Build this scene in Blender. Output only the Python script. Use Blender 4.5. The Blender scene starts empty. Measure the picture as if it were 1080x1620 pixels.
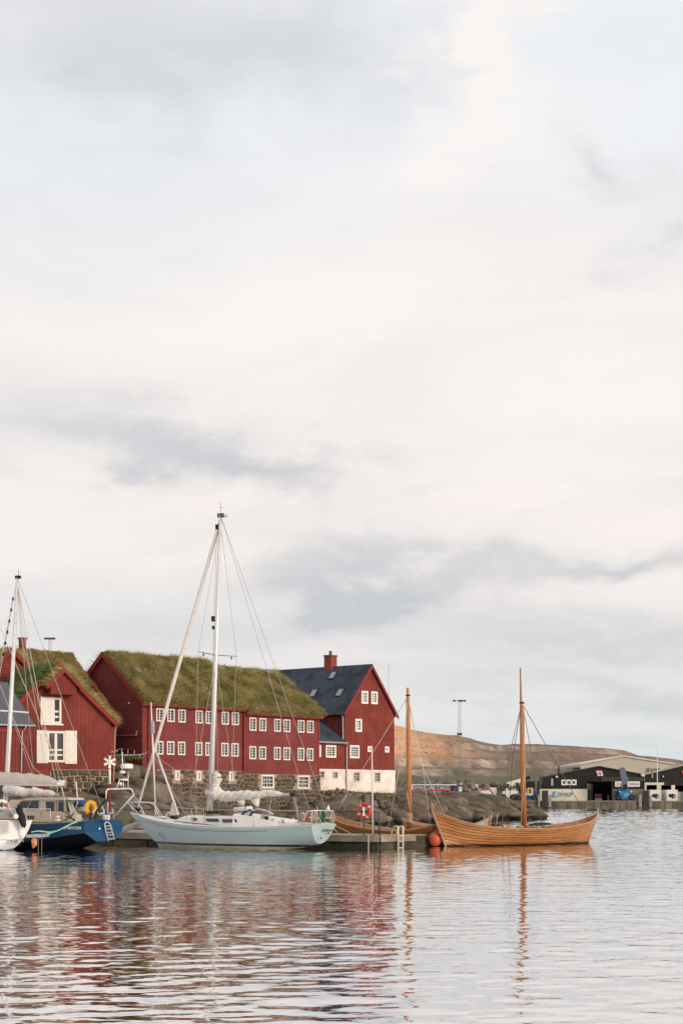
import bpy, math, random
import numpy as np
from mathutils import Vector, Matrix, noise as mnoise

sc = bpy.context.scene
COL = sc.collection
RND = random.Random(7)
rad = math.radians

# ------------------------------------------------------------------ camera
F, CH, YH = 2700.0, 2.8, 1262.0          # focal length in photo pixels, eye height, horizon row
cam = bpy.data.cameras.new('camera')
cam.sensor_fit = 'AUTO'; cam.sensor_width = 36.0
cam.lens = F * 36.0 / 1620.0
cam.shift_y = (YH - 810.0) / 1620.0
cam.clip_start = 0.5; cam.clip_end = 20000
camo = bpy.data.objects.new('camera', cam); COL.objects.link(camo)
camo.location = (0, 0, CH); camo.rotation_euler = (rad(90), 0, 0)
sc.camera = camo

# ------------------------------------------------------------------ colour management
sc.view_settings.view_transform = 'Standard'
sc.view_settings.look = 'None'
sc.view_settings.exposure = 0.0
sc.view_settings.gamma = 1.0
sc.view_settings.use_curve_mapping = False
sc.render.engine = 'CYCLES'
sc.cycles.max_bounces = 6
sc.cycles.use_denoising = True

# ------------------------------------------------------------------ sky
SUN_EL, SUN_AZ = rad(17), rad(128)       # azimuth clockwise from +Y: sun low, behind the camera to the right
world = bpy.data.worlds.new('World'); sc.world = world; world.use_nodes = True
NT = world.node_tree; NT.nodes.clear()
def nd(t, **k):
    n = NT.nodes.new(t)
    for a, b in k.items(): setattr(n, a, b)
    return n
def ma(op, a, b=None, c=None, clamp=False):
    n = nd('ShaderNodeMath', operation=op, use_clamp=clamp)
    for i, x in enumerate((a, b, c)):
        if x is None: continue
        if isinstance(x, (int, float)): n.inputs[i].default_value = x
        else: NT.links.new(x, n.inputs[i])
    return n.outputs[0]
def mixc(f, a, b):
    n = nd('ShaderNodeMix', data_type='RGBA'); n.clamp_factor = True
    for sock, x in ((n.inputs[0], f), (n.inputs[6], a), (n.inputs[7], b)):
        if isinstance(x, (int, float)): sock.default_value = x
        elif isinstance(x, tuple): sock.default_value = (*x, 1)
        else: NT.links.new(x, sock)
    return n.outputs[2]
tc = nd('ShaderNodeTexCoord')
vn = nd('ShaderNodeVectorMath', operation='NORMALIZE'); NT.links.new(tc.outputs['Generated'], vn.inputs[0])
sep = nd('ShaderNodeSeparateXYZ'); NT.links.new(vn.outputs[0], sep.inputs[0])
zc = ma('MAXIMUM', sep.outputs[2], 0.0)
den = ma('ADD', zc, 0.12)
cx = ma('DIVIDE', sep.outputs[0], den); cy = ma('DIVIDE', sep.outputs[1], den)
comb = nd('ShaderNodeCombineXYZ'); NT.links.new(cx, comb.inputs[0]); NT.links.new(cy, comb.inputs[1])
def fbm(scale, detail=6, rough=0.55, off=(0, 0, 0), sx=1.0, sy=1.0, dist=0.4):
    mp = nd('ShaderNodeMapping'); NT.links.new(comb.outputs[0], mp.inputs[0])
    mp.inputs['Location'].default_value = off; mp.inputs['Scale'].default_value = (sx, sy, 1)
    n = nd('ShaderNodeTexNoise'); n.inputs['Scale'].default_value = scale
    n.inputs['Detail'].default_value = detail; n.inputs['Roughness'].default_value = rough
    n.inputs['Distortion'].default_value = dist
    NT.links.new(mp.outputs[0], n.inputs['Vector'])
    return n.outputs['Fac']
def ramp(x, a, b): return ma('MULTIPLY_ADD', x, 1.0 / (b - a), -a / (b - a), clamp=True)
def sm(x): return ma('MULTIPLY', ma('MULTIPLY', x, x), ma('MULTIPLY_ADD', x, -2.0, 3.0))
n1 = fbm(0.75, 7, 0.55, (3.1, 1.7, 0))
n2 = fbm(2.1, 6, 0.6, (8.3, 4.2, 0), sx=0.75)
n3 = fbm(0.45, 3, 0.5, (1.2, 9.4, 0))
def puff(scale, detail, sz, off):
    mp = nd('ShaderNodeMapping'); NT.links.new(vn.outputs[0], mp.inputs[0]); mp.inputs['Scale'].default_value = (1, 1, sz); mp.inputs['Location'].default_value = off
    n = nd('ShaderNodeTexNoise'); n.inputs['Scale'].default_value = scale; n.inputs['Detail'].default_value = detail; n.inputs['Roughness'].default_value = 0.58; n.inputs['Distortion'].default_value = 0.3
    NT.links.new(mp.outputs[0], n.inputs['Vector']); return n.outputs['Fac']
p1 = puff(7, 7, 2.0, (.3, .1, .7)); p2 = puff(16, 6, 2.2, (1.3, .6, .2))
az = ma('ARCTAN2', sep.outputs[0], sep.outputs[1]); el = ma('ARCSINE', sep.outputs[2])
wob = ma('ADD', ma('MULTIPLY', ma('SUBTRACT', p1, 0.5), 0.10), ma('MULTIPLY', ma('SUBTRACT', p2, 0.5), 0.035))
wob2 = ma('MULTIPLY', ma('SUBTRACT', p2, 0.5), 0.18)
azw = ma('ADD', az, wob2); elw = ma('ADD', el, wob)
def bank(a0, e0, wa, we, tilt, amt):
    """One soft cloud bank standing at azimuth a0, elevation e0."""
    da = ma('SUBTRACT', azw, a0); de = ma('SUBTRACT', ma('SUBTRACT', elw, e0), ma('MULTIPLY', da, tilt))
    q = ma('ADD', ma('POWER', ma('DIVIDE', ma('ABSOLUTE', da), wa), 2.0), ma('POWER', ma('DIVIDE', ma('ABSOLUTE', de), we), 2.0))
    return ma('MULTIPLY', ma('EXPONENT', ma('MULTIPLY', q, -1.0)), amt)
banks = [bank(-0.10, 0.208, 0.11, 0.017, -0.12, 0.72), bank(-0.02, 0.180, 0.05, 0.018, -0.25, 0.42), bank(0.0, 0.122, 0.050, 0.022, -0.05, 0.90), bank(0.05, 0.108, 0.06, 0.010, 0.0, 0.5),
         bank(0.15, 0.128, 0.11, 0.008, 0.16, 0.80), bank(0.12, 0.086, 0.11, 0.014, 0.05, 0.62), bank(0.15, 0.055, 0.12, 0.012, 0.0, 0.60),
         bank(-0.12, 0.10, 0.10, 0.020, 0.0, 0.35), bank(-0.12, 0.420, 0.11, 0.035, 0.0, 0.55), bank(-0.01, 0.41, 0.06, 0.03, 0.0, 0.40), bank(0.16, 0.355, 0.03, 0.012, -0.3, 0.35), bank(0.19, 0.31, 0.03, 0.010, 0.2, 0.4)]
lights = [bank(0.085, 0.42, 0.035, 0.05, 0.8, 0.9), bank(0.11, 0.22, 0.12, 0.06, 0.0, 0.8), bank(-0.05, 0.285, 0.18, 0.03, 0.0, 0.5), bank(0.03, 0.137, 0.03, 0.012, -.3, 0.55), bank(0.12, 0.34, 0.10, .05, 0, .5)]
dk = banks[0]
for x in banks[1:]: dk = ma('ADD', dk, x)
lt = lights[0]
for x in lights[1:]: lt = ma('ADD', lt, x)
general = ma('MULTIPLY', sm(ramp(n1, 0.52, 0.80)), 0.45)          # the same broken cloud all round
dark = ma('MULTIPLY', ma('ADD', dk, general), ma('MULTIPLY_ADD', p1, 1.3, 0.32))
elr = ramp(el, 0.0, 0.16)
base = mixc(sm(elr), (0.70, 0.765, 0.80), (0.95, 0.893, 0.86))
base = mixc(ramp(el, 0.24, 0.36), base, (0.865, 0.895, 0.935))
base = mixc(ma('MULTIPLY', sm(ramp(n3, 0.42, 0.62)), 0.5), base, (0.97, 0.875, 0.835))
base = mixc(lt, base, (1.02, 0.96, 0.915))
cloud = mixc(ma('MINIMUM', dark, 0.92), base, (0.575, 0.595, 0.635))
# the air close to the horizon thins the banks out
bgc = nd('ShaderNodeBackground'); NT.links.new(cloud, bgc.inputs[0]); bgc.inputs[1].default_value = 1.0
sky = nd('ShaderNodeTexSky', sky_type='NISHITA')
sky.sun_disc = False; sky.sun_elevation = SUN_EL; sky.sun_rotation = SUN_AZ; sky.air_density = 1.0; sky.dust_density = 1.5
bgs = nd('ShaderNodeBackground'); NT.links.new(sky.outputs[0], bgs.inputs[0]); bgs.inputs[1].default_value = 0.12
mx = nd('ShaderNodeMixShader')
NT.links.new(ma('MULTIPLY_ADD', sm(ramp(n2, 0.30, 0.6)), 0.10, 0.88), mx.inputs[0])
NT.links.new(bgs.outputs[0], mx.inputs[1]); NT.links.new(bgc.outputs[0], mx.inputs[2])
wo = nd('ShaderNodeOutputWorld'); NT.links.new(mx.outputs[0], wo.inputs[0])
world.cycles.sampling_method = 'MANUAL'; world.cycles.sample_map_resolution = 512

# ------------------------------------------------------------------ sun
sl = bpy.data.lights.new('sun', 'SUN'); sl.energy = 2.1; sl.angle = rad(12); sl.color = (1.0, 0.86, 0.70)
so = bpy.data.objects.new('sun', sl); COL.objects.link(so)
sd = Vector((math.sin(SUN_AZ) * math.cos(SUN_EL), math.cos(SUN_AZ) * math.cos(SUN_EL), math.sin(SUN_EL)))
so.rotation_euler = sd.to_track_quat('Z', 'Y').to_euler()
so.location = (60, -40, 60)

# ------------------------------------------------------------------ pixel helpers (photo 1080 x 1620)
def P(px, py, Y): return Vector(((px - 540) / F * Y, Y, CH - (py - YH) / F * Y))
def WY(py, z=0.0): return (CH - z) * F / (py - YH)
def V2(x, y): return Vector((x, y, 0))

class Wall:
    """A vertical plane: p0 + d*s, outward normal n."""
    def __init__(s, p0, d, n):
        s.p0 = V2(*p0[:2]); s.d = V2(*d[:2]).normalized(); s.n = V2(*n[:2]).normalized()
    def pt(s, a, z, off=0.0):
        v = s.p0 + s.d * a + s.n * off; return Vector((v.x, v.y, z))
    def hit(s, px, py, off=0.0):
        r = Vector(((px - 540) / F, 1, 0)); q = s.p0 + s.n * off
        t = q.dot(s.n) / r.dot(s.n); p = r * t
        return (p - s.p0).dot(s.d), CH - (py - YH) / F * t
    def at(s, px, py, off=0.0): return s.pt(*s.hit(px, py, off), off)
    def rect(s, x0, y0, x1, y1, off=0.0):
        xm, ym = (x0 + x1) / 2, (y0 + y1) / 2
        a, _ = s.hit(x0, ym, off); b, _ = s.hit(x1, ym, off); _, t = s.hit(xm, y0, off); _, u = s.hit(xm, y1, off)
        return (min(a, b), u, max(a, b), t)

# ------------------------------------------------------------------ materials
def blade_mat(name, c1, c2):
    m = mat(name, c1, c2, .8, .85, spec=.1); t = m.node_tree; b = t.nodes['Principled BSDF']; out = t.nodes['Material Output']
    tr = t.nodes.new('ShaderNodeBsdfTranslucent'); ms = t.nodes.new('ShaderNodeMixShader'); ms.inputs[0].default_value = .45
    t.links.new(b.inputs['Base Color'].links[0].from_socket, tr.inputs[0]); t.links.new(b.outputs[0], ms.inputs[1]); t.links.new(tr.outputs[0], ms.inputs[2]); t.links.new(ms.outputs[0], out.inputs['Surface']); return m
MATS = {}
def mat(name, c1, c2=None, scale=3.0, rough=0.7, bump=0.0, bscale=None, stretch=(1, 1, 1), metal=0.0, spec=0.5, lo=0.35, hi=0.65, detail=6, c3=None, scale3=0.5, bdist=0.02):
    if name in MATS: return MATS[name]
    if spec == 0.5 and rough >= 0.6: spec = 0.2
    m = bpy.data.materials.new(name); m.use_nodes = True; t = m.node_tree; b = t.nodes['Principled BSDF']
    b.inputs['Roughness'].default_value = rough; b.inputs['Metallic'].default_value = metal
    b.inputs['Specular IOR Level'].default_value = spec
    tcn = t.nodes.new('ShaderNodeNewGeometry'); mp = t.nodes.new('ShaderNodeMapping'); mp.inputs['Scale'].default_value = stretch
    t.links.new(tcn.outputs['Position'], mp.inputs[0])
    c2 = c2 or tuple(x * 0.82 for x in c1)
    n = t.nodes.new('ShaderNodeTexNoise'); n.inputs['Scale'].default_value = scale; n.inputs['Detail'].default_value = detail; n.inputs['Roughness'].default_value = 0.6
    t.links.new(mp.outputs[0], n.inputs['Vector'])
    r = t.nodes.new('ShaderNodeValToRGB'); r.color_ramp.elements[0].position = lo; r.color_ramp.elements[1].position = hi
    r.color_ramp.elements[0].color = (*c1, 1); r.color_ramp.elements[1].color = (*c2, 1)
    t.links.new(n.outputs['Fac'], r.inputs[0]); out = r.outputs[0]
    if c3:
        n3 = t.nodes.new('ShaderNodeTexNoise'); n3.inputs['Scale'].default_value = scale3; n3.inputs['Detail'].default_value = 4
        t.links.new(tcn.outputs['Position'], n3.inputs['Vector'])
        r3 = t.nodes.new('ShaderNodeValToRGB'); r3.color_ramp.elements[0].position = 0.45; r3.color_ramp.elements[1].position = 0.68
        t.links.new(n3.outputs['Fac'], r3.inputs[0])
        mxn = t.nodes.new('ShaderNodeMix'); mxn.data_type = 'RGBA'
        t.links.new(r3.outputs[0], mxn.inputs[0]); t.links.new(out, mxn.inputs[6]); mxn.inputs[7].default_value = (*c3, 1); out = mxn.outputs[2]
    t.links.new(out, b.inputs['Base Color'])
    if bump:
        nb = t.nodes.new('ShaderNodeTexNoise'); nb.inputs['Scale'].default_value = bscale or scale * 3; nb.inputs['Detail'].default_value = 5
        t.links.new(mp.outputs[0], nb.inputs['Vector'])
        bp = t.nodes.new('ShaderNodeBump'); bp.inputs['Strength'].default_value = bump; bp.inputs['Distance'].default_value = bdist
        t.links.new(nb.outputs['Fac'], bp.inputs['Height']); t.links.new(bp.outputs[0], b.inputs['Normal'])
    MATS[name] = m; return m
# ------------------------------------------------------------------ mesh builder
ORG = {}
def org(o): return ORG.get(o.name, Vector((0, 0, 0)))
class MB:
    def __init__(s): s.v, s.f, s.m = [], [], []
    def add(s, vs, fs, mi=0):
        n = len(s.v); s.v += [tuple(v) for v in vs]; s.f += [tuple(i + n for i in f) for f in fs]; s.m += [mi] * len(fs); return s
    def hexa(s, p, mi=0):      # p: 4 bottom + 4 top corners in ring order
        return s.add(p, [(3, 2, 1, 0), (4, 5, 6, 7), (0, 1, 5, 4), (1, 2, 6, 5), (2, 3, 7, 6), (3, 0, 4, 7)], mi)
    def box(s, c, sz, ux=(1, 0, 0), uy=(0, 1, 0), uz=(0, 0, 1), mi=0):
        c = Vector(c); X, Y, Z = Vector(ux) * sz[0] / 2, Vector(uy) * sz[1] / 2, Vector(uz) * sz[2] / 2
        return s.hexa([c - X - Y - Z, c + X - Y - Z, c + X + Y - Z, c - X + Y - Z, c - X - Y + Z, c + X - Y + Z, c + X + Y + Z, c - X + Y + Z], mi)
    def bar(s, a, b, w, h=None, up=(0, 0, 1), mi=0):
        a, b = Vector(a), Vector(b); d = b - a
        if d.length < 1e-6: return s
        X = d.normalized(); U = Vector(up); S = X.cross(U)
        if S.length < 1e-4: U = Vector((1, 0, 0)); S = X.cross(U)
        S.normalize(); U = S.cross(X).normalized()
        return s.box((a + b) / 2, (d.length, w, h or w), X, S, U, mi)
    def tube(s, pts, r, n=6, mi=0, cap=True, sq=1.0):
        pts = [Vector(p) for p in pts]; k = len(pts); rs = r if isinstance(r, (list, tuple)) else [r] * k
        base = len(s.v); prev = None
        for i, p in enumerate(pts):
            t = (pts[min(i + 1, k - 1)] - pts[max(i - 1, 0)])
            t = t.normalized() if t.length > 1e-9 else Vector((0, 0, 1))
            if prev is None:
                a = Vector((0, 0, 1)) if abs(t.z) < 0.9 else Vector((1, 0, 0)); x = t.cross(a).normalized()
            else:
                x = prev - t * prev.dot(t); x = x.normalized() if x.length > 1e-6 else t.orthogonal().normalized()
            prev = x; y = t.cross(x)
            for j in range(n):
                an = 2 * math.pi * j / n; s.v.append(tuple(p + x * (rs[i] * math.cos(an)) + y * (rs[i] * sq * math.sin(an))))
        for i in range(k - 1):
            for j in range(n):
                a, b = base + i * n + j, base + i * n + (j + 1) % n
                s.f.append((a, b, b + n, a + n)); s.m.append(mi)
        if cap:
            s.f.append(tuple(base + j for j in range(n))[::-1]); s.f.append(tuple(base + (k - 1) * n + j for j in range(n))); s.m += [mi, mi]
        return s
    def prism(s, poly, vec, mi=0):
        vec = Vector(vec); n = len(poly); q = [Vector(p) for p in poly]
        return s.add(q + [p + vec for p in q], [tuple(range(n))[::-1], tuple(range(n, 2 * n))] + [(i, (i + 1) % n, (i + 1) % n + n, i + n) for i in range(n)], mi)
    def grid(s, rows, mi=0, closed=False):
        nr, nc = len(rows), len(rows[0]); base = len(s.v)
        for r in rows: s.v += [tuple(p) for p in r]
        for i in range(nr - 1):
            for j in range(nc - (0 if closed else 1)):
                a = base + i * nc + j; b = base + i * nc + (j + 1) % nc
                s.f.append((a, b, b + nc, a + nc)); s.m.append(mi)
        return s
    def ball(s, c, r, n=10, m=6, sz=None, mi=0):
        c = Vector(c); sz = sz or (1, 1, 1); rows = []
        for i in range(m + 1):
            th = math.pi * i / m
            rows.append([c + Vector((sz[0] * r * math.sin(th) * math.cos(2 * math.pi * j / n), sz[1] * r * math.sin(th) * math.sin(2 * math.pi * j / n), sz[2] * r * math.cos(th))) for j in range(n)])
        return s.grid(rows, mi, True)
    def torus(s, c, ax, R, r, n=24, m=8, a0=0.0, a1=2 * math.pi, ref=None, mi=0):
        ax = Vector(ax).normalized(); x = Vector(ref) if ref else ax.orthogonal(); x = (x - ax * x.dot(ax)).normalized(); y = ax.cross(x); c = Vector(c)
        full = abs(a1 - a0 - 2 * math.pi) < 1e-6
        pts = [c + (x * math.cos(a0 + (a1 - a0) * i / n) + y * math.sin(a0 + (a1 - a0) * i / n)) * R for i in range(n + 1)]
        return s.tube(pts, r, m, mi, cap=not full)
    def build(s, name, mats, parent=None, smooth=False, loc=None):
        if not isinstance(mats, (list, tuple)): mats = [mats]
        v = np.array(s.v, dtype=np.float64).reshape(-1, 3)
        if parent is not None: o0 = org(parent)
        elif loc is not None: o0 = Vector(loc)
        else: o0 = Vector(((v[:, 0].min() + v[:, 0].max()) / 2, (v[:, 1].min() + v[:, 1].max()) / 2, v[:, 2].min()))
        me = bpy.data.meshes.new(name); me.from_pydata((v - np.array(o0)).tolist(), [], s.f)
        for m in mats: me.materials.append(m)
        if len(mats) > 1: me.polygons.foreach_set('material_index', s.m)
        if smooth: me.polygons.foreach_set('use_smooth', [True] * len(me.polygons))
        me.update()
        o = bpy.data.objects.new(name, me); COL.objects.link(o)
        if parent is not None: o.parent = parent
        else: o.location = o0
        ORG[o.name] = o0
        return o

def np_mesh(name, V, T, mats, parent=None, mi=None, smooth=False, kind=None):
    """Big triangle or quad meshes straight from numpy."""
    V = np.asarray(V, dtype=np.float32); T = np.asarray(T, dtype=np.int32)
    o0 = org(parent) if parent is not None else Vector((0, 0, 0)); V = V - np.array(o0, dtype=np.float32)
    me = bpy.data.meshes.new(name); k = T.shape[1]
    me.vertices.add(len(V)); me.vertices.foreach_set('co', V.ravel())
    me.loops.add(T.size); me.loops.foreach_set('vertex_index', T.ravel())
    me.polygons.add(len(T)); me.polygons.foreach_set('loop_start', np.arange(len(T), dtype=np.int32) * k)
    me.polygons.foreach_set('loop_total', np.full(len(T), k, dtype=np.int32))
    for m in (mats if isinstance(mats, (list, tuple)) else [mats]): me.materials.append(m)
    if mi is not None: me.polygons.foreach_set('material_index', np.asarray(mi, dtype=np.int32))
    if smooth: me.polygons.foreach_set('use_smooth', np.ones(len(T), dtype=bool))
    me.update(calc_edges=True); me.validate()
    o = bpy.data.objects.new(name, me); COL.objects.link(o)
    if parent is not None: o.parent = parent
    ORG[o.name] = o0
    if kind: o['kind'] = kind
    return o

def tag(o, label=None, cat=None, group=None, kind=None):
    if label: o['label'] = label
    if cat: o['category'] = cat
    if group: o['group'] = group
    if kind: o['kind'] = kind
    return o
def thing(name, label, cat, loc, group=None):
    o = bpy.data.objects.new(name, None); COL.objects.link(o); o.location = loc; o.empty_display_size = 0.3
    ORG[o.name] = Vector(loc); return tag(o, label, cat, group)
def stuff(o): o['kind'] = 'stuff'; return o

def lettering(text, at, right, up, height, m, parent, name='lettering', shear=0.0, depth=0.01, width=None):
    cu = bpy.data.curves.new('lettering', 'FONT'); cu.body = text; cu.size = 1.0; cu.shear = shear; cu.extrude = 0.004; cu.resolution_u = 2
    ob = bpy.data.objects.new('lettering_source', cu); COL.objects.link(ob)
    bpy.context.view_layer.update()
    me = bpy.data.meshes.new_from_object(ob.evaluated_get(bpy.context.evaluated_depsgraph_get()))
    COL.objects.unlink(ob); bpy.data.objects.remove(ob); bpy.data.curves.remove(cu)
    v = np.array([p.co[:] for p in me.vertices]); x0, x1, y0, y1 = v[:, 0].min(), v[:, 0].max(), v[:, 1].min(), v[:, 1].max()
    k = height / (y1 - y0); kx = k if width is None else width / (x1 - x0)
    right, up = Vector(right).normalized(), Vector(up).normalized(); nz = right.cross(up)
    o0 = org(parent); at = Vector(at)
    for p in me.vertices:
        c = p.co; p.co = at + right * ((c.x - (x0 + x1) / 2) * kx) + up * ((c.y - (y0 + y1) / 2) * k) + nz * (c.z * depth / 0.004) - o0
    me.materials.clear(); me.materials.append(m); me.update()
    o = bpy.data.objects.new(name, me); COL.objects.link(o); o.parent = parent; ORG[o.name] = o0
    return o

# ------------------------------------------------------------------ numpy noise
def _hash(ix, iy, seed):
    h = (ix.astype(np.int64) * 374761393 + iy.astype(np.int64) * 668265263 + seed * 974711) & 0x7fffffff
    h = ((h ^ (h >> 13)) * 1274126177) & 0x7fffffff
    return ((h ^ (h >> 16)) & 0xffff) / 65535.0
def vnoise(x, y, seed=0):
    ix, iy = np.floor(x), np.floor(y); fx, fy = x - ix, y - iy
    fx = fx * fx * (3 - 2 * fx); fy = fy * fy * (3 - 2 * fy)
    a, b, c, d = _hash(ix, iy, seed), _hash(ix + 1, iy, seed), _hash(ix, iy + 1, seed), _hash(ix + 1, iy + 1, seed)
    return (a * (1 - fx) + b * fx) * (1 - fy) + (c * (1 - fx) + d * fx) * fy
def fbm2(x, y, oct=4, seed=0, gain=0.5):
    s = np.zeros_like(x, dtype=float); a, t = 1.0, 0.0
    for i in range(oct):
        s += a * vnoise(x * 2 ** i, y * 2 ** i, seed + i * 17); t += a; a *= gain
    return s / t
def worley(x, y, cell, seed=0):
    """F1 and F2 distance in cells (jittered grid)."""
    gx, gy = np.floor(x / cell), np.floor(y / cell); f1 = np.full(x.shape, 9.0); f2 = np.full(x.shape, 9.0)
    for i in (-1, 0, 1):
        for j in (-1, 0, 1):
            hx, hy = gx + i, gy + j
            d = np.hypot((hx + 0.1 + 0.8 * _hash(hx, hy, seed)) - x / cell, (hy + 0.1 + 0.8 * _hash(hx, hy, seed + 5)) - y / cell)
            f2 = np.where(d < f1, f1, np.minimum(f2, d)); f1 = np.minimum(f1, d)
    return f1, f2

# ------------------------------------------------------------------ walls, windows, roofs
def clip_half(poly, a, b, c):      # keep a*s + b*z <= c
    out = []
    for i in range(len(poly)):
        p, q = poly[i], poly[(i + 1) % len(poly)]
        dp, dq = a * p[0] + b * p[1] - c, a * q[0] + b * q[1] - c
        if dp <= 0: out.append(p)
        if dp * dq < 0:
            t = dp / (dp - dq); out.append((p[0] + (q[0] - p[0]) * t, p[1] + (q[1] - p[1]) * t))
    return out
def clip_convex(poly, conv):
    cxx = sum(p[0] for p in conv) / len(conv); cyy = sum(p[1] for p in conv) / len(conv)
    for i in range(len(conv)):
        p, q = conv[i], conv[(i + 1) % len(conv)]; a, b = q[1] - p[1], -(q[0] - p[0]); c = a * p[0] + b * p[1]
        if a * cxx + b * cyy > c: a, b, c = -a, -b, -c
        poly = clip_half(poly, a, b, c)
        if len(poly) < 3: return []
    return poly
def wall_faces(mb, w, poly, holes=(), reveal=0.14, off=0.0, thick=0.25):
    S = sorted({round(p[0], 4) for p in poly} | {round(x, 4) for h in holes for x in (h[0], h[2])})
    Z = sorted({round(p[1], 4) for p in poly} | {round(x, 4) for h in holes for x in (h[1], h[3])})
    for i in range(len(S) - 1):
        for j in range(len(Z) - 1):
            cs, cz = (S[i] + S[i + 1]) / 2, (Z[j] + Z[j + 1]) / 2
            if any(h[0] < cs < h[2] and h[1] < cz < h[3] for h in holes): continue
            q = clip_convex([(S[i], Z[j]), (S[i + 1], Z[j]), (S[i + 1], Z[j + 1]), (S[i], Z[j + 1])], poly)
            if len(q) >= 3: mb.add([w.pt(a, b, off) for a, b in q], [tuple(range(len(q)))])
    for a, b, c, d in holes:
        for (p, q) in (((a, b), (c, b)), ((c, b), (c, d)), ((c, d), (a, d)), ((a, d), (a, b))):
            mb.add([w.pt(*p, off), w.pt(*q, off), w.pt(*q, off - reveal), w.pt(*p, off - reveal)], [(0, 1, 2, 3)])
def span_at(poly, s):
    zs = []
    for i in range(len(poly)):
        p, q = poly[i], poly[(i + 1) % len(poly)]
        if (p[0] - s) * (q[0] - s) < 0: zs.append(p[1] + (q[1] - p[1]) * (s - p[0]) / (q[0] - p[0]))
    return (min(zs), max(zs)) if len(zs) >= 2 else None
def battens(w, poly, holes, step, width, proud, m, parent, off=0.0, name='cover_strips'):
    mb = MB(); s0, s1 = min(p[0] for p in poly), max(p[0] for p in poly); s = s0 + step * 0.5
    while s < s1:
        sp = span_at(poly, s)
        if sp:
            segs = [(sp[0] + 0.01, sp[1] - 0.02)]
            for a, b, c, d in holes:
                if a - 0.13 < s < c + 0.13:
                    new = []
                    for x, y in segs:
                        if d + 0.13 < x or b - 0.13 > y: new.append((x, y)); continue
                        if x < b - 0.13: new.append((x, b - 0.13))
                        if y > d + 0.13: new.append((d + 0.13, y))
                    segs = new
            for x, y in segs:
                a, b = s - width / 2, s + width / 2
                mb.add([w.pt(a, x, off), w.pt(a, x, off + proud), w.pt(b, x, off + proud), w.pt(b, x, off), w.pt(a, y, off), w.pt(a, y, off + proud), w.pt(b, y, off + proud), w.pt(b, y, off)],
                       [(0, 1, 5, 4), (1, 2, 6, 5), (2, 3, 7, 6), (4, 5, 6, 7), (0, 3, 2, 1)])
        s += step * (0.96 + 0.08 * RND.random())
    return stuff(mb.build(name, m, parent))
def window(w, parent, h, cols, rows, m_frame, m_glass, trim=0.10, bar=0.035, proud=0.05, mull=0.08, off=0.0, rec=0.09, name='window', zsplit=None):
    """Casing, sill and frame as one part; the glazing bars and the glass are its sub-parts."""
    a, b, c, d = h; mb = MB(); N = w.n
    def bx(s0, z0, s1, z1, o0, o1): mb.hexa([w.pt(s0, z0, o0), w.pt(s1, z0, o0), w.pt(s1, z0, o1), w.pt(s0, z0, o1), w.pt(s0, z1, o0), w.pt(s1, z1, o0), w.pt(s1, z1, o1), w.pt(s0, z1, o1)])
    o1 = off + proud; i = trim * 0.45; oi = off - rec - 0.03
    bx(a - trim * .55, b - trim * .55, a + i, d + trim * .55, oi, o1); bx(c - i, b - trim * .55, c + trim * .55, d + trim * .55, oi, o1)
    bx(a + i, d - i, c - i, d + trim * .55, oi, o1 - .004); bx(a + i, b - trim * .55, c - i, b + i, oi, o1 - .004)
    f = mb.build(name, m_frame, parent)
    mb = MB(); A, B, C_, D = a + i, b + i, c - i, d - i; of = off - rec + 0.045
    for k in range(1, cols):
        s = A + (C_ - A) * k / cols; wd = mull if (cols % 2 == 0 and k == cols // 2) or mull > bar and cols <= 3 else bar
        bx(s - wd / 2, B, s + wd / 2, D, off - rec, of + (0.02 if wd > bar else 0))
    zz = zsplit or [k / rows for k in range(1, rows)]
    for k in zz:
        z = B + (D - B) * k; bx(A, z - bar / 2, C_, z + bar / 2, off - rec, of - 0.004)
    if mb.f: mb.build('glazing_bars', m_frame, f)
    mb = MB(); n = max(1, cols)
    for k in range(n):
        s0, s1 = A + (C_ - A) * k / n, A + (C_ - A) * (k + 1) / n; tl = RND.uniform(-.012, .012)
        mb.add([w.pt(s0, B, off - rec), w.pt(s1, B, off - rec + tl), w.pt(s1, D, off - rec + tl), w.pt(s0, D, off - rec)], [(0, 1, 2, 3)])
    gl = m_glass if m_glass is not GLASS else RND.choice(GLASSES)
    mb.build('glass', gl, f)
    return f
def slab(mb, e0, e1, r1, r0, th, mi=0):
    n = (Vector(e1) - Vector(e0)).cross(Vector(r0) - Vector(e0)).normalized()
    if n.z < 0: n = -n
    q = [Vector(x) for x in (e0, e1, r1, r0)]
    mb.hexa(q + [x + n * th for x in q], mi); return n
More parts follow.
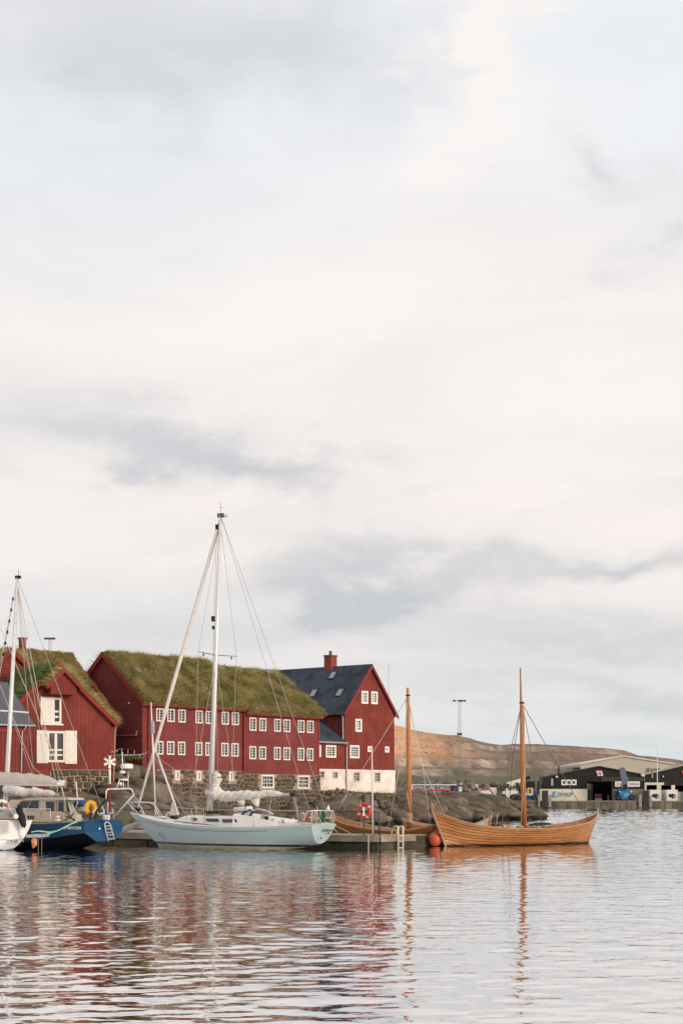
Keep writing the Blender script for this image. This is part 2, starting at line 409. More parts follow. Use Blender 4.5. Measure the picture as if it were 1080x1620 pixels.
def turf(parent, e0, e1, r1, r0, th, m_soil, m_grass, nblades, seed=1, amp=0.14, blen=(0.25, 0.85)):
    """A thick uneven sod sheet with standing and drooping blades."""
    e0, e1, r1, r0 = (np.array(x, dtype=float) for x in (e0, e1, r1, r0))
    n = np.cross(e1 - e0, r0 - e0); n /= np.linalg.norm(n); n = n if n[2] > 0 else -n
    Lx, Ly = np.linalg.norm(e1 - e0), np.linalg.norm(r0 - e0); nx, ny = int(Lx / 0.16) + 2, int(Ly / 0.16) + 2
    def surf(u, v):
        b = (e0 * (1 - u)[..., None] + e1 * u[..., None]) * (1 - v)[..., None] + (r0 * (1 - u)[..., None] + r1 * u[..., None]) * v[..., None]
        ed = np.minimum(np.minimum(u, 1 - u) * Lx, np.minimum(v * Ly, 99)) / 0.28
        rr = np.sqrt(np.clip(1 - (1 - np.clip(ed, 0, 1)) ** 2, 0, 1))
        hh = th * rr * (1 + 0.25 * (fbm2(u * Lx * 0.6, v * Ly * 0.6, 3, seed) - .5)) + amp * (fbm2(u * Lx * 1.6, v * Ly * 1.3, 4, seed + 3) - 0.5) * 2 * rr
        return b + n * hh[..., None]
    U, Vv = np.meshgrid(np.linspace(0, 1, nx), np.linspace(0, 1, ny)); S = surf(U, Vv).reshape(-1, 3)
    idx = np.arange(nx * ny).reshape(ny, nx)
    T = np.stack([idx[:-1, :-1], idx[:-1, 1:], idx[1:, 1:], idx[1:, :-1]], -1).reshape(-1, 4)
    t = np_mesh('turf', S, T, m_soil, parent, smooth=True)
    rng = np.random.RandomState(seed); u, v = rng.rand(nblades), rng.rand(nblades)
    clump = fbm2(u * Lx * 1.1, v * Ly * 1.1, 3, seed + 9); keep = rng.rand(nblades) < 0.35 + clump; u, v, clump = u[keep], v[keep], clump[keep]; k = len(u)
    p = surf(u, v); dn = (e0 - r0) / Ly
    ln = (blen[0] + (blen[1] - blen[0]) * rng.rand(k) ** 1.6) * (0.55 + 0.9 * clump)
    al = (e1 - e0) / Lx; wind = -al * 0.55
    d = n * 0.75 + np.array([0, 0, 0.55]) + dn * (0.35 + 0.75 * rng.rand(k))[:, None] + wind + rng.randn(k, 3) * 0.28
    d /= np.linalg.norm(d, axis=1)[:, None]
    sd_ = np.cross(d, rng.randn(k, 3)); sd_ /= np.linalg.norm(sd_, axis=1)[:, None] + 1e-9
    w = (0.013 + 0.018 * rng.rand(k))[:, None]; p0 = p - d * 0.05
    Vb = np.stack([p0 - sd_ * w, p0 + sd_ * w, p0 + d * ln[:, None] + dn * (ln * 0.25)[:, None]], 1).reshape(-1, 3)
    Tb = np.arange(3 * k).reshape(-1, 3); mi = (rng.rand(k) + (clump - .5) * 1.6 > 0.50).astype(int)
    g = np_mesh('grass', Vb, Tb, m_grass, parent, mi=mi, kind='stuff')
    return t
def voronoi_cells(s0, z0, s1, z1, cs, cz, seed):
    """Irregular stone outlines that fill a rectangle."""
    rg = random.Random(seed); ni, nj = max(1, round((s1 - s0) / cs)), max(1, round((z1 - z0) / cz)); cs, cz = (s1 - s0) / ni, (z1 - z0) / nj
    pts = {}
    for i in range(-2, ni + 2):
        for j in range(-2, nj + 2): pts[i, j] = (s0 + (i + .5 + rg.uniform(-.33, .33) + (0.25 if j % 2 else -0.25)) * cs, z0 + (j + .5 + rg.uniform(-.25, .25)) * cz)
    out = []
    k = cs / cz
    for i in range(-1, ni + 1):
        for j in range(0, nj):
            px, pz = pts[i, j]; poly = [(s0, z0), (s1, z0), (s1, z1), (s0, z1)]
            for a in range(-2, 3):
                for b in range(-2, 3):
                    if (a or b) and (i + a, j + b) in pts:
                        qx, qz = pts[i + a, j + b]; A, B = qx - px, (qz - pz) * k * k
                        poly = clip_half(poly, A, B, A * (px + qx) / 2 + B * (pz + qz) / 2)
                        if len(poly) < 3: break
                if len(poly) < 3: break
            if len(poly) >= 3:
                ar = abs(sum(poly[q][0] * poly[(q + 1) % len(poly)][1] - poly[(q + 1) % len(poly)][0] * poly[q][1] for q in range(len(poly)))) / 2
                if ar > 0.12 * cs * cz: out.append((ar, poly))
    return out
def coursed_cells(s0, z0, s1, z1, cs, cz, seed):
    rg = random.Random(seed); out = []; z = z0; rows = []
    while z < z1 - .12: h = min(rg.uniform(.75, 1.3) * cz, z1 - z); h = z1 - z if z1 - z - h < .25 else h; rows.append((z, z + h)); z += h
    wv = lambda s, z: z + (.05 * math.sin(s * 1.9 + z * 3) if z0 + .05 < z < z1 - .05 else 0)
    for za, zb in rows:
        s = s0 - rg.uniform(0, .5)
        while s < s1:
            wd = rg.uniform(.55, 1.45) * cs; a, b_ = max(s, s0), min(s + wd, s1); s += wd
            if b_ - a < .18: continue
            parts = [(za, zb)] if rg.random() > .28 or zb - za < .42 else [(za, za + (zb - za) * .48), (za + (zb - za) * .48, zb)]
            for p, q in parts:
                j = lambda k: rg.uniform(-k, k)
                poly = [(a + j(.05), wv(a, p) + j(.04)), ((a + b_) / 2 + j(.1), wv((a + b_) / 2, p) + j(.05)), (b_ + j(.05), wv(b_, p) + j(.04)), (b_ + j(.06), wv(b_, q) + j(.05)), ((a + b_) / 2 + j(.1), wv((a + b_) / 2, q) + j(.04)), (a + j(.05), wv(a, q) + j(.05))]
                out.append(((b_ - a) * (q - p), poly))
    return out
def stones(w, parent, rect, cs, cz, mats, seed, gap, proud, holes=(), keep=None, limit=290, cells_fn=None):
    cells = (cells_fn or voronoi_cells)(*rect, cs, cz, seed); rg = random.Random(seed + 1); cells.sort(key=lambda c: -c[0]); rest = MB(); n = 0
    for ar, poly in cells:
        mx_, mz_ = sum(p[0] for p in poly) / len(poly), sum(p[1] for p in poly) / len(poly)
        if any(a - .12 < mx_ < c + .12 and b - .1 < mz_ < d + .1 for a, b, c, d in holes): continue
        if keep and not keep(mx_, mz_): continue
        rr = math.sqrt(ar); f1 = max(0.4, 1 - gap / rr); f2 = f1 * rg.uniform(0.7, 0.82); pr = proud * rg.uniform(0.5, 1.3); k = len(poly)
        fl = []
        for p in poly:      # knock the corners off
            fl.append((mx_ + (p[0] - mx_) * rg.uniform(.92, 1.0), mz_ + (p[1] - mz_) * rg.uniform(.92, 1.0)))
        def cl(v): return [(min(max(a, rect[0]), rect[2]), min(max(b, rect[1]), rect[3])) for a, b in v]
        o1 = [(mx_ + (p[0] - mx_) * f1, mz_ + (p[1] - mz_) * f1) for p in fl]; o2 = [(mx_ + (p[0] - mx_) * f2, mz_ + (p[1] - mz_) * f2) for p in fl]
        bad = any(a < p[0] < c and b < p[1] < d for p in o1 for a, b, c, d in [(h[0] - .06, h[1] - .06, h[2] + .06, h[3] + .06) for h in holes])
        if bad: continue
        m = MB() if n < limit else rest
        m.add([w.pt(*p, -0.05) for p in o1] + [w.pt(*p, pr * .65) for p in o1] + [w.pt(p[0], p[1], pr * rg.uniform(.9, 1.25)) for p in o2] + [w.pt(mx_, mz_, pr * 1.2)],
              [(i, (i + 1) % k, (i + 1) % k + k, i + k) for i in range(k)] + [(i + k, (i + 1) % k + k, (i + 1) % k + 2 * k, i + 2 * k) for i in range(k)] + [(i + 2 * k, (i + 1) % k + 2 * k, 3 * k) for i in range(k)], mi=0)
        if n < limit: m.build('stone', mats[rg.randrange(len(mats))], parent)
        n += 1
    if rest.f: stuff(rest.build('small_stones', mats[0], parent))
# ------------------------------------------------------------------ colours of the place
RED = mat('red_tarred_boards', (.225, .043, .031), (.165, .033, .025), 2.2, .78, .25, 9, (3, 3, .35), c3=(.25, .054, .04), scale3=.6, spec=.18)
RED2 = mat('faded_red_boards', (.20, .043, .040), (.155, .034, .032), 1.6, .8, .2, 8, (3, 3, .35), c3=(.22, .053, .049), scale3=.5, spec=.18)
REDT = mat('red_trim', (.27, .036, .027), (.20, .028, .021), 3, .7, .15, spec=.2)
WHT = mat('white_paint', (.78, .75, .69), (.70, .67, .61), 5, .5, .08)
WHT2 = mat('warm_white_shutter', (.80, .74, .66), (.72, .66, .58), 4, .55, .1)
PLAST = mat('white_render', (.82, .72, .64), (.74, .63, .56), 1.1, .85, .35, 9, c3=(.60, .49, .42), scale3=.8)
GLASS = mat('window_glass', (.012, .013, .015), (.03, .03, .03), .9, .08, 0, spec=.7)
GLASSES = [GLASS, GLASS, GLASS, mat('window_glass_sky', (.05, .055, .06), (.02, .02, .022), 1.3, .06, spec=.9), mat('window_glass_curtain', (.10, .085, .07), (.02, .02, .02), 2.2, .1, lo=.45, hi=.5)]
SLATE = mat('slate_roof', (.034, .042, .062), (.062, .072, .098), 5, .75, .5, 14, c3=(.025, .028, .036), scale3=.7)
SHEETR = mat('grey_roof_sheet', (.085, .09, .105), (.07, .075, .09), 2, .55)
MORTAR = mat('pale_mortar', (.46, .35, .23), (.34, .26, .17), 3, .95, .6, 12)
MORTAR2 = mat('brown_mortar', (.40, .30, .20), (.28, .21, .14), 3, .95, .6, 12)
STONES = [mat('basalt_brown', (.085, .060, .042), (.14, .10, .07), 3, .9, .7, 9), mat('basalt_grey', (.10, .085, .07), (.07, .055, .045), 3, .9, .7, 9),
          mat('basalt_tan', (.17, .125, .085), (.105, .08, .06), 3, .9, .7, 9), mat('basalt_dark', (.055, .042, .034), (.09, .07, .052), 3, .9, .7, 9)]
SOIL = mat('sod', (.12, .12, .042), (.27, .215, .09), 1.2, .95, .8, 6)
GRASS = [blade_mat('green_blades', (.25, .255, .085), (.36, .32, .125)), blade_mat('straw_blades', (.68, .54, .27), (.50, .41, .18))]
GRASSG = [blade_mat('deep_green_blades', (.11, .175, .06), (.17, .21, .075)), blade_mat('pale_green_blades', (.28, .28, .12), (.20, .23, .09))]
GRASSH = [blade_mat('hay_green_blades', (.34, .30, .11), (.42, .35, .13)), blade_mat('hay_blades', (.72, .55, .27), (.58, .45, .20))]
ROCK = mat('shore_rock', (.10, .072, .052), (.205, .157, .118), 1.1, .88, 1.0, 2.6, c3=(.060, .048, .028), scale3=.5, bdist=.14)
RIP = [mat('rubble_grey', (.12, .092, .07), (.19, .155, .12), .8, .9, .5), mat('rubble_dark', (.065, .05, .038), (.11, .085, .065), .8, .9, .5), mat('rubble_pale', (.24, .20, .16), (.17, .14, .11), .8, .9, .5)]
CONC = mat('weathered_concrete', (.30, .26, .205), (.20, .175, .135), 1.2, .9, .4, 8)
ZINC = mat('galvanised_steel', (.42, .43, .44), (.33, .34, .35), 6, .45, metal=.5)
DSTEEL = mat('dark_green_steel', (.05, .062, .062), (.04, .05, .05), 4, .5)
ALU = mat('silver_spar', (.72, .69, .66), (.64, .61, .58), 3, .35, metal=.15)
BLACK = mat('black_rubber', (.012, .012, .013), (.02, .02, .02), 6, .6)
WIRE = mat('rigging_wire', (.40, .37, .35), (.33, .31, .30), 3, .5)
WIREL = mat('pale_rope', (.60, .52, .43), (.50, .43, .35), 8, .8)

# ------------------------------------------------------------------ water
def water_mat():
    m = bpy.data.materials.new('harbour_water'); m.use_nodes = True; t = m.node_tree; b = t.nodes['Principled BSDF']; out = t.nodes['Material Output']
    b.inputs['Base Color'].default_value = (.012, .018, .018, 1); b.inputs['Roughness'].default_value = .03; b.inputs['IOR'].default_value = 1.33
    gl = t.nodes.new('ShaderNodeBsdfGlossy'); gl.inputs['Color'].default_value = (.97, .96, .96, 1); gl.inputs['Roughness'].default_value = .02
    g = t.nodes.new('ShaderNodeNewGeometry'); mp = t.nodes.new('ShaderNodeMapping'); mp.inputs['Scale'].default_value = (.75, 1, 1); t.links.new(g.outputs['Position'], mp.inputs[0])
    n = t.nodes.new('ShaderNodeTexNoise'); n.inputs['Scale'].default_value = 5.0; n.inputs['Detail'].default_value = 1; t.links.new(mp.outputs[0], n.inputs['Vector'])
    bp = t.nodes.new('ShaderNodeBump'); bp.inputs['Strength'].default_value = 1; bp.inputs['Distance'].default_value = .0040; t.links.new(n.outputs['Fac'], bp.inputs['Height']); t.links.new(bp.outputs[0], b.inputs['Normal']); t.links.new(bp.outputs[0], gl.inputs['Normal'])
    ms = t.nodes.new('ShaderNodeMixShader'); ms.inputs[0].default_value = .80; t.links.new(b.outputs[0], ms.inputs[1]); t.links.new(gl.outputs[0], ms.inputs[2]); t.links.new(ms.outputs[0], out.inputs['Surface'])
    return m
def water():
    """One sheet: fine real wavelets where the harbour is seen, coarse beyond."""
    ys = [13.0]
    while ys[-1] < 452: ys.append(ys[-1] + .0011 * ys[-1] + .052)
    ys = np.array(ys); us = np.linspace(-1, 1, 430); U, Y = np.meshgrid(us, ys); X = U * (.255 * Y + 1.5)
    rng = np.random.RandomState(11); Z = np.zeros_like(X); n = 46
    gust = .62 + .76 * fbm2(X / 9 + 40, Y / 16 + 7, 3, 61)
    for k in range(n):
        lam = .42 * (8 ** (k / (n - 1))); a = rng.normal(0, .80); ph = rng.rand() * 6.28; kk = 6.2832 / lam
        sl = WAVE * (1.1 if lam < 1.1 else .8 if lam < 1.8 else .42)
        fade = np.clip((lam / (.0011 * Y + .052) - 2.2) / 2.5, .65, 1)
        Z += sl / kk * np.sin(kk * (X * math.sin(a) + Y * math.cos(a)) + ph + 2.2 * fbm2(X / 5 + k, Y / 5, 2, k)) * gust * fade * (1 + np.clip((Y - 84) / 80, 0, 3))
    Z *= np.clip((1 - np.abs(U)) / .02, 0, 1)
    V = np.stack([X, Y, Z], -1).reshape(-1, 3); i = np.arange(X.size).reshape(X.shape); T = np.stack([i[:-1, :-1], i[:-1, 1:], i[1:, 1:], i[1:, :-1]], -1).reshape(-1, 4)
    e = len(V); ny = len(ys); L_, R_ = i[:, 0], i[:, -1]                    # flat skirts out to the horizon
    out = np.concatenate([np.stack([np.full(ny, -3000.0), ys, np.zeros(ny)], 1), np.stack([np.full(ny, 3000.0), ys, np.zeros(ny)], 1)]); V = np.concatenate([V, out])
    a = np.arange(ny - 1); T = np.concatenate([T, np.stack([e + a, L_[a], L_[a + 1], e + a + 1], 1), np.stack([R_[a], e + ny + a, e + ny + a + 1, R_[a + 1]], 1)])
    q = len(V); V = np.concatenate([V, [(-3000, -300, 0), (3000, -300, 0), (-3000, 2700, 0), (3000, 2700, 0)]])
    T = np.concatenate([T, [(q, q + 1, e + ny, e), (e + ny - 1, e + 2 * ny - 1, q + 3, q + 2)]])
    o = np_mesh('water', V, T, water_mat(), smooth=True); tag(o, 'rippled harbour water mirroring the sky and the red houses', kind='structure')
WAVE = .0063
water()
mb = MB(); mb.add([(-3000, -200, -6), (3000, -200, -6), (3000, 2600, -6), (-3000, 2600, -6)], [(0, 1, 2, 3)])
tag(mb.build('seabed', ROCK), kind='structure')

# ------------------------------------------------------------------ the hill across the fjord
def hill():
    sky = [(60, 1128), (300, 1118), (480, 1122), (560, 1132), (625, 1147), (650, 1153), (672, 1158), (700, 1162), (722, 1163), (745, 1168), (772, 1175), (792, 1178), (800, 1177), (812, 1175.5), (850, 1176), (885, 1178),
           (920, 1180.5), (955, 1183), (985, 1187), (1010, 1194), (1040, 1197), (1062, 1200), (1080, 1203), (1160, 1212), (1400, 1235), (1700, 1250)]
    px = np.concatenate([np.linspace(60, 560, 60, endpoint=False), np.linspace(560, 1120, 900, endpoint=False), np.linspace(1120, 1700, 60)]); top = np.interp(px, [a for a, _ in sky], [b for _, b in sky])
    v = np.concatenate([np.linspace(0, 1.06, 225, endpoint=False), np.linspace(1.06, 1.35, 14)]); PX, Vv = np.meshgrid(px, v)
    Y = 2300 + 1900 * Vv; Ht = (YH - top) * 4200 / F + CH
    X = (PX - 540) / F * 4200 * (0.62 + 0.38 * Vv)
    base = np.where(Vv <= 1, Vv ** 0.85, 1 - (Vv - 1) * 0.35) * Ht
    # basalt benches: flat treads and steep risers that follow the strata
    strata = base + 10 * (fbm2(X / 420, Y / 420, 3, 4) - .5) + X * 0.012
    q = strata / 26.0; fr = q - np.floor(q); step = np.clip((fr - 0.62) / 0.30, 0, 1); step = step * step * (3 - 2 * step)
    amt = np.clip((base - 22) / 40, 0, 1) * np.clip((1.03 - Vv) / 0.15, 0, 1)
    z = base + amt * 15 * (step - fr)
    gul = np.abs(fbm2(X / 48, Y / 420, 4, 8) - .5) * 2
    z += amt * (gul - .3) * 8 + (fbm2(X / 60, Y / 60, 5, 2) - .5) * (1.5 + 2 * amt) * np.clip((1.06 - Vv) / .12, .15, 1)
    z[0, :] = -3
    V = np.stack([X, Y, z], -1).reshape(-1, 3); i = np.arange(PX.size).reshape(PX.shape)
    T = np.stack([i[:-1, :-1], i[:-1, 1:], i[1:, 1:], i[1:, :-1]], -1).reshape(-1, 4)
    m = bpy.data.materials.new('hill_heath'); m.use_nodes = True; t = m.node_tree; b = t.nodes['Principled BSDF']; b.inputs['Roughness'].default_value = .95; b.inputs['Specular IOR Level'].default_value = .1
    g = t.nodes.new('ShaderNodeNewGeometry'); s = t.nodes.new('ShaderNodeSeparateXYZ'); t.links.new(g.outputs['Position'], s.inputs[0])
    def noise(scale, st=(1, 1, 1), det=6):
        mp = t.nodes.new('ShaderNodeMapping'); mp.inputs['Scale'].default_value = st; t.links.new(g.outputs['Position'], mp.inputs[0])
        n = t.nodes.new('ShaderNodeTexNoise'); n.inputs['Scale'].default_value = scale; n.inputs['Detail'].default_value = det; n.inputs['Roughness'].default_value = .62; t.links.new(mp.outputs[0], n.inputs['Vector']); return n.outputs['Fac']
    def rmp(x, pts):
        r = t.nodes.new('ShaderNodeValToRGB'); e = r.color_ramp.elements
        while len(e) < len(pts): e.new(0.5)
        for k, (p, c) in enumerate(pts): e[k].position = p; e[k].color = (*c, 1)
        t.links.new(x, r.inputs[0]); return r.outputs[0]
    def mix(f, a, c):
        n = t.nodes.new('ShaderNodeMix'); n.data_type = 'RGBA'; t.links.new(f, n.inputs[0]); t.links.new(a, n.inputs[6]); t.links.new(c, n.inputs[7]); return n.outputs[2]
    def mth(op, a, c, d=None):
        n = t.nodes.new('ShaderNodeMath'); n.operation = op; n.use_clamp = True
        for k, x in enumerate((a, c, d)):
            if x is None: continue
            if isinstance(x, (int, float)): n.inputs[k].default_value = x
            else: t.links.new(x, n.inputs[k])
        return n.outputs[0]
    low = rmp(noise(.012), [(.35, (.10, .098, .055)), (.65, (.165, .14, .09))])
    heath = rmp(noise(.009, (1, 1, 2.5)), [(.35, (.255, .155, .10)), (.65, (.17, .128, .09))])
    hz = mth('MULTIPLY_ADD', s.outputs[2], 1 / 60.0, -.55)
    hz = mth('ADD', hz, mth('MULTIPLY_ADD', noise(.006), .8, -.4))
    sun_ochre = t.nodes.new('ShaderNodeRGB'); sun_ochre.outputs[0].default_value = (.92, .47, .22, 1)      # low sun on the western shoulder, put into the colour as ochre
    sun_west = mth('MULTIPLY', mth('MULTIPLY_ADD', s.outputs[0], -1 / 300.0, 1.02), mth('MULTIPLY_ADD', s.outputs[2], 1 / 55.0, -.75)); sun_west = mth('MULTIPLY', sun_west, mth('MULTIPLY_ADD', noise(.008), 1.8, .2))
    veg = mix(sun_west, mix(hz, low, heath), sun_ochre.outputs[0])
    sep = t.nodes.new('ShaderNodeSeparateXYZ'); t.links.new(g.outputs['Normal'], sep.inputs[0])
    steep = mth('MULTIPLY_ADD', sep.outputs[2], -5.0, 4.75)
    rock = rmp(noise(.03, (1, .3, .2)), [(.25, (.09, .075, .075)), (.6, (.52, .39, .31))])
    oc = t.nodes.new('ShaderNodeAttribute'); oc.attribute_name = 'outcrop'; f = mth('MULTIPLY', oc.outputs['Fac'], mth('MULTIPLY_ADD', noise(.05, (1, .3, .6)), 2.4, -.45)); f = mth('MAXIMUM', f, mth('MULTIPLY', steep, .12))
    scr = t.nodes.new('ShaderNodeRGB'); scr.outputs[0].default_value = (.055, .05, .045, 1)      # dark scree and boulders lying in the heath
    sf = mth('MULTIPLY', mth('MULTIPLY_ADD', noise(.085, (1, .5, 1), 3), 5.5, -3.0), .75)
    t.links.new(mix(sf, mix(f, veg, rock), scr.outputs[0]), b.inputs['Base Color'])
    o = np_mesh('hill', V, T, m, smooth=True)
    at = o.data.attributes.new('outcrop', 'FLOAT', 'POINT'); lev = _hash(np.floor(q), np.zeros_like(q), 5); msk = amt * np.clip((fr - .60) / .10, 0, 1) * np.clip((.97 - fr) / .06, 0, 1) * np.where(lev > .45, 1, .25); msk = np.clip(msk * (2.6 * fbm2(X / 38, Y / 900, 4, 77) - .7), 0, 1); at.data.foreach_set('value', msk.ravel().astype(np.float32))
    tag(o, 'long terraced hill with warm light on its left shoulder', kind='structure')
hill()

# ------------------------------------------------------------------ rocky shore below the houses
def wxy(px, Y): return ((px - 540) / F * Y, Y)
SHORE = [(-190, 100), (-20, 116), (100, 121), (160, 124), (215, 126), (262, 133), (330, 139), (430, 147), (520, 153), (590, 161), (640, 170), (690, 180), (730, 190), (762, 205), (790, 213), (830, 214), (850, 219),
         (846, 227), (800, 240), (755, 262), (735, 330), (600, 340), (300, 300), (-190, 260)]
SH = np.array([wxy(*p) for p in SHORE])
def poly_dist(X, Y, poly):
    d = np.full(X.shape, 1e9); ins = np.zeros(X.shape, bool); n = len(poly)
    for i in range(n):
        (ax, ay), (bx, by) = poly[i], poly[(i + 1) % n]
        dx, dy = bx - ax, by - ay; t = np.clip(((X - ax) * dx + (Y - ay) * dy) / (dx * dx + dy * dy), 0, 1)
        d = np.minimum(d, np.hypot(X - ax - t * dx, Y - ay - t * dy))
        c = (ay > Y) != (by > Y); ins ^= c & (X < (bx - ax) * (Y - ay) / (by - ay + 1e-12) + ax)
    return np.where(ins, d, -d)
CTRL = [(-150, 130, 2.5), (40, 130, 3.4), (40, 122, 1.2), (120, 138.5, 2.1), (120, 130, 1.6), (165, 139, 2.2), (200, 146, 6.2), (222, 143.5, 6.0), (186, 143, 5.9), (205, 137, 4.6), (225, 139, 4.6), (245, 140, 2.2), (205, 130, 2.2), (240, 145, 4.4), (252, 144, 2.8), (268, 146, 1.7), (330, 150.5, 1.5), (330, 146, 1.1), (430, 157.5, 1.5), (430, 153, 1.0), (500, 163, 1.8),
        (140, 165, 6.0), (300, 175, 5.0), (450, 185, 4.5), (515, 168.5, 3.1), (545, 171.3, 3.2), (585, 174.5, 3.15), (622, 177.5, 3.0), (550, 165, 2.5), (600, 170, 2.5), (540, 158, 1.6), (600, 165, 1.6), (640, 185, 2.6), (660, 192, 2.7), (690, 190, 2.2), (710, 201, 2.55), (740, 213, 2.25), (760, 222, 1.95), (776, 222, 1.45), (800, 225, 1.8), (830, 224, 1.55), (845, 221, 0.9), (680, 250, 2.6), (640, 230, 2.9), (640, 300, 3), (300, 280, 5)]
CX = np.array([[*wxy(a, b), c] for a, b, c in CTRL])
def land_z(X, Y):
    d = poly_dist(X, Y, SH); w = np.zeros(X.shape); z = np.zeros(X.shape)
    for cx_, cy_, cz_ in CX:
        q = 1 / ((X - cx_) ** 2 + (Y - cy_) ** 2 + 0.6) ** 1.6; w += q; z += q * cz_
    z /= w
    ramp_ = 1 - np.exp(-np.clip(d, 0, None) / (0.8 + z * 0.75))
    u, v = X * .80 + Y * .38, -X * .35 + Y * .85
    f1, f2 = worley(u * .95 + 1.2 * fbm2(X / 3, Y / 3, 2, 3), v * .8 + 1.2 * fbm2(X / 3, Y / 3, 2, 6), 3.8, 11); g1, g2 = worley(X, Y * .8, 1.5, 21)
    pil = (1 - f1 ** 2) * 1.25 - 0.55 - 0.55 * np.exp(-((f2 - f1) / .10) ** 2); small = (1 - g1 ** 2) * .35 - .15
    edge = np.clip(d / 2.2, 0, 1) * np.clip(z / 1.2, .3, 1)
    zz = z * ramp_ + edge * (pil * .8 + small * .75) + edge * (fbm2(X / .9, Y / .9, 4, 30) - .5) * .35
    return np.where(d > 0, zz, -0.4 + np.clip(d, -4, 0) * .5), d
def shore():
    xs = np.arange(-50, 34, .36); ys = np.concatenate([np.arange(112, 232, .36), np.arange(232, 345, 1.6)]); X, Y = np.meshgrid(xs, ys); z, d = land_z(X, Y)
    V = np.stack([X, Y, z], -1).reshape(-1, 3); i = np.arange(X.size).reshape(X.shape); ok = (np.maximum.reduce([d[:-1, :-1], d[1:, :-1], d[:-1, 1:], d[1:, 1:]]) > -3.2)
    T = np.stack([i[:-1, :-1], i[:-1, 1:], i[1:, 1:], i[1:, :-1]], -1)[ok]
    tag(np_mesh('rocky_shore', V, T, ROCK, smooth=True), 'rounded brown bedrock along the foot of the houses', kind='structure')
shore()
def boulders():
    """Rounded lumps of bedrock, long axis down the slope, bedded in the shore."""
    import bmesh
    root = bpy.data.objects['rocky_shore']; bm = bmesh.new(); bmesh.ops.create_icosphere(bm, subdivisions=3, radius=1); bv = np.array([v.co[:] for v in bm.verts]); bf = [[v.index for v in f.verts] for f in bm.faces]; bm.free()
    rng = np.random.RandomState(17); n = 0; tries = 0; placed = []
    while n < 190 and tries < 6000:
        tries += 1; right = rng.rand() < .72
        p = rng.uniform(505, 848) if right else rng.uniform(170, 300); Y = rng.uniform(152, 236) if right else rng.uniform(124, 148)
        x, y = wxy(p, Y); z, d = land_z(np.array([x]), np.array([y])); z, d = z[0], d[0]
        if d < .3 or d > (13 if right else 12) or (not right and z > 5.4): continue
        lim = np.interp(p, [500, 545, 623, 660, 700, 720, 740], [160, 163.5, 168, 188, 200, 210, 240])
        if right and p < 740 and Y > lim: continue
        s = rng.uniform(.7, 1.9) * (1.0 if right else .85)
        if any((x - q[0]) ** 2 + (y - q[1]) ** 2 < (.62 * (s + q[2])) ** 2 for q in placed): continue
        placed.append((x, y, s)); a = math.radians(rng.normal(-38, 16)); sx, sy, sz = s * rng.uniform(1.2, 1.9), s * rng.uniform(.8, 1.05), s * rng.uniform(.42, .7)
        q = bv * 1.0; f1 = np.array([mnoise.noise(Vector(v) * 1.3 + Vector((n * 3.1, 0, 0))) for v in bv]); f2 = np.array([mnoise.noise(Vector(v) * 4 + Vector((0, n * 2.7, 0))) for v in bv])
        q = np.sign(q) * np.abs(q) ** .85 * (1 + .24 * f1 + .07 * f2)[:, None] * np.array([sx, sy, sz]); ca, sa = math.cos(a), math.sin(a); tilt = rng.uniform(.05, .3)
        v = np.stack([q[:, 0] * ca - q[:, 1] * sa + x, q[:, 0] * sa + q[:, 1] * ca + y, q[:, 2] - q[:, 0] * tilt + z + sz * .05], 1)
        m = MB(); m.v = [tuple(t) for t in v]; m.f = [tuple(t) for t in bf]; m.m = [0] * len(bf); m.build('boulder', ROCKB[n % 3], root, True); n += 1
ROCKB = [ROCK, mat('boulder_brown', (.135, .097, .071), (.235, .182, .138), 1.3, .88, 1.0, 3.0, c3=(.07, .055, .035), scale3=.6, bdist=.12), mat('boulder_dark', (.082, .058, .041), (.155, .118, .09), 1.3, .88, 1.0, 3.0, c3=(.08, .075, .04), scale3=.6, bdist=.12)]
def tide_band(m):
    """The wet weed-covered strip that the tide leaves on the rock just above the water."""
    t = m.node_tree; b = t.nodes['Principled BSDF']; src = b.inputs['Base Color'].links[0].from_socket
    g = t.nodes.new('ShaderNodeNewGeometry'); s = t.nodes.new('ShaderNodeSeparateXYZ'); t.links.new(g.outputs['Position'], s.inputs[0])
    n = t.nodes.new('ShaderNodeTexNoise'); n.inputs['Scale'].default_value = 1.1; t.links.new(g.outputs['Position'], n.inputs['Vector'])
    a = t.nodes.new('ShaderNodeMath'); a.operation = 'MULTIPLY_ADD'; a.inputs[1].default_value = .7; t.links.new(n.outputs['Fac'], a.inputs[0]); a.inputs[2].default_value = .25
    d = t.nodes.new('ShaderNodeMath'); d.operation = 'SUBTRACT'; t.links.new(a.outputs[0], d.inputs[0]); t.links.new(s.outputs[2], d.inputs[1])
    k = t.nodes.new('ShaderNodeMath'); k.operation = 'MULTIPLY'; k.use_clamp = True; k.inputs[1].default_value = 5.0; t.links.new(d.outputs[0], k.inputs[0])
    mx_ = t.nodes.new('ShaderNodeMix'); mx_.data_type = 'RGBA'; t.links.new(k.outputs[0], mx_.inputs[0]); t.links.new(src, mx_.inputs[6]); mx_.inputs[7].default_value = (.022, .02, .012, 1); t.links.new(mx_.outputs[2], b.inputs['Base Color'])
for m_ in ROCKB: tide_band(m_)
boulders()
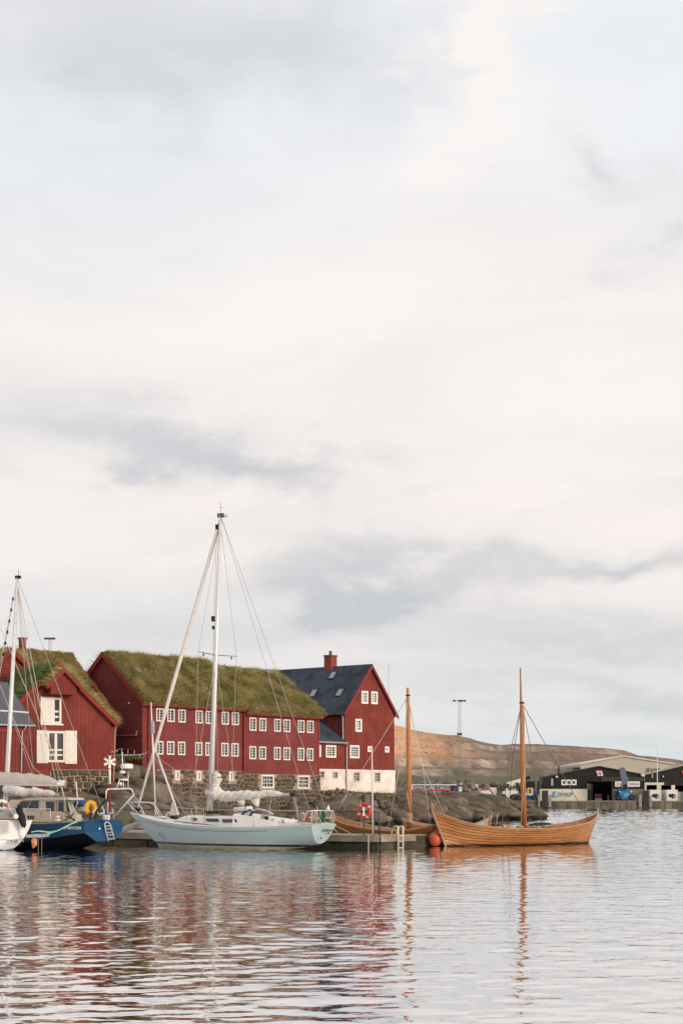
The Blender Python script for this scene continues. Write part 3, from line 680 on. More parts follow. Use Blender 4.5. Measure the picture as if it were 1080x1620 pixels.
def rock_field(name, pts, sizes, mats, seed):
    """Many small angular rocks in one mesh."""
    import bmesh
    bm = bmesh.new(); bmesh.ops.create_icosphere(bm, subdivisions=1, radius=1); bv = np.array([v.co[:] for v in bm.verts]); bf = np.array([[v.index for v in f.verts] for f in bm.faces]); bm.free()
    rng = np.random.RandomState(seed); n = len(pts); k = len(bv)
    V = bv[None] * (1 + .38 * rng.uniform(-1, 1, (n, k, 1))) * (np.array(sizes)[:, None, None]) * rng.uniform(.6, 1.2, (n, 1, 3))
    a = rng.uniform(0, 6.28, n); c, s = np.cos(a), np.sin(a); x = V[..., 0] * c[:, None] - V[..., 1] * s[:, None]; y = V[..., 0] * s[:, None] + V[..., 1] * c[:, None]
    V = np.stack([x, y, V[..., 2] * .8], -1) + np.array(pts)[:, None, :]
    T = bf[None] + (np.arange(n) * k)[:, None, None]
    return np_mesh(name, V.reshape(-1, 3), T.reshape(-1, 3), mats, mi=np.repeat(rng.choice(len(mats), n, p=[.45, .35, .2]), len(bf)), kind='stuff')
rng = np.random.RandomState(3)
pts, sz = [], []
X = rng.uniform(wxy(495, 160)[0], wxy(740, 230)[0], 9000); Y = rng.uniform(158, 245, 9000); z, d = land_z(X, Y); pxx = 540 + X * F / Y
for x, y, zz, dd, p in zip(X, Y, z, d, pxx):
    lim = np.interp(p, [500, 545, 623, 660, 700, 720, 740], [163, 166.0, 171.0, 191, 200, 207, 216])
    if dd > 1.5 and y > lim: pts.append((x, y, zz + .05)); sz.append(rng.uniform(.14, .42))
tag(rock_field('rubble', pts, sz, RIP, 5), 'loose rubble tipped above the bedrock beside the tall house')

# ------------------------------------------------------------------ breakwater ground, rubble mound and the far quay
def far_ground():
    prof = [(300, -1), (318, .8), (360, 1.9), (392, 3.1), (424, 4.3), (432, 5.2), (444, 6.6), (452, 6.6), (470, 3), (480, -1)]
    px = np.linspace(380, 762, 150); Yv = np.linspace(300, 480, 120); PX, Y = np.meshgrid(px, Yv); X = (PX - 540) / F * 430
    z = np.interp(Y, [a for a, _ in prof], [b for _, b in prof]) + (fbm2(X / 3, Y / 3, 4, 4) - .5) * 1.1
    z = np.where(PX > 755, -1, z)
    V = np.stack([X, Y, z], -1).reshape(-1, 3); i = np.arange(X.size).reshape(X.shape); T = np.stack([i[:-1, :-1], i[:-1, 1:], i[1:, 1:], i[1:, :-1]], -1).reshape(-1, 4)
    tag(np_mesh('breakwater_ground', V, T, RIP[0], smooth=False), 'low rubble breakwater behind the boats', kind='structure')
    rng = np.random.RandomState(8); pts, sz = [], []
    for _ in range(2600):
        p, y = rng.uniform(560, 752), rng.uniform(304, 452); x = (p - 540) / F * 430; zz = np.interp(y, [a for a, _ in prof], [b for _, b in prof])
        if 396 < y < 424: continue
        pts.append((x, y, zz)); sz.append(rng.uniform(.5, 1.15) * (.62 if y < 396 else 1))
    for _ in range(900):      # the wall of rubble goes on behind the machines on the quay
        p = rng.uniform(735, 862); y = rng.uniform(500, 512); x = (p - 540) / F * 505; pts.append((x, y, 1.2 + (y - 499) / 12 * rng.uniform(3.4, 5.4))); sz.append(rng.uniform(.5, 1.1))
    tag(rock_field('rubble', pts, sz, RIP, 6), 'grey rubble mound of the breakwater behind the parked trailer')
far_ground()
QZ, QY = 1.81, 445.0
def qx(px, Y=QY): return (px - 540) / F * Y
def quay():
    mb = MB(); X0, X1 = qx(742), 190
    mb.hexa([(X0, QY, -2), (X1, QY, -2), (X1, 620, -2), (X0, 620, -2), (X0, QY, QZ), (X1, QY, QZ), (X1, 620, QZ), (X0, 620, QZ)])
    o = mb.build('quay', CONC, loc=(X0, QY, 0)); tag(o, 'long concrete quay with weathered ribs across the water', kind='structure')
    q2 = mat('quay_face', (.20, .165, .115), (.10, .085, .06), .5, .9, .5, 4, (1, 1, .25), c3=(.07, .065, .045), scale3=.25)
    x = X0 + .8
    while x < X1 - 3:
        w = RND.uniform(1.6, 3.0); m = MB(); m.box((x + w / 2, QY - .12, .75), (w - .12, .3 + RND.uniform(0, .12), 1.9)); m.build('panel', q2, o); x += w + .08
    m = MB(); m.box(((X0 + X1) / 2, QY - .05, QZ + .11), (X1 - X0, .5, .22)); m.build('kerb', CONC, o)
quay()
# ------------------------------------------------------------------ houses
class House:
    def __init__(s, name, label, A, ang, w, l, zb, ze, zr, group=None, flip=False, cat='house'):
        s.A = V2(A[0], A[1]); s.u = V2(ang[0], ang[1]).normalized(); s.v = V2(-s.u.y, s.u.x) if not flip else V2(s.u.y, -s.u.x)
        s.w, s.l, s.zb, s.ze, s.zr = w, l, zb, ze, zr
        s.root = thing(name, label, cat, (s.A.x, s.A.y, zb), group)
        s.gable = Wall(s.A, s.u, -s.v); s.side = Wall(s.A, s.v, -s.u); s.side2 = Wall(s.A + s.u * w, s.v, s.u); s.back = Wall(s.A + s.v * l, s.u, s.v)
    def pt(s, a, b, z): q = s.A + s.u * a + s.v * b; return Vector((q.x, q.y, z))
    def gpoly(s, zb=None): zb = s.zb if zb is None else zb; return [(0, zb), (s.w, zb), (s.w, s.ze), (s.w / 2, s.zr), (0, s.ze)]
    def walls(s, m, gh=(), sh=(), zb=None):
        zb = s.zb if zb is None else zb; mb = MB()
        wall_faces(mb, s.gable, s.gpoly(zb), gh); wall_faces(mb, s.side, [(0, zb), (s.l, zb), (s.l, s.ze), (0, s.ze)], sh)
        wall_faces(mb, s.side2, [(0, zb), (s.l, zb), (s.l, s.ze), (0, s.ze)]); wall_faces(mb, s.back, s.gpoly(zb))
        return mb.build('wall', m, s.root)
    def slope(s, k, ov, og0, og1, lift=0.0):
        tn = (s.zr - s.ze) / (s.w / 2); a = -ov if k == 0 else s.w + ov; z = s.ze - ov * tn + lift
        return [s.pt(a, -og0, z), s.pt(a, s.l + og1, z), s.pt(s.w / 2, s.l + og1, s.zr + lift), s.pt(s.w / 2, -og0, s.zr + lift)]
    def roof(s, m, th, ov, og0, og1, name='roof'):
        mb = MB()
        for k in (0, 1): slab(mb, *s.slope(k, ov, og0, og1, .02), th)
        return mb.build(name, m, s.root)
    def verge(s, m, ov, og, hgt=.28, thick=.06, back=False, drop=.06):
        tn = (s.zr - s.ze) / (s.w / 2); b = s.l + og if back else -og - .002
        for k in (0, 1):
            a = -ov if k == 0 else s.w + ov
            p, q = s.pt(a, b, s.ze - ov * tn + .02), s.pt(s.w / 2, b, s.zr + .02); n = (q - p).normalized(); up = Vector((0, 0, 1))
            mb = MB(); mb.prism([p - up * drop * 3, q - up * drop * 3, q + up * (hgt - drop), p + up * (hgt - drop)], s.v * (-thick if not back else thick)); mb.build('verge_board', m, s.root)
    def eave(s, m, ov, k=0, hgt=.22, og=.3):
        tn = (s.zr - s.ze) / (s.w / 2); a = -ov - .002 if k == 0 else s.w + ov + .002; z = s.ze - ov * tn
        mb = MB(); mb.prism([s.pt(a, -og, z - .10), s.pt(a, s.l + og, z - .10), s.pt(a, s.l + og, z + hgt), s.pt(a, -og, z + hgt)], s.u * (-.05 if k == 0 else .05)); mb.build('eave_board', m, s.root)
def trim_bar(w, parent, s0, s1, z, h, m, proud=.035, name='band_board'):
    mb = MB(); mb.hexa([w.pt(s0, z, -.01), w.pt(s1, z, -.01), w.pt(s1, z, proud), w.pt(s0, z, proud), w.pt(s0, z + h, -.01), w.pt(s1, z + h, -.01), w.pt(s1, z + h, proud), w.pt(s0, z + h, proud)]); return mb.build(name, m, parent)
def corner_board(w, parent, s, z0, z1, m, wd=.18, proud=.04):
    mb = MB(); mb.hexa([w.pt(s - wd / 2, z0, -.01), w.pt(s + wd / 2, z0, -.01), w.pt(s + wd / 2, z0, proud), w.pt(s - wd / 2, z0, proud), w.pt(s - wd / 2, z1, -.01), w.pt(s + wd / 2, z1, -.01), w.pt(s + wd / 2, z1, proud), w.pt(s - wd / 2, z1, proud)]); return mb.build('corner_board', m, parent)
def pipe(parent, pts, r, m, name='downpipe'):
    mb = MB(); mb.tube(pts, r, 8); return mb.build(name, m, parent)
def chimney(parent, c, ux, uy, w, d, z0, z1, m, pot=True):
    mb = MB(); mb.box((c[0], c[1], (z0 + z1) / 2), (w, d, z1 - z0), ux, uy); o = mb.build('chimney', m, parent)
    m2 = MB(); m2.box((c[0], c[1], z1 + .03), (w + .14, d + .14, .14), ux, uy); m2.build('chimney_cap', m, o)
    if pot: m2 = MB(); m2.tube([(c[0], c[1], z1 + .1), (c[0], c[1], z1 + .55)], .16, 10); m2.build('chimney_pot', mat('clay_pot', (.16, .11, .085), rough=.8), o)
    return o
def skylight(w_fn, parent, corners, n, mfr, mgl):
    p = [Vector(q) for q in corners]; n = Vector(n).normalized(); mb = MB()
    c = sum(p, Vector()) / 4
    o = [c + (q - c) * 1.0 for q in p]; i = [c + (q - c) * .78 for q in p]
    for k in range(4):
        a, b = k, (k + 1) % 4; mb.hexa([o[a], o[b], i[b], i[a], o[a] + n * .12, o[b] + n * .12, i[b] + n * .10, i[a] + n * .10])
    f = mb.build('skylight', mfr, parent); mb = MB(); mb.add([q + n * .08 for q in i], [(0, 1, 2, 3)]); mb.build('pane', mgl, f); return f
def ray_plane(px, py, p0, n):
    r = Vector(((px - 540) / F, 1, -(py - YH) / F)); c = Vector((0, 0, CH)); t = (Vector(p0) - c).dot(n) / r.dot(n); return c + r * t
SKYG = mat('skylight_glass', (.20, .23, .26), (.26, .28, .31), 1, .08, spec=.8)
def sky_on(parent, sl, px0, py0, pw, ph, mfr, lift):
    n = (sl[1] - sl[0]).cross(sl[3] - sl[0]).normalized(); n = n if n.z > 0 else -n
    along = (sl[1] - sl[0]).normalized(); up = (sl[3] - sl[0]).normalized()
    c = ray_plane(px0, py0, sl[0] + n * lift, n); return skylight(None, parent, [c - along * pw / 2 - up * ph / 2, c + along * pw / 2 - up * ph / 2, c + along * pw / 2 + up * ph / 2, c - along * pw / 2 + up * ph / 2], n, mfr, SKYG)

D1, D2 = (.611, .792), (-.792, .611)
def inset(h, t): return (h[0] + t, h[1] + t, h[2] - t, h[3] - t)
C0 = V2((225 - 540) / F * 146, 146)
# --- long red house, left half (its gable end faces us)
A_ = House('turf_roofed_house', 'long faded red house with turf roof whose dark windowless gable faces the boats', C0, D2, 9.0, 13.18, 5.25, 11.15, 15.2, 'red timber houses on the headland', flip=True)
B_ = House('turf_roofed_house', 'faded red turf roofed house joined on, between the downpipe and the tall slate roofed house', C0 + V2(*D1) * 13.2, D2, 9.0, 11.16, 5.0, 10.85, 14.75, 'red timber houses on the headland', flip=True)
_bs = B_.slope
def slope_in(k, ov, og0, og1, lift=0.0):
    q = _bs(k, ov, og0, og1, lift); q[2] = q[2] - B_.v * 1.7; return q
B_.slope = slope_in; B_.back = Wall(B_.A + B_.v * (B_.l - 1.75), B_.u, B_.v)
W1 = A_.side; WIN1, WIN2, ST = [], [], []
for x0, x1 in ((246.5, 259.8), (264, 277), (281.5, 294.3), (308.6, 321.2), (324.7, 337), (350, 362.4), (366, 378.4)):
    k = (x0 - 246) / 132; WIN1.append(W1.rect(x0, 1119.4 + 6.8 * k, x1, 1142.3 + 6.4 * k)); WIN1.append(W1.rect(x0 - .6, 1171.2 + 4 * k, x1 - .6, 1194.6 + 3.6 * k))
for x0, x1 in ((394, 406), (409.5, 421.6), (433, 444.6), (447.8, 459.5), (470.5, 481.8), (485, 496.2)):
    k = (x0 - 394) / 91; WIN2.append(B_.side.rect(x0, 1134.2 + 5 * k, x1, 1156.9 + 3.6 * k)); WIN2.append(B_.side.rect(x0 - .3, 1179.6 + 3.2 * k, x1 - .3, 1202 + 2.6 * k))
WIN1 = [inset(h, .12) for h in WIN1]; WIN2 = [inset(h, .12) for h in WIN2]; A_.walls(RED2, (), WIN1); B_.walls(RED2, (), WIN2)
for h in WIN1: window(A_.side, A_.root, h, 2, 4, WHT, GLASS, trim=.11, bar=.026, mull=.085, proud=.03)
for h in WIN2: window(B_.side, B_.root, h, 2, 4, WHT, GLASS, trim=.11, bar=.026, mull=.085, proud=.03)
battens(A_.side, [(0, 5.25), (13.1, 5.25), (13.1, 11.1), (0, 11.1)], WIN1, .34, .04, .005, RED2, A_.root)
battens(B_.side, [(0, 5.0), (11.1, 5.0), (11.1, 10.8), (0, 10.8)], WIN2, .34, .04, .005, RED2, B_.root)
battens(A_.gable, A_.gpoly(), (), .36, .05, .012, RED2, A_.root)
trim_bar(A_.side, A_.root, 0, 13.1, A_.side.hit(320, 1168)[1], .12, RED2); trim_bar(B_.side, B_.root, 0, 11.1, B_.side.hit(440, 1176.5)[1], .12, RED2)
trim_bar(A_.gable, A_.root, 0, 9, A_.gable.hit(200, 1108.5)[1], .12, REDT); trim_bar(A_.gable, A_.root, 0, 9, A_.gable.hit(200, 1164.2)[1], .10, REDT)
mb = MB(); mb.tube([A_.gable.at(172, 1164, .1), A_.gable.at(216, 1163, .1), A_.gable.at(216.3, 1156, .1)], .04, 6); mb.build('cable_pipe', ZINC, A_.root)
mb = MB(); mb.ball(A_.gable.at(204, 1112.4, .12), .08, 8, 6); mb.build('wall_lamp', WHT, A_.root, True)
corner_board(A_.side, A_.root, .1, 5.25, 11.1, RED2); corner_board(B_.side, B_.root, 11.05, 5.0, 10.8, REDT)
pipe(A_.root, [A_.side.at(236, 1112, .12), A_.side.at(235, 1205, .12)], .06, REDT); pipe(B_.root, [B_.side.at(386.5, 1122, .14), B_.side.at(386, 1222, .14)], .10, REDT)
for hs, og0, og1, nb, sd in ((A_, .32, .05, 60000, 3), (B_, .05, .22, 52000, 4)):
    hs.roof(REDT, .12, .42, og0, og1); hs.eave(REDT, .42, 0, .10, og0); t0 = hs.slope(0, .52, og0, og1, .16)
    turf(hs.root, *t0, .30, SOIL, GRASS, nb, sd, .17); turf(hs.root, *hs.slope(1, .40, og0, og1, .16), .30, SOIL, GRASS, 3500, sd + 20, .17)
A_.verge(REDT, .42, .32, .36)
for px, py in ((219, 1061.5), (249.5, 1065.5), (279, 1068.5), (323, 1088)): sky_on(A_.root, A_.slope(0, .4, .3, 0, .16), px, py, .62, .50, ZINC, .47)
for px, py in ((349, 1057), (376, 1059.5), (402, 1061.5), (426, 1063)): sky_on(B_.root, B_.slope(0, .4, .3, 0, .16), px, py, .85, .60, ZINC, .49)
# stone basement of each half
def basement(hs, s0, s1, z0, wins, cs, cz, seed, mort, smats, gap, proud, gm=.0):
    w = Wall(hs.side.pt(0, 0, .10), hs.side.d, hs.side.n); ztop = hs.zb - .003; hl = [inset(w.rect(*q[:4]), .08) for q in wins]
    mb = MB(); wall_faces(mb, w, [(s0, z0), (s1, z0), (s1, ztop), (s0, ztop)], hl, .25)
    ends = Wall(w.pt(s0, 0), -w.n, -w.d); wall_faces(mb, ends, [(0, z0), (6, z0), (6, ztop), (0, ztop)]); ends = Wall(w.pt(s1, 0), -w.n, w.d); wall_faces(mb, ends, [(0, z0), (6, z0), (6, ztop), (0, ztop)])
    mb.add([w.pt(s0, ztop, 0), w.pt(s1, ztop, 0), w.pt(s1, ztop, -.5), w.pt(s0, ztop, -.5)], [(0, 1, 2, 3)])
    o = mb.build('stone_basement', mort, hs.root)
    for h, q in zip(hl, wins): window(w, hs.root, h, q[4], q[5], WHT, GLASS, trim=.15, bar=.05, mull=.06 if q[4] > 2 else .10, rec=.1)
    stones(w, o, (s0, z0, s1, ztop), cs, cz, smats, seed, gap, proud, hl)
basement(A_, 1.7, 13.15, .6, [(276.8, 1219.3, 283.7, 1234.6, 2, 3), (310.6, 1220, 317.7, 1235, 2, 3), (362, 1221, 369, 1235.8, 2, 3)], .56, .38, 5, MORTAR2, STONES, .065, .09)
basement(B_, 0, 11.2, .6, [(413, 1225.8, 433, 1247, 4, 3), (470.4, 1226.8, 489, 1247.8, 4, 3)], .56, .38, 6, MORTAR2, STONES, .065, .09)

# --- tall house with slate roof
T_ = House('tall_house', 'tall deep red house with dark slate roof and whitewashed basement beside the rubble', ((545 - 540) / F * 172, 172), (.643, .766), 8.07, 17, 5.66, 11.6, 16.35, 'red timber houses on the headland')
G = T_.gable
WT = [(571.3, 1093, 581.6, 1113.3, 2, 4), (586.7, 1094, 596.7, 1114, 2, 4), (561.6, 1137.3, 571.8, 1157.8, 2, 4), (553, 1179, 567.8, 1199.5, 3, 4), (581, 1180.5, 587.3, 1189.5, 1, 1), (608.4, 1181, 615, 1190.4, 1, 1)]
hl = [inset(G.rect(*q[:4]), .11) for q in WT]; T_.walls(RED, hl)
for h, q in zip(hl, WT): window(G, T_.root, h, q[4], q[5], WHT, GLASS, trim=.2, bar=.055, mull=.13 if q[4] == 2 else .07)
battens(G, T_.gpoly(), hl, .27, .06, .03, RED, T_.root); battens(T_.side, [(0, 5.66), (17, 5.66), (17, 11.5), (0, 11.5)], (), .27, .06, .03, RED, T_.root)
trim_bar(G, T_.root, -.02, 8.09, G.hit(585, 1176.6)[1], .14, REDT, .05)
T_.roof(SLATE, .14, .35, .28, .3); T_.verge(REDT, .35, .28, .22, drop=.09)
gut = mat('dark_gutter', (.05, .05, .055), rough=.5)
mb = MB(); mb.tube([T_.pt(-.42, -.3, 11.22), T_.pt(-.42, 17, 11.22)], .09, 8); mb.build('gutter', gut, T_.root)
pipe(T_.root, [T_.pt(-.42, .1, 11.2), T_.pt(-.15, .12, 10.9), T_.pt(-.12, .12, 8.6)], .07, ZINC)
cp = T_.pt(4.03, 5.3, 0); chimney(T_.root, cp, T_.u, T_.v, .95, .95, 15.6, 17.6, mat('red_brick_stack', (.30, .075, .05), (.20, .05, .035), 7, .9, .4))
sl = T_.slope(0, .35, .28, .3, .16)
for px, py in ((526.5, 1068.5), (496, 1097), (537.5, 1096)): sky_on(T_.root, sl, px, py, .85, 1.15, mat('black_skylight_frame', (.012, .013, .016), rough=.4), .02)
n = (sl[1] - sl[0]).cross(sl[3] - sl[0]).normalized(); n = n if n.z > 0 else -n
mb = MB()      # slates: courses of overlapping sheets, each row a real step
for k in range(26):
    a, b = k / 26, (k + 1.04) / 26; e0, e1, r1, r0 = sl; lo0, lo1, hi0, hi1 = e0.lerp(r0, a), e1.lerp(r1, a), e0.lerp(r0, min(b, 1)), e1.lerp(r1, min(b, 1))
    mb.hexa([lo0, lo1, hi1, hi0, lo0 + n * .035, lo1 + n * .035, hi1 + n * .008, hi0 + n * .008])
stuff(mb.build('slates', SLATE, T_.root))
# whitewashed basement below the main house and the annexe
wb = Wall(G.pt(0, 0, .08), G.d, G.n); WB = [(503.8, 1219, 513.3, 1231.8, 2, 2), (526, 1220, 534.4, 1232, 2, 2), (558.7, 1220.7, 569, 1237, 2, 3), (591.8, 1221, 601.5, 1237.8, 2, 3)]
hb = [inset(wb.rect(*q[:4]), .08) for q in WB]; mb = MB(); wall_faces(mb, wb, [(-5.2, 3.0), (8.12, 3.0), (8.12, 5.66), (-5.2, 5.66)], hb, .25)
e = Wall(wb.pt(8.12, 0), -wb.n, wb.d); wall_faces(mb, e, [(0, 3.0), (10, 3.0), (10, 5.66), (0, 5.66)]); mb.add([wb.pt(-5.2, 5.657), wb.pt(8.12, 5.657), wb.pt(8.12, 5.657, -.4), wb.pt(-5.2, 5.657, -.4)], [(0, 1, 2, 3)])
mb.build('whitewashed_basement', PLAST, T_.root)
mb = MB(); mb.hexa([wb.pt(-5.2, .6, .05), wb.pt(8.17, .6, .05), wb.pt(8.17, .6, -9), wb.pt(-5.2, .6, -9), wb.pt(-5.2, 2.997, .05), wb.pt(8.17, 2.997, .05), wb.pt(8.17, 2.997, -9), wb.pt(-5.2, 2.997, -9)]); fo = mb.build('stone_footing', MORTAR2, T_.root)
stones(Wall(wb.pt(0, 0, .05), wb.d, wb.n), fo, (-5.2, .6, 8.17, 2.997), .5, .34, STONES, 31, .04, .16, limit=150)
wfr = mat('grey_white_frame', (.55, .50, .44), (.45, .41, .36), 4, .6)
for h, q in zip(hb, WB): window(wb, T_.root, h, q[4], q[5], wfr, GLASS, trim=.14, bar=.05, mull=.1)
# low annexe
we = Wall(G.pt(0, 0, .02), G.d, G.n); he = [inset(h, .1) for h in [we.rect(515, 1179, 531, 1198.5), we.rect(503.8, 1178, 507.4, 1198)]]
mb = MB(); wall_faces(mb, we, [(-5.2, 5.66), (-.02, 5.66), (-.02, 8.5), (-5.2, 8.5)], he); mb.build('annexe_wall', RED, T_.root)
window(we, T_.root, he[0], 3, 4, WHT, GLASS, trim=.2, bar=.055, mull=.08); window(we, T_.root, he[1], 1, 4, WHT, GLASS, trim=.15, bar=.05)
battens(we, [(-5.2, 5.66), (-.02, 5.66), (-.02, 8.5), (-5.2, 8.5)], he, .27, .06, .03, RED, T_.root)
mb = MB(); slab(mb, T_.pt(-5.3, -.3, 8.30), T_.pt(-.01, -.3, 8.30), T_.pt(-.01, 4.2, 11.35), T_.pt(-5.3, 4.2, 11.35), .14); mb.build('annexe_roof', SLATE, T_.root)
mb = MB(); mb.tube([T_.pt(-5.3, -.38, 8.30), T_.pt(.0, -.38, 8.30)], .09, 8); mb.build('gutter', ZINC, T_.root)
pipe(T_.root, [T_.pt(-.05, -.38, 8.3), T_.pt(.12, -.16, 7.9), T_.pt(.12, -.16, 2.9)], .075, ZINC)

# --- warehouse with white shutters
AP = V2((91 - 540) / F * 136, 136); SU = V2(.883, .469)
S_ = House('warehouse', 'red gabled warehouse with white shutters and a hoist hood above a stone basement', AP - SU * 4.51, SU, 9.02, 8.6, 5.05, 9.0, 13.2, 'red timber houses on the headland')
G = S_.gable
dr = [G.rect(85.2, 1105.5, 95.6, 1143), G.rect(76.5, 1158.5, 101.8, 1204)]
S_.walls(RED, dr)
window(G, S_.root, dr[0], 1, 3, WHT2, GLASS, trim=.16, bar=.16, mull=.08, zsplit=[.22, .46], rec=.12); window(G, S_.root, dr[1], 2, 3, WHT2, GLASS, trim=.18, bar=.14, mull=.22, zsplit=[.19, .38], rec=.12)
def shutter(x0, y0, x1, y1):
    a, b, c, d = G.rect(x0, y0, x1, y1); mb = MB()
    def bx(s0, z0, s1, z1, o0, o1): mb.hexa([G.pt(s0, z0, o0), G.pt(s1, z0, o0), G.pt(s1, z0, o1), G.pt(s0, z0, o1), G.pt(s0, z1, o0), G.pt(s1, z1, o0), G.pt(s1, z1, o1), G.pt(s0, z1, o1)])
    n = 5
    for k in range(n): bx(a + (c - a) * k / n + .006, b, a + (c - a) * (k + 1) / n - .006, d, .04, .095)
    o = mb.build('shutter', WHT2, S_.root); mb = MB()
    for z in (b + .18, d - .32): bx(a + .03, z, c - .03, z + .16, .096, .125)
    mb.build('ledge', WHT2, o)
shutter(64.0, 1102.6, 84.3, 1147); shutter(58, 1155.3, 75.3, 1207.4); shutter(103, 1156, 121.6, 1208.4)
trim_bar(G, S_.root, G.hit(64, 1146)[0], G.hit(100, 1146)[0], G.hit(80, 1147.3)[1], .12, WHT2, .13, 'sill')
battens(G, S_.gpoly(), [G.rect(63, 1102, 100, 1148), G.rect(57, 1155, 122, 1209)], .22, .05, .03, RED, S_.root)
S_.roof(REDT, .12, .45, .34, .2); S_.verge(REDT, .45, .36, .34); S_.verge(REDT, .45, .2, .34, back=True)
for k, nb in ((0, 26000), (1, 14000)): turf(S_.root, *S_.slope(k, .40, .28, .15, .15), .26, SOIL, GRASSG if k == 0 else GRASS, nb, 40 + k, .12)
# hoist hood under the ridge
hw = Wall(G.pt(0, 0, 1.0), G.d, G.n); a0, zl = hw.hit(80.5, 1098); a1, _ = hw.hit(121, 1098); _, zm = hw.hit(100, 1062); am = (a0 + a1) / 2; zs = hw.hit(80.5, 1082)[1]
mb = MB(); wall_faces(mb, hw, [(a0, zl), (a1, zl), (a1, zs), (am, zm), (a0, zs)])
for s in (a0, a1): mb.add([hw.pt(s, zl), hw.pt(s, zl, -1.3), hw.pt(s, zs, -1.3), hw.pt(s, zs)], [(0, 1, 2, 3)])
mb.add([hw.pt(a0, zl), hw.pt(a1, zl), hw.pt(a1, zl, -1.3), hw.pt(a0, zl, -1.3)], [(0, 1, 2, 3)])
hd = mb.build('hoist_hood', RED, S_.root)
battens(hw, [(a0, zl), (a1, zl), (a1, zs), (am, zm), (a0, zs)], (), .2, .05, .03, RED, hd)
for k in (0, 1):
    e = a0 - .38 if k == 0 else a1 + .38; ze_ = zs - .38 * (zm - zs) / (am - a0)
    mb = MB(); slab(mb, hw.pt(e, ze_ + .05, .25), hw.pt(e, ze_ + .05, -2.6), hw.pt(am, zm + .05, -2.6), hw.pt(am, zm + .05, .25), .12); mb.build('hood_roof', REDT, hd)
    mb = MB(); mb.prism([hw.pt(e, ze_ - .1, .26), hw.pt(am, zm - .1, .26), hw.pt(am, zm + .22, .26), hw.pt(e, ze_ + .22, .26)], hw.n * .06); mb.build('verge_board', REDT, hd)
    turf(S_.root, hw.pt(e, ze_ + .18, .2), hw.pt(e, ze_ + .18, -2.6), hw.pt(am, zm + .18, -2.6), hw.pt(am, zm + .18, .2), .16, SOIL, GRASS, 1500, 60 + k, .06)
pipe(S_.root, [S_.pt(9.35, -.3, 8.7), S_.pt(9.3, -.15, 8.0), S_.pt(9.16, -.1, 2.8)], .085, mat('tan_pipe', (.40, .22, .15), rough=.6))
# stone basement
w = Wall(G.pt(0, 0, .08), G.d, G.n); s0, s1 = w.hit(80, 1240)[0], w.hit(173.5, 1240)[0]
mb = MB(); wall_faces(mb, w, [(s0, 1.2), (s1, 1.2), (s1, 5.047), (s0, 5.047)])
e = Wall(w.pt(s1, 0), -w.n, w.d); wall_faces(mb, e, [(0, 1.2), (8, 1.2), (8, 5.047), (0, 5.047)]); mb.add([w.pt(s0, 5.045), w.pt(s1, 5.045), w.pt(s1, 5.045, -.5), w.pt(s0, 5.045, -.5)], [(0, 1, 2, 3)])
bs = mb.build('stone_basement', MORTAR, S_.root); stones(w, bs, (s0, 1.2, s1, 5.047), .95, .50, STONES[:2] + STONES[3:] + STONES[:1], 12, .085, .12, cells_fn=coursed_cells)
mb = MB(); wall_faces(mb, w, [(-.2, 2.2), (s0 - .003, 2.2), (s0 - .003, 5.047), (-.2, 5.047)]); mb.build('lower_boarding', RED, S_.root)
trim_bar(w, S_.root, s0, s1, 5.0, .07, mat('grey_sill', (.28, .22, .19), rough=.8), .12, 'sill_stone')
mb = MB(); q = [G.at(40 + 4 * math.cos(t), 1203 + 13 * -math.sin(t), .05) for t in [math.pi * k / 8 for k in range(9)]]; mb.prism(q + [], G.n * .05); mb.build('arched_hatch', mat('dark_oak_hatch', (.12, .025, .018), rough=.7), S_.root)

# --- house with the hay coloured roof behind the warehouse
cr = V2((183 - 540) / F * 146, 146)
H_ = House('turf_roofed_house', 'hay coloured turf roof with sagging ridge rising behind the white shuttered warehouse', cr - V2(*D1) * 5.6, D2, 11.6, 5.6, 5.0, 9.2, 15.15, 'red timber houses on the headland', flip=True)
H_.walls(RED); H_.roof(REDT, .12, .3, .2, .25); H_.verge(REDT, .3, .26, .30, back=True)
for k, nb in ((0, 34000), (1, 4000)): turf(H_.root, *H_.slope(k, .28, .2, .3, .15), .30, SOIL, GRASSH, nb, 80 + k, .2, (.2, .55))
dm = MB()
for (xa, ya, Ya), (xb, yb, Yb) in (((146, 1087.5, 146.2), (184, 1138.5, 142.6)), ((146, 1087.5, 146.2), (140.5, 1094, 146.0)), ((149, 1101, 145.6), (177, 1139, 142.8))):
    a, b_ = P(xa, ya, Ya), P(xb, yb, Yb); dm.prism([a, b_, b_ + Vector((0, 0, .30)), a + Vector((0, 0, .30))], (.05, .06, 0))
dm.add([P(147, 1092, 146.1), P(183, 1139, 142.75), P(177, 1141, 142.9), P(149, 1104, 145.7)], [(0, 1, 2, 3)])
dm.build('dormer_board', REDT, H_.root)
cp = P(36, 1020, 145.6); chimney(H_.root, (cp.x, cp.y), H_.u, H_.v, .5, .42, 13.6, P(36, 1010.5, 145.6).z, mat('red_brick_stack', (.30, .075, .05)), False)

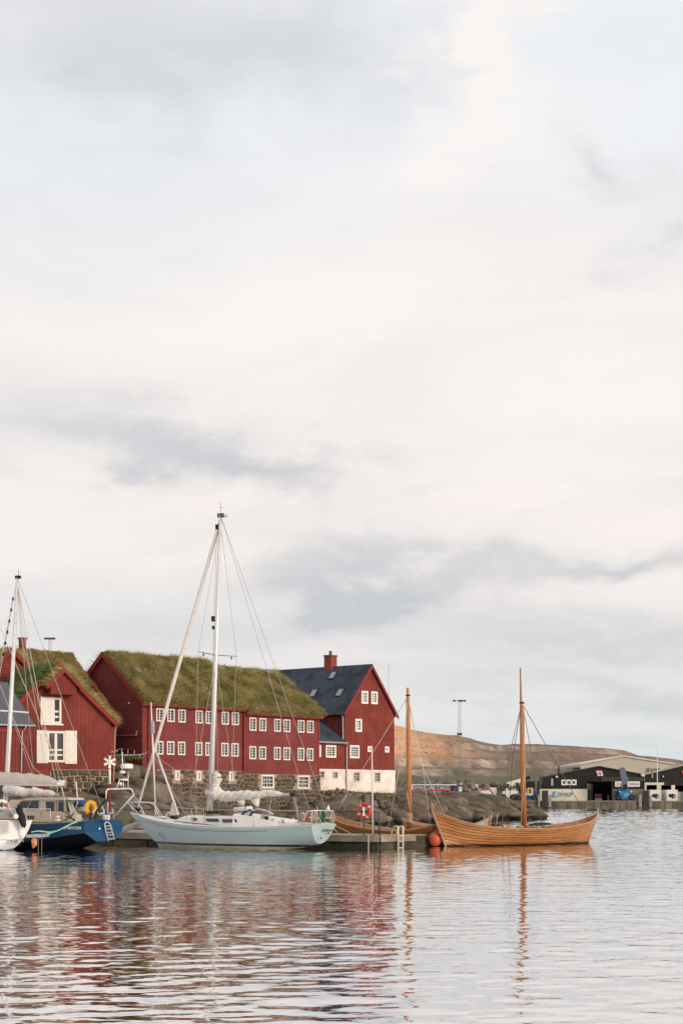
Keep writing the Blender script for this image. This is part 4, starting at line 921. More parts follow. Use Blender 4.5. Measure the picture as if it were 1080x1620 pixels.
# --- gable with lapped boards at the picture's left edge
AP = V2((18 - 540) / F * 143.2, 143.2)
L_ = House('turf_roofed_house', 'red house with rough lapped gable boards peeping over the turf at the left edge', AP - SU * 4.3, SU, 8.6, 7, 5, 11.0, P(18, 1030, 143.2).z, 'red timber houses on the headland')
L_.walls(RED); L_.roof(REDT, .12, .3, .3, .1); L_.verge(REDT, .3, .32, .32)
mb = MB(); z = 5.2; g = 0
while z < L_.zr - .5:
    h_ = .24; f_ = lambda zz: max(0, min(4.3, (L_.zr - zz) / (L_.zr - L_.ze) * 4.3)); a = f_(z + h_) - .05; s = 4.3 - a
    while s < 4.3 + a - .05:
        ln = min(RND.uniform(.7, 1.4), 4.3 + a - s); mb.add([L_.gable.pt(s, z, .05 + RND.uniform(0, .03)), L_.gable.pt(s + ln - .02, z, .06 + RND.uniform(0, .03)), L_.gable.pt(s + ln - .02, z + h_, .005), L_.gable.pt(s, z + h_, .005)], [(0, 1, 2, 3)]); s += ln
    z += h_
stuff(mb.build('lapped_boards', RED, L_.root))
for k in (0, 1): turf(L_.root, *L_.slope(k, .28, .22, .1, .15), .30, SOIL, GRASSH, 5000, 90 + k, .12)

# --- shed with grey sheet roof at the left edge
A0 = V2((46 - 540) / F * 130, 130); gu = V2(-.6, .8)
K_ = House('boat_shed', 'red boat shed with plain grey roof, grey downpipe and gutter, cut by the left edge', A0, gu, 9.0, 8.5, 4.7, 8.45, 11.75, 'red timber houses on the headland', flip=False)
K_.walls(RED); K_.roof(SHEETR, .10, .25, .35, .2)
K_.verge(mat('dark_verge', (.03, .033, .045), rough=.5), .25, .36, .13, drop=.05)
battens(K_.side, [(0, 4.7), (8.5, 4.7), (8.5, 8.3), (0, 8.3)], (), .3, .07, .035, RED, K_.root)
sl = K_.slope(0, .25, .35, .2, .13); mb = MB(); up = (sl[3] - sl[0])
for k in range(1, 17): p = sl[0].lerp(sl[1], k / 17); mb.bar(p, p + up, .04, .05)
stuff(mb.build('roof_seams', SHEETR, K_.root))
mb = MB(); mb.tube([K_.pt(-.33, -.4, 8.28), K_.pt(-.33, 8.6, 8.28)], .07, 8); mb.build('gutter', ZINC, K_.root)
trim_bar(K_.side, K_.root, 0, 8.5, 7.75, .22, REDT, .10, 'eave_board'); trim_bar(K_.side, K_.root, 0, 8.5, K_.side.hit(20, 1193)[1], .08, RED, .05)
pipe(K_.root, [K_.side.at(42, 1147, .3), K_.side.at(41.5, 1150.5, .3), K_.side.at(35.5, 1158, .12), K_.side.at(34, 1222, .12)], .06, ZINC)
mb = MB(); mb.prism([K_.pt(-.02, 0, 1.5), K_.pt(-.02, 8.5, 1.5), K_.pt(-.02, 8.5, 4.697), K_.pt(-.02, 0, 4.697)], K_.u * .3); mb.build('plinth', mat('dark_plinth', (.03, .026, .024), rough=.9), K_.root)
# ------------------------------------------------------------------ pontoon
HD = (-.857, .515)                                   # heading shared by the pontoon and the yacht beside it
PW = Wall(((600 - 540) / F * 93.3, 93.3), HD, (-HD[1], HD[0]))     # its front face; n points to the camera
if PW.n.y > 0: PW.n = -PW.n
TIMB = mat('grey_timber', (.24, .19, .145), (.15, .12, .09), 2.2, .85, .5, 9, (1, 1, 6), c3=(.32, .27, .21), scale3=.7)
TIMBD = mat('wet_timber', (.075, .058, .036), (.03, .025, .017), 2, .75, .5, 7, (1, 1, 3), c3=(.11, .09, .055), scale3=.5)
DECKT = mat('deck_planks', (.34, .29, .25), (.25, .21, .18), 3, .85, .4)
def pp(s, o, z): return PW.pt(s, z, -o)              # s along the front, o back from the front edge
PT = thing('pontoon', 'weathered timber pontoon with chamfered corner behind and right of the pale blue yacht', 'pontoon', pp(0, 0, 0))
LEN, WID, ZT = 26.0, 3.6, .70
rt = P(656, 1330, 97.0); se = (rt - PW.p0).dot(PW.d); oe = -(rt - PW.p0).dot(PW.n)
top = [(0, 0), (LEN, 0), (LEN, WID + oe), (se - .8, WID + oe), (se, oe)]
mb = MB(); mb.prism([pp(a + (.25 if a <= 0 else 0), b + .22, -.5) for a, b in top], (0, 0, ZT + .4)); mb.build('float', TIMBD, PT)
mb = MB(); k = 0; x = -.01
while x < LEN:                                        # cross planks of the deck
    mb.prism([pp(x, .0, ZT - .05), pp(x + .135, .0, ZT - .05), pp(x + .135, WID + oe, ZT - .05), pp(x, WID + oe, ZT - .05)], (0, 0, .05 + RND.uniform(0, .008))); x += .15
x = -.16
while x > se:
    o_ = (x / se) * oe; mb.prism([pp(x, o_ + .05, ZT - .05), pp(x + .135, o_ + .05, ZT - .05), pp(x + .135, WID + oe, ZT - .05), pp(x, WID + oe, ZT - .05)], (0, 0, .05 + RND.uniform(0, .008))); x -= .15
stuff(mb.build('deck_planks', DECKT, PT))
def fascia(a, b, za, zb, m, name='fascia_plank'):
    a, b = Vector(a), Vector(b); d = (b - a).normalized(); n = Vector((d.y, -d.x, 0)); n = n if n.y < 0 else -n
    mb = MB(); mb.prism([a + Vector((0, 0, za)), b + Vector((0, 0, za)), b + Vector((0, 0, zb)), a + Vector((0, 0, zb))], n * .07); mb.build(name, m, PT)
x = 0.03
while x < LEN:
    ln = RND.uniform(3.2, 4.8); fascia(pp(x, 0, 0), pp(min(x + ln, LEN) - .03, 0, 0), ZT - .34 + RND.uniform(-.02, .02), ZT + .02, TIMB); x += ln
q = pp(se, oe, 0); d = (q - pp(0, 0, 0))
fascia(pp(0, 0, 0) + d * .02, pp(0, 0, 0) + d * .62, ZT - .33, ZT + .03, TIMB); fascia(pp(0, 0, 0) + d * .63, q, ZT - .35, ZT + .01, TIMB)
for u in (.05, .36, .68): fascia(pp(.25, .22, 0) + d * u, pp(.25, .22, 0) + d * (u + .29), -.15, ZT - .38, TIMBD, 'float_panel')
for k in range(9): fascia(pp(.4 + k * 2.6, .2, 0), pp(.4 + k * 2.6 + 2.5, .2, 0), -.15, ZT - .42, TIMBD, 'float_panel')
mb = MB(); mb.tube([pp(.62, -.09, ZT), pp(.62, -.12, ZT - .1), pp(.62, -.13, -.1)], .03, 6); mb.build('hanging_rope', WIREL, PT)
# gangway stub on the right of the pontoon
mb = MB(); a, b = P(655, 1322, 98.0), P(692, 1320, 99.2)
mb.hexa([(a.x, a.y - .6, .55), (b.x, b.y - .6, .55), (b.x, b.y + .9, .55), (a.x, a.y + .9, .55), (a.x, a.y - .6, .68), (b.x, b.y - .6, .68), (b.x, b.y + .9, .68), (a.x, a.y + .9, .68)])
o = mb.build('gangway', mat('pale_deck', (.40, .40, .41), (.30, .29, .28), 3, .7)); tag(o, 'short grey gangway bridging the pontoon end and the orange buoy', 'gangway')
mb = MB(); mb.prism([Vector((a.x, a.y - .63, .5)), Vector((b.x, b.y - .63, .5)), Vector((b.x, b.y - .63, .72)), Vector((a.x, a.y - .63, .72))], (0, -.05, 0)); mb.build('edge_board', TIMB, o)
# railing
RL = thing('railing', 'long dark green steel railing along the pontoon, its rounded end by the lifebuoy', 'railing', pp(.3, .35, ZT))
zt = 2.04; mb = MB(); mb.tube([pp(.18, .3, ZT), pp(.18, .3, zt - .25), pp(.24, .3, zt - .07), pp(.42, .3, zt), pp(18.5, .3, zt + .05)], .045, 8); mb.build('top_rail', DSTEEL, RL, True)
for s in (1.15, 4.6, 8.2, 11.8, 15.2, 18.4):
    mb = MB(); mb.tube([pp(s, .3, ZT), pp(s, .3, zt)], .04, 8); mb.box(pp(s, .3, ZT + .02), (.22, .22, .04), PW.d, PW.n); mb.build('post', DSTEEL, RL)
mb = MB(); mb.tube([pp(.5, .3, ZT), pp(.5, .3, zt)], .03, 6); mb.tube([pp(.19, .3, zt - .42), pp(1.15, .3, zt - .42)], .025, 6); mb.build('inner_bar', DSTEEL, RL)
# lifebuoy on the rail
LB = thing('lifebuoy', 'orange red lifebuoy with white bands hung on the pontoon railing', 'lifebuoy', PW.at(576, 1297, .0))
c = PW.at(576, 1282.5, -.22); mb = MB(); ax = PW.n
mb.torus(c, ax, .37, .105, 28, 8); mb.build('ring', mat('lifebuoy_red', (.62, .055, .02), (.5, .04, .018), 4, .5), LB, True)
for a in (.5, 2.07, 3.64, 5.2):
    m = MB(); m.torus(c, ax, .37, .112, 4, 8, a, a + .13, ref=(0, 0, 1)); m.build('band', WHT, LB)
m = MB(); m.tube([c + Vector((0, 0, .2)) + ax * .06, c + Vector((0, 0, -.02)) + ax * .06], .075, 8); m.tube([c + ax * .06, c + ax * .06 - Vector((0, 0, .28))], [.03, .09], 8); m.build('throw_line_bottle', WHT, LB)
m = MB(); q = PW.at(567.5, 1262.5, -.25); m.tube([PW.at(567, 1300, -.28), q, q + Vector((.08, 0, .02))], .025, 6); m.ball(q + Vector((.12, 0, .03)), .07, 8, 6); m.build('lamp_stalk', mat('rusty_red', (.2, .03, .02), rough=.8), LB)
# flag pole on the pontoon corner
mb = MB(); mb.tube([PW.at(589.5, 1324, -.25), PW.at(588, 1180, -.25)], [.05, .035], 8); o = mb.build('pole', mat('pinkish_white_pole', (.66, .55, .48), (.58, .48, .42), 3, .5), None, True); tag(o, 'thin pale pole standing on the pontoon right of the lifebuoy', 'pole')
# boarding ladder
LD = thing('ladder', 'cream painted dock ladder with two hoops on the pontoon end', 'ladder', P(632, 1344, 95.2)); cream = mat('cream_paint', (.72, .66, .42), (.62, .57, .38), 4, .5)
for x in (629.5, 637.2):
    mb = MB(); mb.tube([P(x, 1344, 95.0), P(x, 1312, 95.0), P(x + .3, 1308.5, 95.15), P(x - 1.5, 1306.8, 95.5), P(x - 6, 1308, 96.2), P(x - 9.5, 1313, 96.6), P(x - 11, 1322, 96.6)], .045, 8); mb.build('hoop', cream, LD, True)
for y in (1322, 1331, 1341): mb = MB(); mb.bar(P(629.5, y, 95.0), P(637.2, y, 95.0), .10, .05); mb.build('rung', cream, LD)

# ------------------------------------------------------------------ boats
def smst(x): x = min(max(x, 0), 1); return x * x * (3 - 2 * x)
class Boat:
    """Local frame: s from stern to bow along d, y to the side n (towards the camera), z up."""
    def __init__(b, name, label, O, d, cat, group=None):
        b.V = Wall(O, d, (0, 0)); b.V.n = V2(b.V.d.y, -b.V.d.x)
        if b.V.n.y > 0: b.V.n = -b.V.n
        b.root = thing(name, label, cat, (O[0], O[1], 0), group)
    def pt(b, s, y, z): return b.V.pt(s, z, y)
    def at(b, px, py, y=0.0): return b.V.at(px, py, y)
    def part(b, mb, name, m, parent=None, smooth=False): return mb.build(name, m, parent or b.root, smooth)
    def tubes(b, name, lists, r, m, n=6, smooth=True):
        for l in lists:
            mb = MB(); mb.tube(l, r, n); b.part(mb, name, m, None, smooth)
class Hull:
    def __init__(h, L, beam, sheer, keel, rb=0.0, rs=0.0, pw=lambda t: .5, x_of=None): h.L, h.beam, h.sheer, h.keel, h.rb, h.rs, h.pw = L, beam, sheer, keel, rb, rs, pw
    def x(h, t, r): return h.L * t - h.rb * smst((t - .55) / .45) * (1 - r) + h.rs * smst((.45 - t) / .45) * (1 - r)
    def p(h, t, r, side, out=0.0):
        k, s = h.keel(t), h.sheer(t); z = k + (s - k) * r
        y = h.beam(t) * (max(r, 0) ** h.pw(t)) + out
        return h.x(t, r), side * y, z
    def r_of(h, t, z): k, s = h.keel(t), h.sheer(t); return min(max((z - k) / (s - k), 0), 1)
def interp(pts): xs, ys = [a for a, _ in pts], [b for _, b in pts]; return lambda t: float(np.interp(t, xs, ys))
def spl(pts):
    """smooth interpolation through points"""
    xs, ys = np.array([a for a, _ in pts], float), np.array([b for _, b in pts], float); m = np.gradient(ys, xs)
    def f(t):
        i = int(np.clip(np.searchsorted(xs, t) - 1, 0, len(xs) - 2)); h = xs[i + 1] - xs[i]; u = (t - xs[i]) / h; u2, u3 = u * u, u ** 3
        return float((2 * u3 - 3 * u2 + 1) * ys[i] + (u3 - 2 * u2 + u) * h * m[i] + (-2 * u3 + 3 * u2) * ys[i + 1] + (u3 - u2) * h * m[i + 1])
    return f
def hull_band(b, h, name, m, za, zb, nz, nt=44, both=True, out=0.0, parent=None, t0=0, t1=1):
    """Skin between two height functions of t."""
    mb = MB()
    for side in ((1, -1) if both else (1,)):
        rows = []
        for j in range(nz + 1):
            row = []
            for i in range(nt + 1):
                t = t0 + (t1 - t0) * i / nt; z = za(t) + (zb(t) - za(t)) * j / nz; x, y, z2 = h.p(t, h.r_of(t, z), side, 0); row.append(b.pt(x, y + side * out, z2))
            rows.append(row)
        mb.grid(rows)
    return b.part(mb, name, m, parent, True)

# --- the pale blue sloop
GEL = mat('pale_blue_gelcoat', (.375, .465, .465), (.335, .42, .425), .9, .12, 0, spec=.5, c3=(.36, .44, .435), scale3=.9)
GELW = mat('white_gelcoat', (.76, .72, .67), (.70, .66, .62), 2, .3)
NAVY = mat('navy_stripe', (.012, .013, .04), rough=.3)
CREAMB = mat('cream_antifoul', (.50, .46, .33), (.38, .36, .24), 1.5, .6)
DKW = mat('dark_blue_perspex', (.02, .022, .06), (.03, .035, .07), 2, .08, spec=.7)
SAIL = mat('folded_sailcloth', (.74, .68, .60), (.66, .60, .53), 3, .8, .5, 5, bdist=.05)
Y1 = Boat('sailing_yacht', 'pale blue sloop with tall white mast and crumpled sail along its boom', ((512 - 540) / F * 92, 92), HD, 'yacht')
b = Y1; L = 13.1
h = Hull(L, spl([(0, 1.28), (.15, 1.62), (.4, 1.9), (.6, 1.78), (.8, 1.15), (.93, .45), (1, .03)]), spl([(0, 1.36), (.2, 1.22), (.45, 1.19), (.7, 1.36), (.88, 1.64), (1, 1.88)]),
         interp([(0, .30), (.06, .16), (.13, -.02), (.25, -.5), (.8, -.6), (.93, -.5), (1, -.25)]), 2.35, .25, interp([(0, .46), (.3, .36), (.6, .40), (.85, .75), (1, .9)]))
Z1 = lambda t: .25 + .05 * t; Z0 = lambda t: .13 + .05 * t
hu = hull_band(b, h, 'hull', GEL, h.sheer, Z1, 10)
hull_band(b, h, 'boot_stripe', NAVY, Z1, Z0, 2, parent=hu); hull_band(b, h, 'bottom_paint', CREAMB, Z0, h.keel, 4, parent=hu)
mb = MB(); rr = [h.p(0, r / 12, 1) for r in range(13)]; rl = [h.p(0, r / 12, -1) for r in range(13)]
crown = lambda y: .10 * (1 - (y / 1.28) ** 2)
poly = [b.pt(x, y, z) for x, y, z in rl] + [b.pt(0, y, h.sheer(0) + crown(y)) for y in np.linspace(-1.15, 1.15, 9)] + [b.pt(x, y, z) for x, y, z in rr[::-1]][:-1]
mb.prism(poly, -b.V.d * .02); b.part(mb, 'transom', GEL, None)
for y, z in ((.52, .87), (-.25, .62)):   # exhaust holes
    m = MB(); c = b.pt(-.03, -y + .1, z); m.tube([c, c - b.V.d * .03], .055, 10); b.part(m, 'exhaust', BLACK)
lettering('Aððieror', b.pt(-.035, -.38, 1.04), -b.V.n, (0, 0, 1), .15, mat('faded_lettering', (.11, .11, .105)), b.root, shear=.35, width=1.20)
hull_band(b, h, 'cove_line', mat('cove_line', (.16, .19, .19), rough=.4), lambda t: h.sheer(t) - .205, lambda t: h.sheer(t) - .235, 1, 30, out=.006, t0=.2, t1=.93)
hull_band(b, h, 'toe_rail', GELW, lambda t: h.sheer(t) + .0, lambda t: h.sheer(t) - .055, 1, 40, out=.02)
mb = MB(); rows = []
for i in range(41):
    t = i / 40; w = h.beam(t); rows.append([b.pt(h.x(t, 1), w * k, h.sheer(t) + .02 + .07 * (1 - k * k)) for k in (-1, -.6, -.2, .2, .6, 1)])
mb.grid(rows); b.part(mb, 'deck', GELW, None, True)
# coach roof: follows the boat, stepped up aft
def trunk(s0, s1, w0, w1, z0, z1, top0, top1, name, taper=.16, rake=.5):
    mb = MB(); n = 14; rings = []
    for i in range(n + 1):
        k = i / n; s = s0 + (s1 - s0) * k; w = w0 + (w1 - w0) * k; zb = z0 + (z1 - z0) * k; zt_ = top0 + (top1 - top0) * k
        if rake and k > .8: zt_ = zb + (zt_ - zb) * (1 - ((k - .8) / .2) ** 2 * .85)
        rings.append([b.pt(s, w, zb), b.pt(s, w - taper * .8, zt_ - .06), b.pt(s, w - taper * 1.6, zt_), b.pt(s, 0, zt_ + .06), b.pt(s, -w + taper * 1.6, zt_), b.pt(s, -w + taper * .8, zt_ - .06), b.pt(s, -w, zb)])
    mb.grid(rings); mb.add(rings[0], [tuple(range(7))]); mb.add(rings[-1], [tuple(range(7))[::-1]]); return b.part(mb, name, GELW, None, False)
s_mast = b.V.hit(333, 1284)[0]
sA, sB = b.V.hit(372, 1300, 1.1)[0], b.V.hit(276, 1296, .5)[0]
ct = trunk(sA, sB, 1.25, .62, 1.2, 1.5, 1.72, 1.78, 'coach_roof')
trunk(b.V.hit(438, 1300, 1.1)[0], sA + .1, 1.2, 1.28, 1.2, 1.2, 1.58, 1.92, 'companionway_coaming', rake=0)
for x0, x1, y0, y1 in ((295.5, 306.5, 1294, 1298.2), (321.5, 344.5, 1295, 1299.8), (349.5, 376.5, 1296, 1301.2)):
    s0, s1 = b.V.hit(x1, 1298, 1.15)[0], b.V.hit(x0, 1298, 1.15)[0]
    mb = MB(); k0 = lambda s: 1.25 + (.62 - 1.25) * (s - sA) / (sB - sA) if s > sA else 1.25; z0 = b.V.hit((x0 + x1) / 2, y1, 1.1)[1]; z1 = b.V.hit((x0 + x1) / 2, y0, 1.1)[1]
    q = [(s0, z0), (s1 - .12, z0), (s1, z1), (s0 + .08, z1)]
    mb.prism([b.pt(s, k0(s) - .05 - (z - 1.3) * .14, z) for s, z in q], b.V.n * .06); b.part(mb, 'cabin_window', DKW, ct)
    mb = MB(); mb.prism([b.pt(s, -(k0(s) - .05 - (z - 1.3) * .14), z) for s, z in q], -b.V.n * .06); b.part(mb, 'cabin_window', DKW, ct)
# cockpit, seats, wheel pedestal
mb = MB()
for k in (1, -1): mb.prism([b.pt(1.0, .95 * k, 1.2), b.pt(4.2, 1.15 * k, 1.2), b.pt(4.2, 1.0 * k, 1.62), b.pt(3.2, 1.0 * k, 1.60), b.pt(1.6, .9 * k, 1.44), b.pt(1.0, .85 * k, 1.40)], b.V.n * (-.22 * k))
b.part(mb, 'cockpit_coaming', GELW)
b.tubes('winch', [[b.pt(s, k, z), b.pt(s, k, z + .16)] for s, k, z in ((2.6, 1.0, 1.52), (2.0, .96, 1.47), (2.6, -1.0, 1.52))], .085, ZINC, 10)
mb = MB(); mb.prism([b.at(413, 1300, 1.02), b.at(424.5, 1299.5, 1.02), b.at(425.5, 1290.5, 1.02), b.at(413.5, 1289.5, 1.02)], b.V.n * .05); o = b.part(mb, 'hatch_frame', mat('tan_frame', (.42, .36, .29), rough=.6))
mb = MB(); mb.prism([b.at(419, 1299, 1.075), b.at(424.2, 1298.8, 1.075), b.at(424.8, 1292.3, 1.075), b.at(419, 1291.5, 1.075)], b.V.n * .01); b.part(mb, 'hatch_pane', BLACK, o)
# sprayhood with blue edge and hoops
HB = mat('blue_canvas_edge', (.015, .04, .12), rough=.8)
mb = MB(); q = [b.at(x, y, .95) for x, y in ((382, 1290), (388, 1284.5), (396, 1281.5), (399.5, 1284), (396, 1291), (389, 1296))]
mb.prism(q, b.V.n * .03); o = b.part(mb, 'sprayhood_window', mat('hood_vinyl', (.50, .52, .53), rough=.2))
mb = MB(); mb.tube(q + [q[0]], .07, 6); b.part(mb, 'canvas_edge', HB, o, True)
for y in (.95, -.95): b.tubes('sprayhood_hoop', [[b.at(x, yy, y) for x, yy in ((394, 1295), (397, 1283), (408, 1279.5), (420, 1282), (432, 1288))]], .03, ALU)
for y in (.4, -.1): mb = MB(); mb.tube([b.at(x, yy, y) for x, yy in ((371, 1280.5), (398, 1278.8))], .13, 10); b.part(mb, 'rolled_fender', GELW, None, True)
m = MB(); m.torus(b.at(389.5, 1279.5, .45), b.V.d, .14, .02, 10, 4); b.part(m, 'lashing', BLACK)
# mast and boom
mt = MB(); top = b.at(349, 815); foot = b.at(333, 1286)
mt.tube([foot, foot.lerp(top, .5), top], [.165, .155, .11], 12, sq=.8); mast = b.part(mt, 'mast', ALU, None, True)
m = MB(); m.box(foot + Vector((0, 0, .02)), (.75, .6, .14), b.V.d, b.V.n); b.part(m, 'mast_collar', BLACK, mast)
m = MB(); m.bar(b.at(330, 1250, .1), b.at(329, 1284, .25), .03); m.bar(b.at(331, 1250, -.1), b.at(330, 1284, -.25), .03); m.box(b.at(331, 1253), (.3, .35, .25), b.V.d, b.V.n); b.part(m, 'mast_tackle', ALU, mast)
for f, off in ((.0, 0),):
    m = MB(); m.bar(top + Vector((0, 0, .05)), top + Vector((0, 0, .75)), .02); m.bar(b.at(344, 812.5), b.at(351, 814), .06, .05); m.bar(b.at(349, 817), b.at(359, 816.5), .04); m.bar(b.at(359, 813), b.at(359, 819), .02); m.bar(b.at(346.5, 803), b.at(356, 803), .012)
    m.box(b.at(349.5, 815.5), (.35, .2, .22), b.V.d, b.V.n); b.part(m, 'masthead_gear', mat('masthead_grey', (.10, .10, .11), rough=.5), mast)
m = MB(); m.box(b.at(337.5, 979), (.18, .14, .3), b.V.d, b.V.n); m.box(b.at(338, 993), (.16, .1, .2), b.V.d, b.V.n); b.part(m, 'steaming_light', BLACK, mast)
SPR = []
sp = b.at(341, 1036.5)
for k in (1, -1):
    tip = sp + b.V.n * (1.85 * k) + Vector((0, 0, .06)) - b.V.d * .15; SPR.append(tip); m = MB(); m.tube([sp, tip], [.05, .035], 6, sq=.5); m.box(tip - Vector((0, 0, .14)) - b.V.n * (.5 * k), (.08, .08, .16)); b.part(m, 'spreader', mat('spreader_grey', (.09, .09, .10), rough=.5), mast)
bm0, bm1 = b.at(337, 1258), b.at(463, 1257)
m = MB(); m.tube([bm0, bm1], .085, 10); bo = b.part(m, 'boom', mat('grey_spar', (.33, .37, .40), rough=.4), None, True); m = MB(); m.tube([b.at(460, 1257), b.at(465, 1257)], .11, 10); b.part(m, 'boom_end', BLACK, bo)
def lumpy(name, pts, rads, m, seed, n=14, amp=.3, parent=None, asp=1.0, fold=3.4):
    n += 6
    """A bunched, creased roll of cloth."""
    k = 84; pts = [Vector(p) for p in pts]; acc = np.linspace(0, len(pts) - 1, k); P_, R_ = [], []
    for a in acc:
        i = min(int(a), len(pts) - 2); f = a - i; P_.append(pts[i].lerp(pts[i + 1], f)); R_.append(rads[i] + (rads[i + 1] - rads[i]) * f)
    rows = []
    for i in range(k):
        t = (P_[min(i + 1, k - 1)] - P_[max(i - 1, 0)]).normalized(); x = t.cross(Vector((0, 0, 1))); x = x.normalized() if x.length > .1 else b.V.n.copy(); y = x.cross(t).normalized(); row = []
        for j in range(n):
            a = 2 * math.pi * j / n; v = P_[i] * fold + x * math.cos(a) * 1.2 + y * math.sin(a) * 1.2
            q = 1 + amp * 1.2 * mnoise.noise(v * .5 + Vector((seed, 0, 0))) + amp * 1.3 * (abs(mnoise.noise(v * 1.3 + Vector((0, seed, 0)))) - .25) + amp * math.sin(i * .85 + 2.6 * math.sin(a + seed) + seed) * .30
            row.append(P_[i] + x * (R_[i] * q * math.cos(a)) + y * (R_[i] * q * asp * math.sin(a)))
        rows.append(row)
    mb = MB(); mb.grid(rows, 0, True); mb.add(rows[0], [tuple(range(n))]); mb.add(rows[-1], [tuple(range(n))[::-1]]); return b.part(mb, name, m, parent, True)
ms = lumpy('mainsail', [b.at(x, y) for x, y in ((337, 1251), (343, 1256), (352, 1259), (366, 1260), (380, 1259.5), (395, 1258.5), (410, 1256.5), (424, 1255), (440, 1256), (446, 1257))], [.30, .34, .30, .26, .23, .24, .22, .16, .13, .08], SAIL, 3, 16, .32)
lumpy('sail_head', [b.at(x, y) for x, y in ((340, 1222), (344, 1229), (342, 1237), (341, 1244), (343, 1254))], [.10, .26, .20, .22, .30], SAIL, 8, 14, .28, ms)
for tri in (((372, 1265), (388, 1264), (387, 1276), (380, 1275)), ((392, 1262), (411, 1262), (410, 1274), (408, 1278), (405, 1277))):
    rows = []
    q = [b.at(x, y, .12) for x, y in tri]; mb = MB(); c = sum(q, Vector()) / len(q)
    mb.add(q + [c + b.V.n * .16, c - b.V.n * .1], [(i, (i + 1) % len(q), len(q)) for i in range(len(q))] + [((i + 1) % len(q), i, len(q) + 1) for i in range(len(q))]); b.part(mb, 'sail_fold', SAIL, ms, True)
b.tubes('topping_strap', [[b.at(429, 1262), b.at(428.5, 1268), b.at(427, 1274), b.at(427, 1292, .2)]], .018, WIREL)
# headsail rolled on the forestay
f0, f1 = b.at(217, 1282), b.at(344.5, 838)
m = MB(); n = 26; m.tube([f0.lerp(f1, i / n) for i in range(n + 1)], [.055 + .055 * math.sin(min(1, i / n * 1.3) * 2.2) + .006 * math.sin(i * 2.2) for i in range(n + 1)], 9); b.part(m, 'furled_headsail', SAIL, None, True)
m = MB(); m.tube([b.at(216, 1283.5), b.at(218, 1278.5)], .16, 12); b.part(m, 'furling_drum', BLACK)
b.tubes('forestay', [[f1, b.at(346.5, 823)]], .022, BLACK); m = MB(); m.box(b.at(343.5, 834), (.16, .12, .3), b.V.d, b.V.n); b.part(m, 'furler_swivel', BLACK)
# shrouds and stays
def cp(s, k): return b.pt(s, k * (h.beam(s / L) - .12), h.sheer(s / L) + .05)
wires = []
for i, k in enumerate((1, -1)): wires += [[top - Vector((0, 0, .4)), SPR[i], cp(s_mast - .15, k)], [sp - Vector((0, 0, .3)), cp(s_mast + .55, k)], [sp - Vector((0, 0, .3)), cp(s_mast - .9, k)], [top, b.pt(.12, .9 * k, 1.45)]]
wires += [[b.at(347.5, 826), b.at(281, 1225), b.at(318, 1286, .3)]] if False else []
b.tubes('rigging_wire', wires, .013, WIRE, 5)
b.tubes('halyard', [[top - Vector((0, 0, .6)) + b.V.d * .25, b.at(331, 1240, .1)], [b.at(241, 1192, .2), b.at(328, 1254)], [b.at(243, 1195, .2), b.at(293, 1288, .4)]], .013, WIREL, 5)
# pulpit, pole stays, bow gear
TU = mat('stainless_tube', (.70, .67, .64), (.6, .58, .56), 4, .3, metal=.3)
b.tubes('pulpit', [[b.at(222, 1290, .35), b.at(204, 1271.5, .18), b.at(202.5, 1269.5, 0), b.at(206, 1269.5, -.2), b.at(228, 1288, -.5)], [b.at(216, 1290, .1), b.at(204, 1271, .1)], [b.at(202.5, 1269.5, .1), b.at(219, 1269.3, .35), b.at(238, 1270.2, .55), b.at(244, 1273, .6), b.at(253, 1294, .68)], [b.at(230, 1291, .4), b.at(220, 1271, .35)], [b.at(202.5, 1269.5, -.1), b.at(222, 1268.5, -.35), b.at(244, 1270, -.6), b.at(257, 1292, -.7)]], .032, TU)
b.tubes('lifeline', [[b.at(244, 1273, .6), b.at(303, 1279.5, 1.3), b.at(322, 1281, 1.5), b.at(400, 1283, 1.75), b.at(476, 1283, 1.35)], [b.at(244, 1273, -.6), b.at(312, 1280, -1.5), b.at(400, 1281, -1.75), b.at(528, 1284, -1.1)]], .012, WIRE, 5)
b.tubes('stanchion', [[b.at(x + 1.5, 1302, y), b.at(x, 1283, y * .98), b.at(x - 1.5, 1280, y * .98)] for x, y in ((303.5, 1.3), (322, 1.5))] + [[b.at(311, 1288, -1.4), b.at(311, 1277, -1.45), b.at(309, 1275, -1.45)], [b.pt(3.4, 1.7, 1.2), b.pt(3.4, 1.7, 1.85)], [b.pt(6.2, -1.85, 1.2), b.pt(6.2, -1.85, 1.85)]], .028, mat('tan_tube', (.50, .42, .32), rough=.5))
b.tubes('whisker_pole', [[b.at(248.5, 1192, .1), b.at(282.5, 1289, .5)]], .055, GELW, 8)
b.tubes('tall_stay_pole', [[b.at(246.5, 1291, .3), b.at(242.5, 1190, .25), b.at(239.2, 1111, .25)]], [.045, .05, .03], GELW, 8)
m = MB(); m.box(b.at(241.8, 1150.5, .28), (.16, .14, .70), b.V.d, b.V.n, Vector((-.03, 0, 1)).normalized()); b.part(m, 'radar_reflector', mat('reflector_grey', (.36, .40, .41), rough=.5))
m = MB(); m.prism([b.at(271, 1290, .3), b.at(282.5, 1289.5, .3), b.at(275, 1268, .3)], b.V.n * .16); b.part(m, 'sail_bag', SAIL)
b.tubes('anchor_well_hoop', [[b.at(263.5, 1297, .2), b.at(263, 1290, .2), b.at(266, 1286, .2), b.at(272, 1285, .2), b.at(276, 1287, .2), b.at(276, 1290, .2)]], .045, GELW, 8)
m = MB(); m.prism([b.at(243, 1293, .3), b.at(255, 1294.5, .3), b.at(262, 1294.5, .25), b.at(251, 1291, .2)], b.V.n * -.5); b.part(m, 'fore_hatch', GELW)
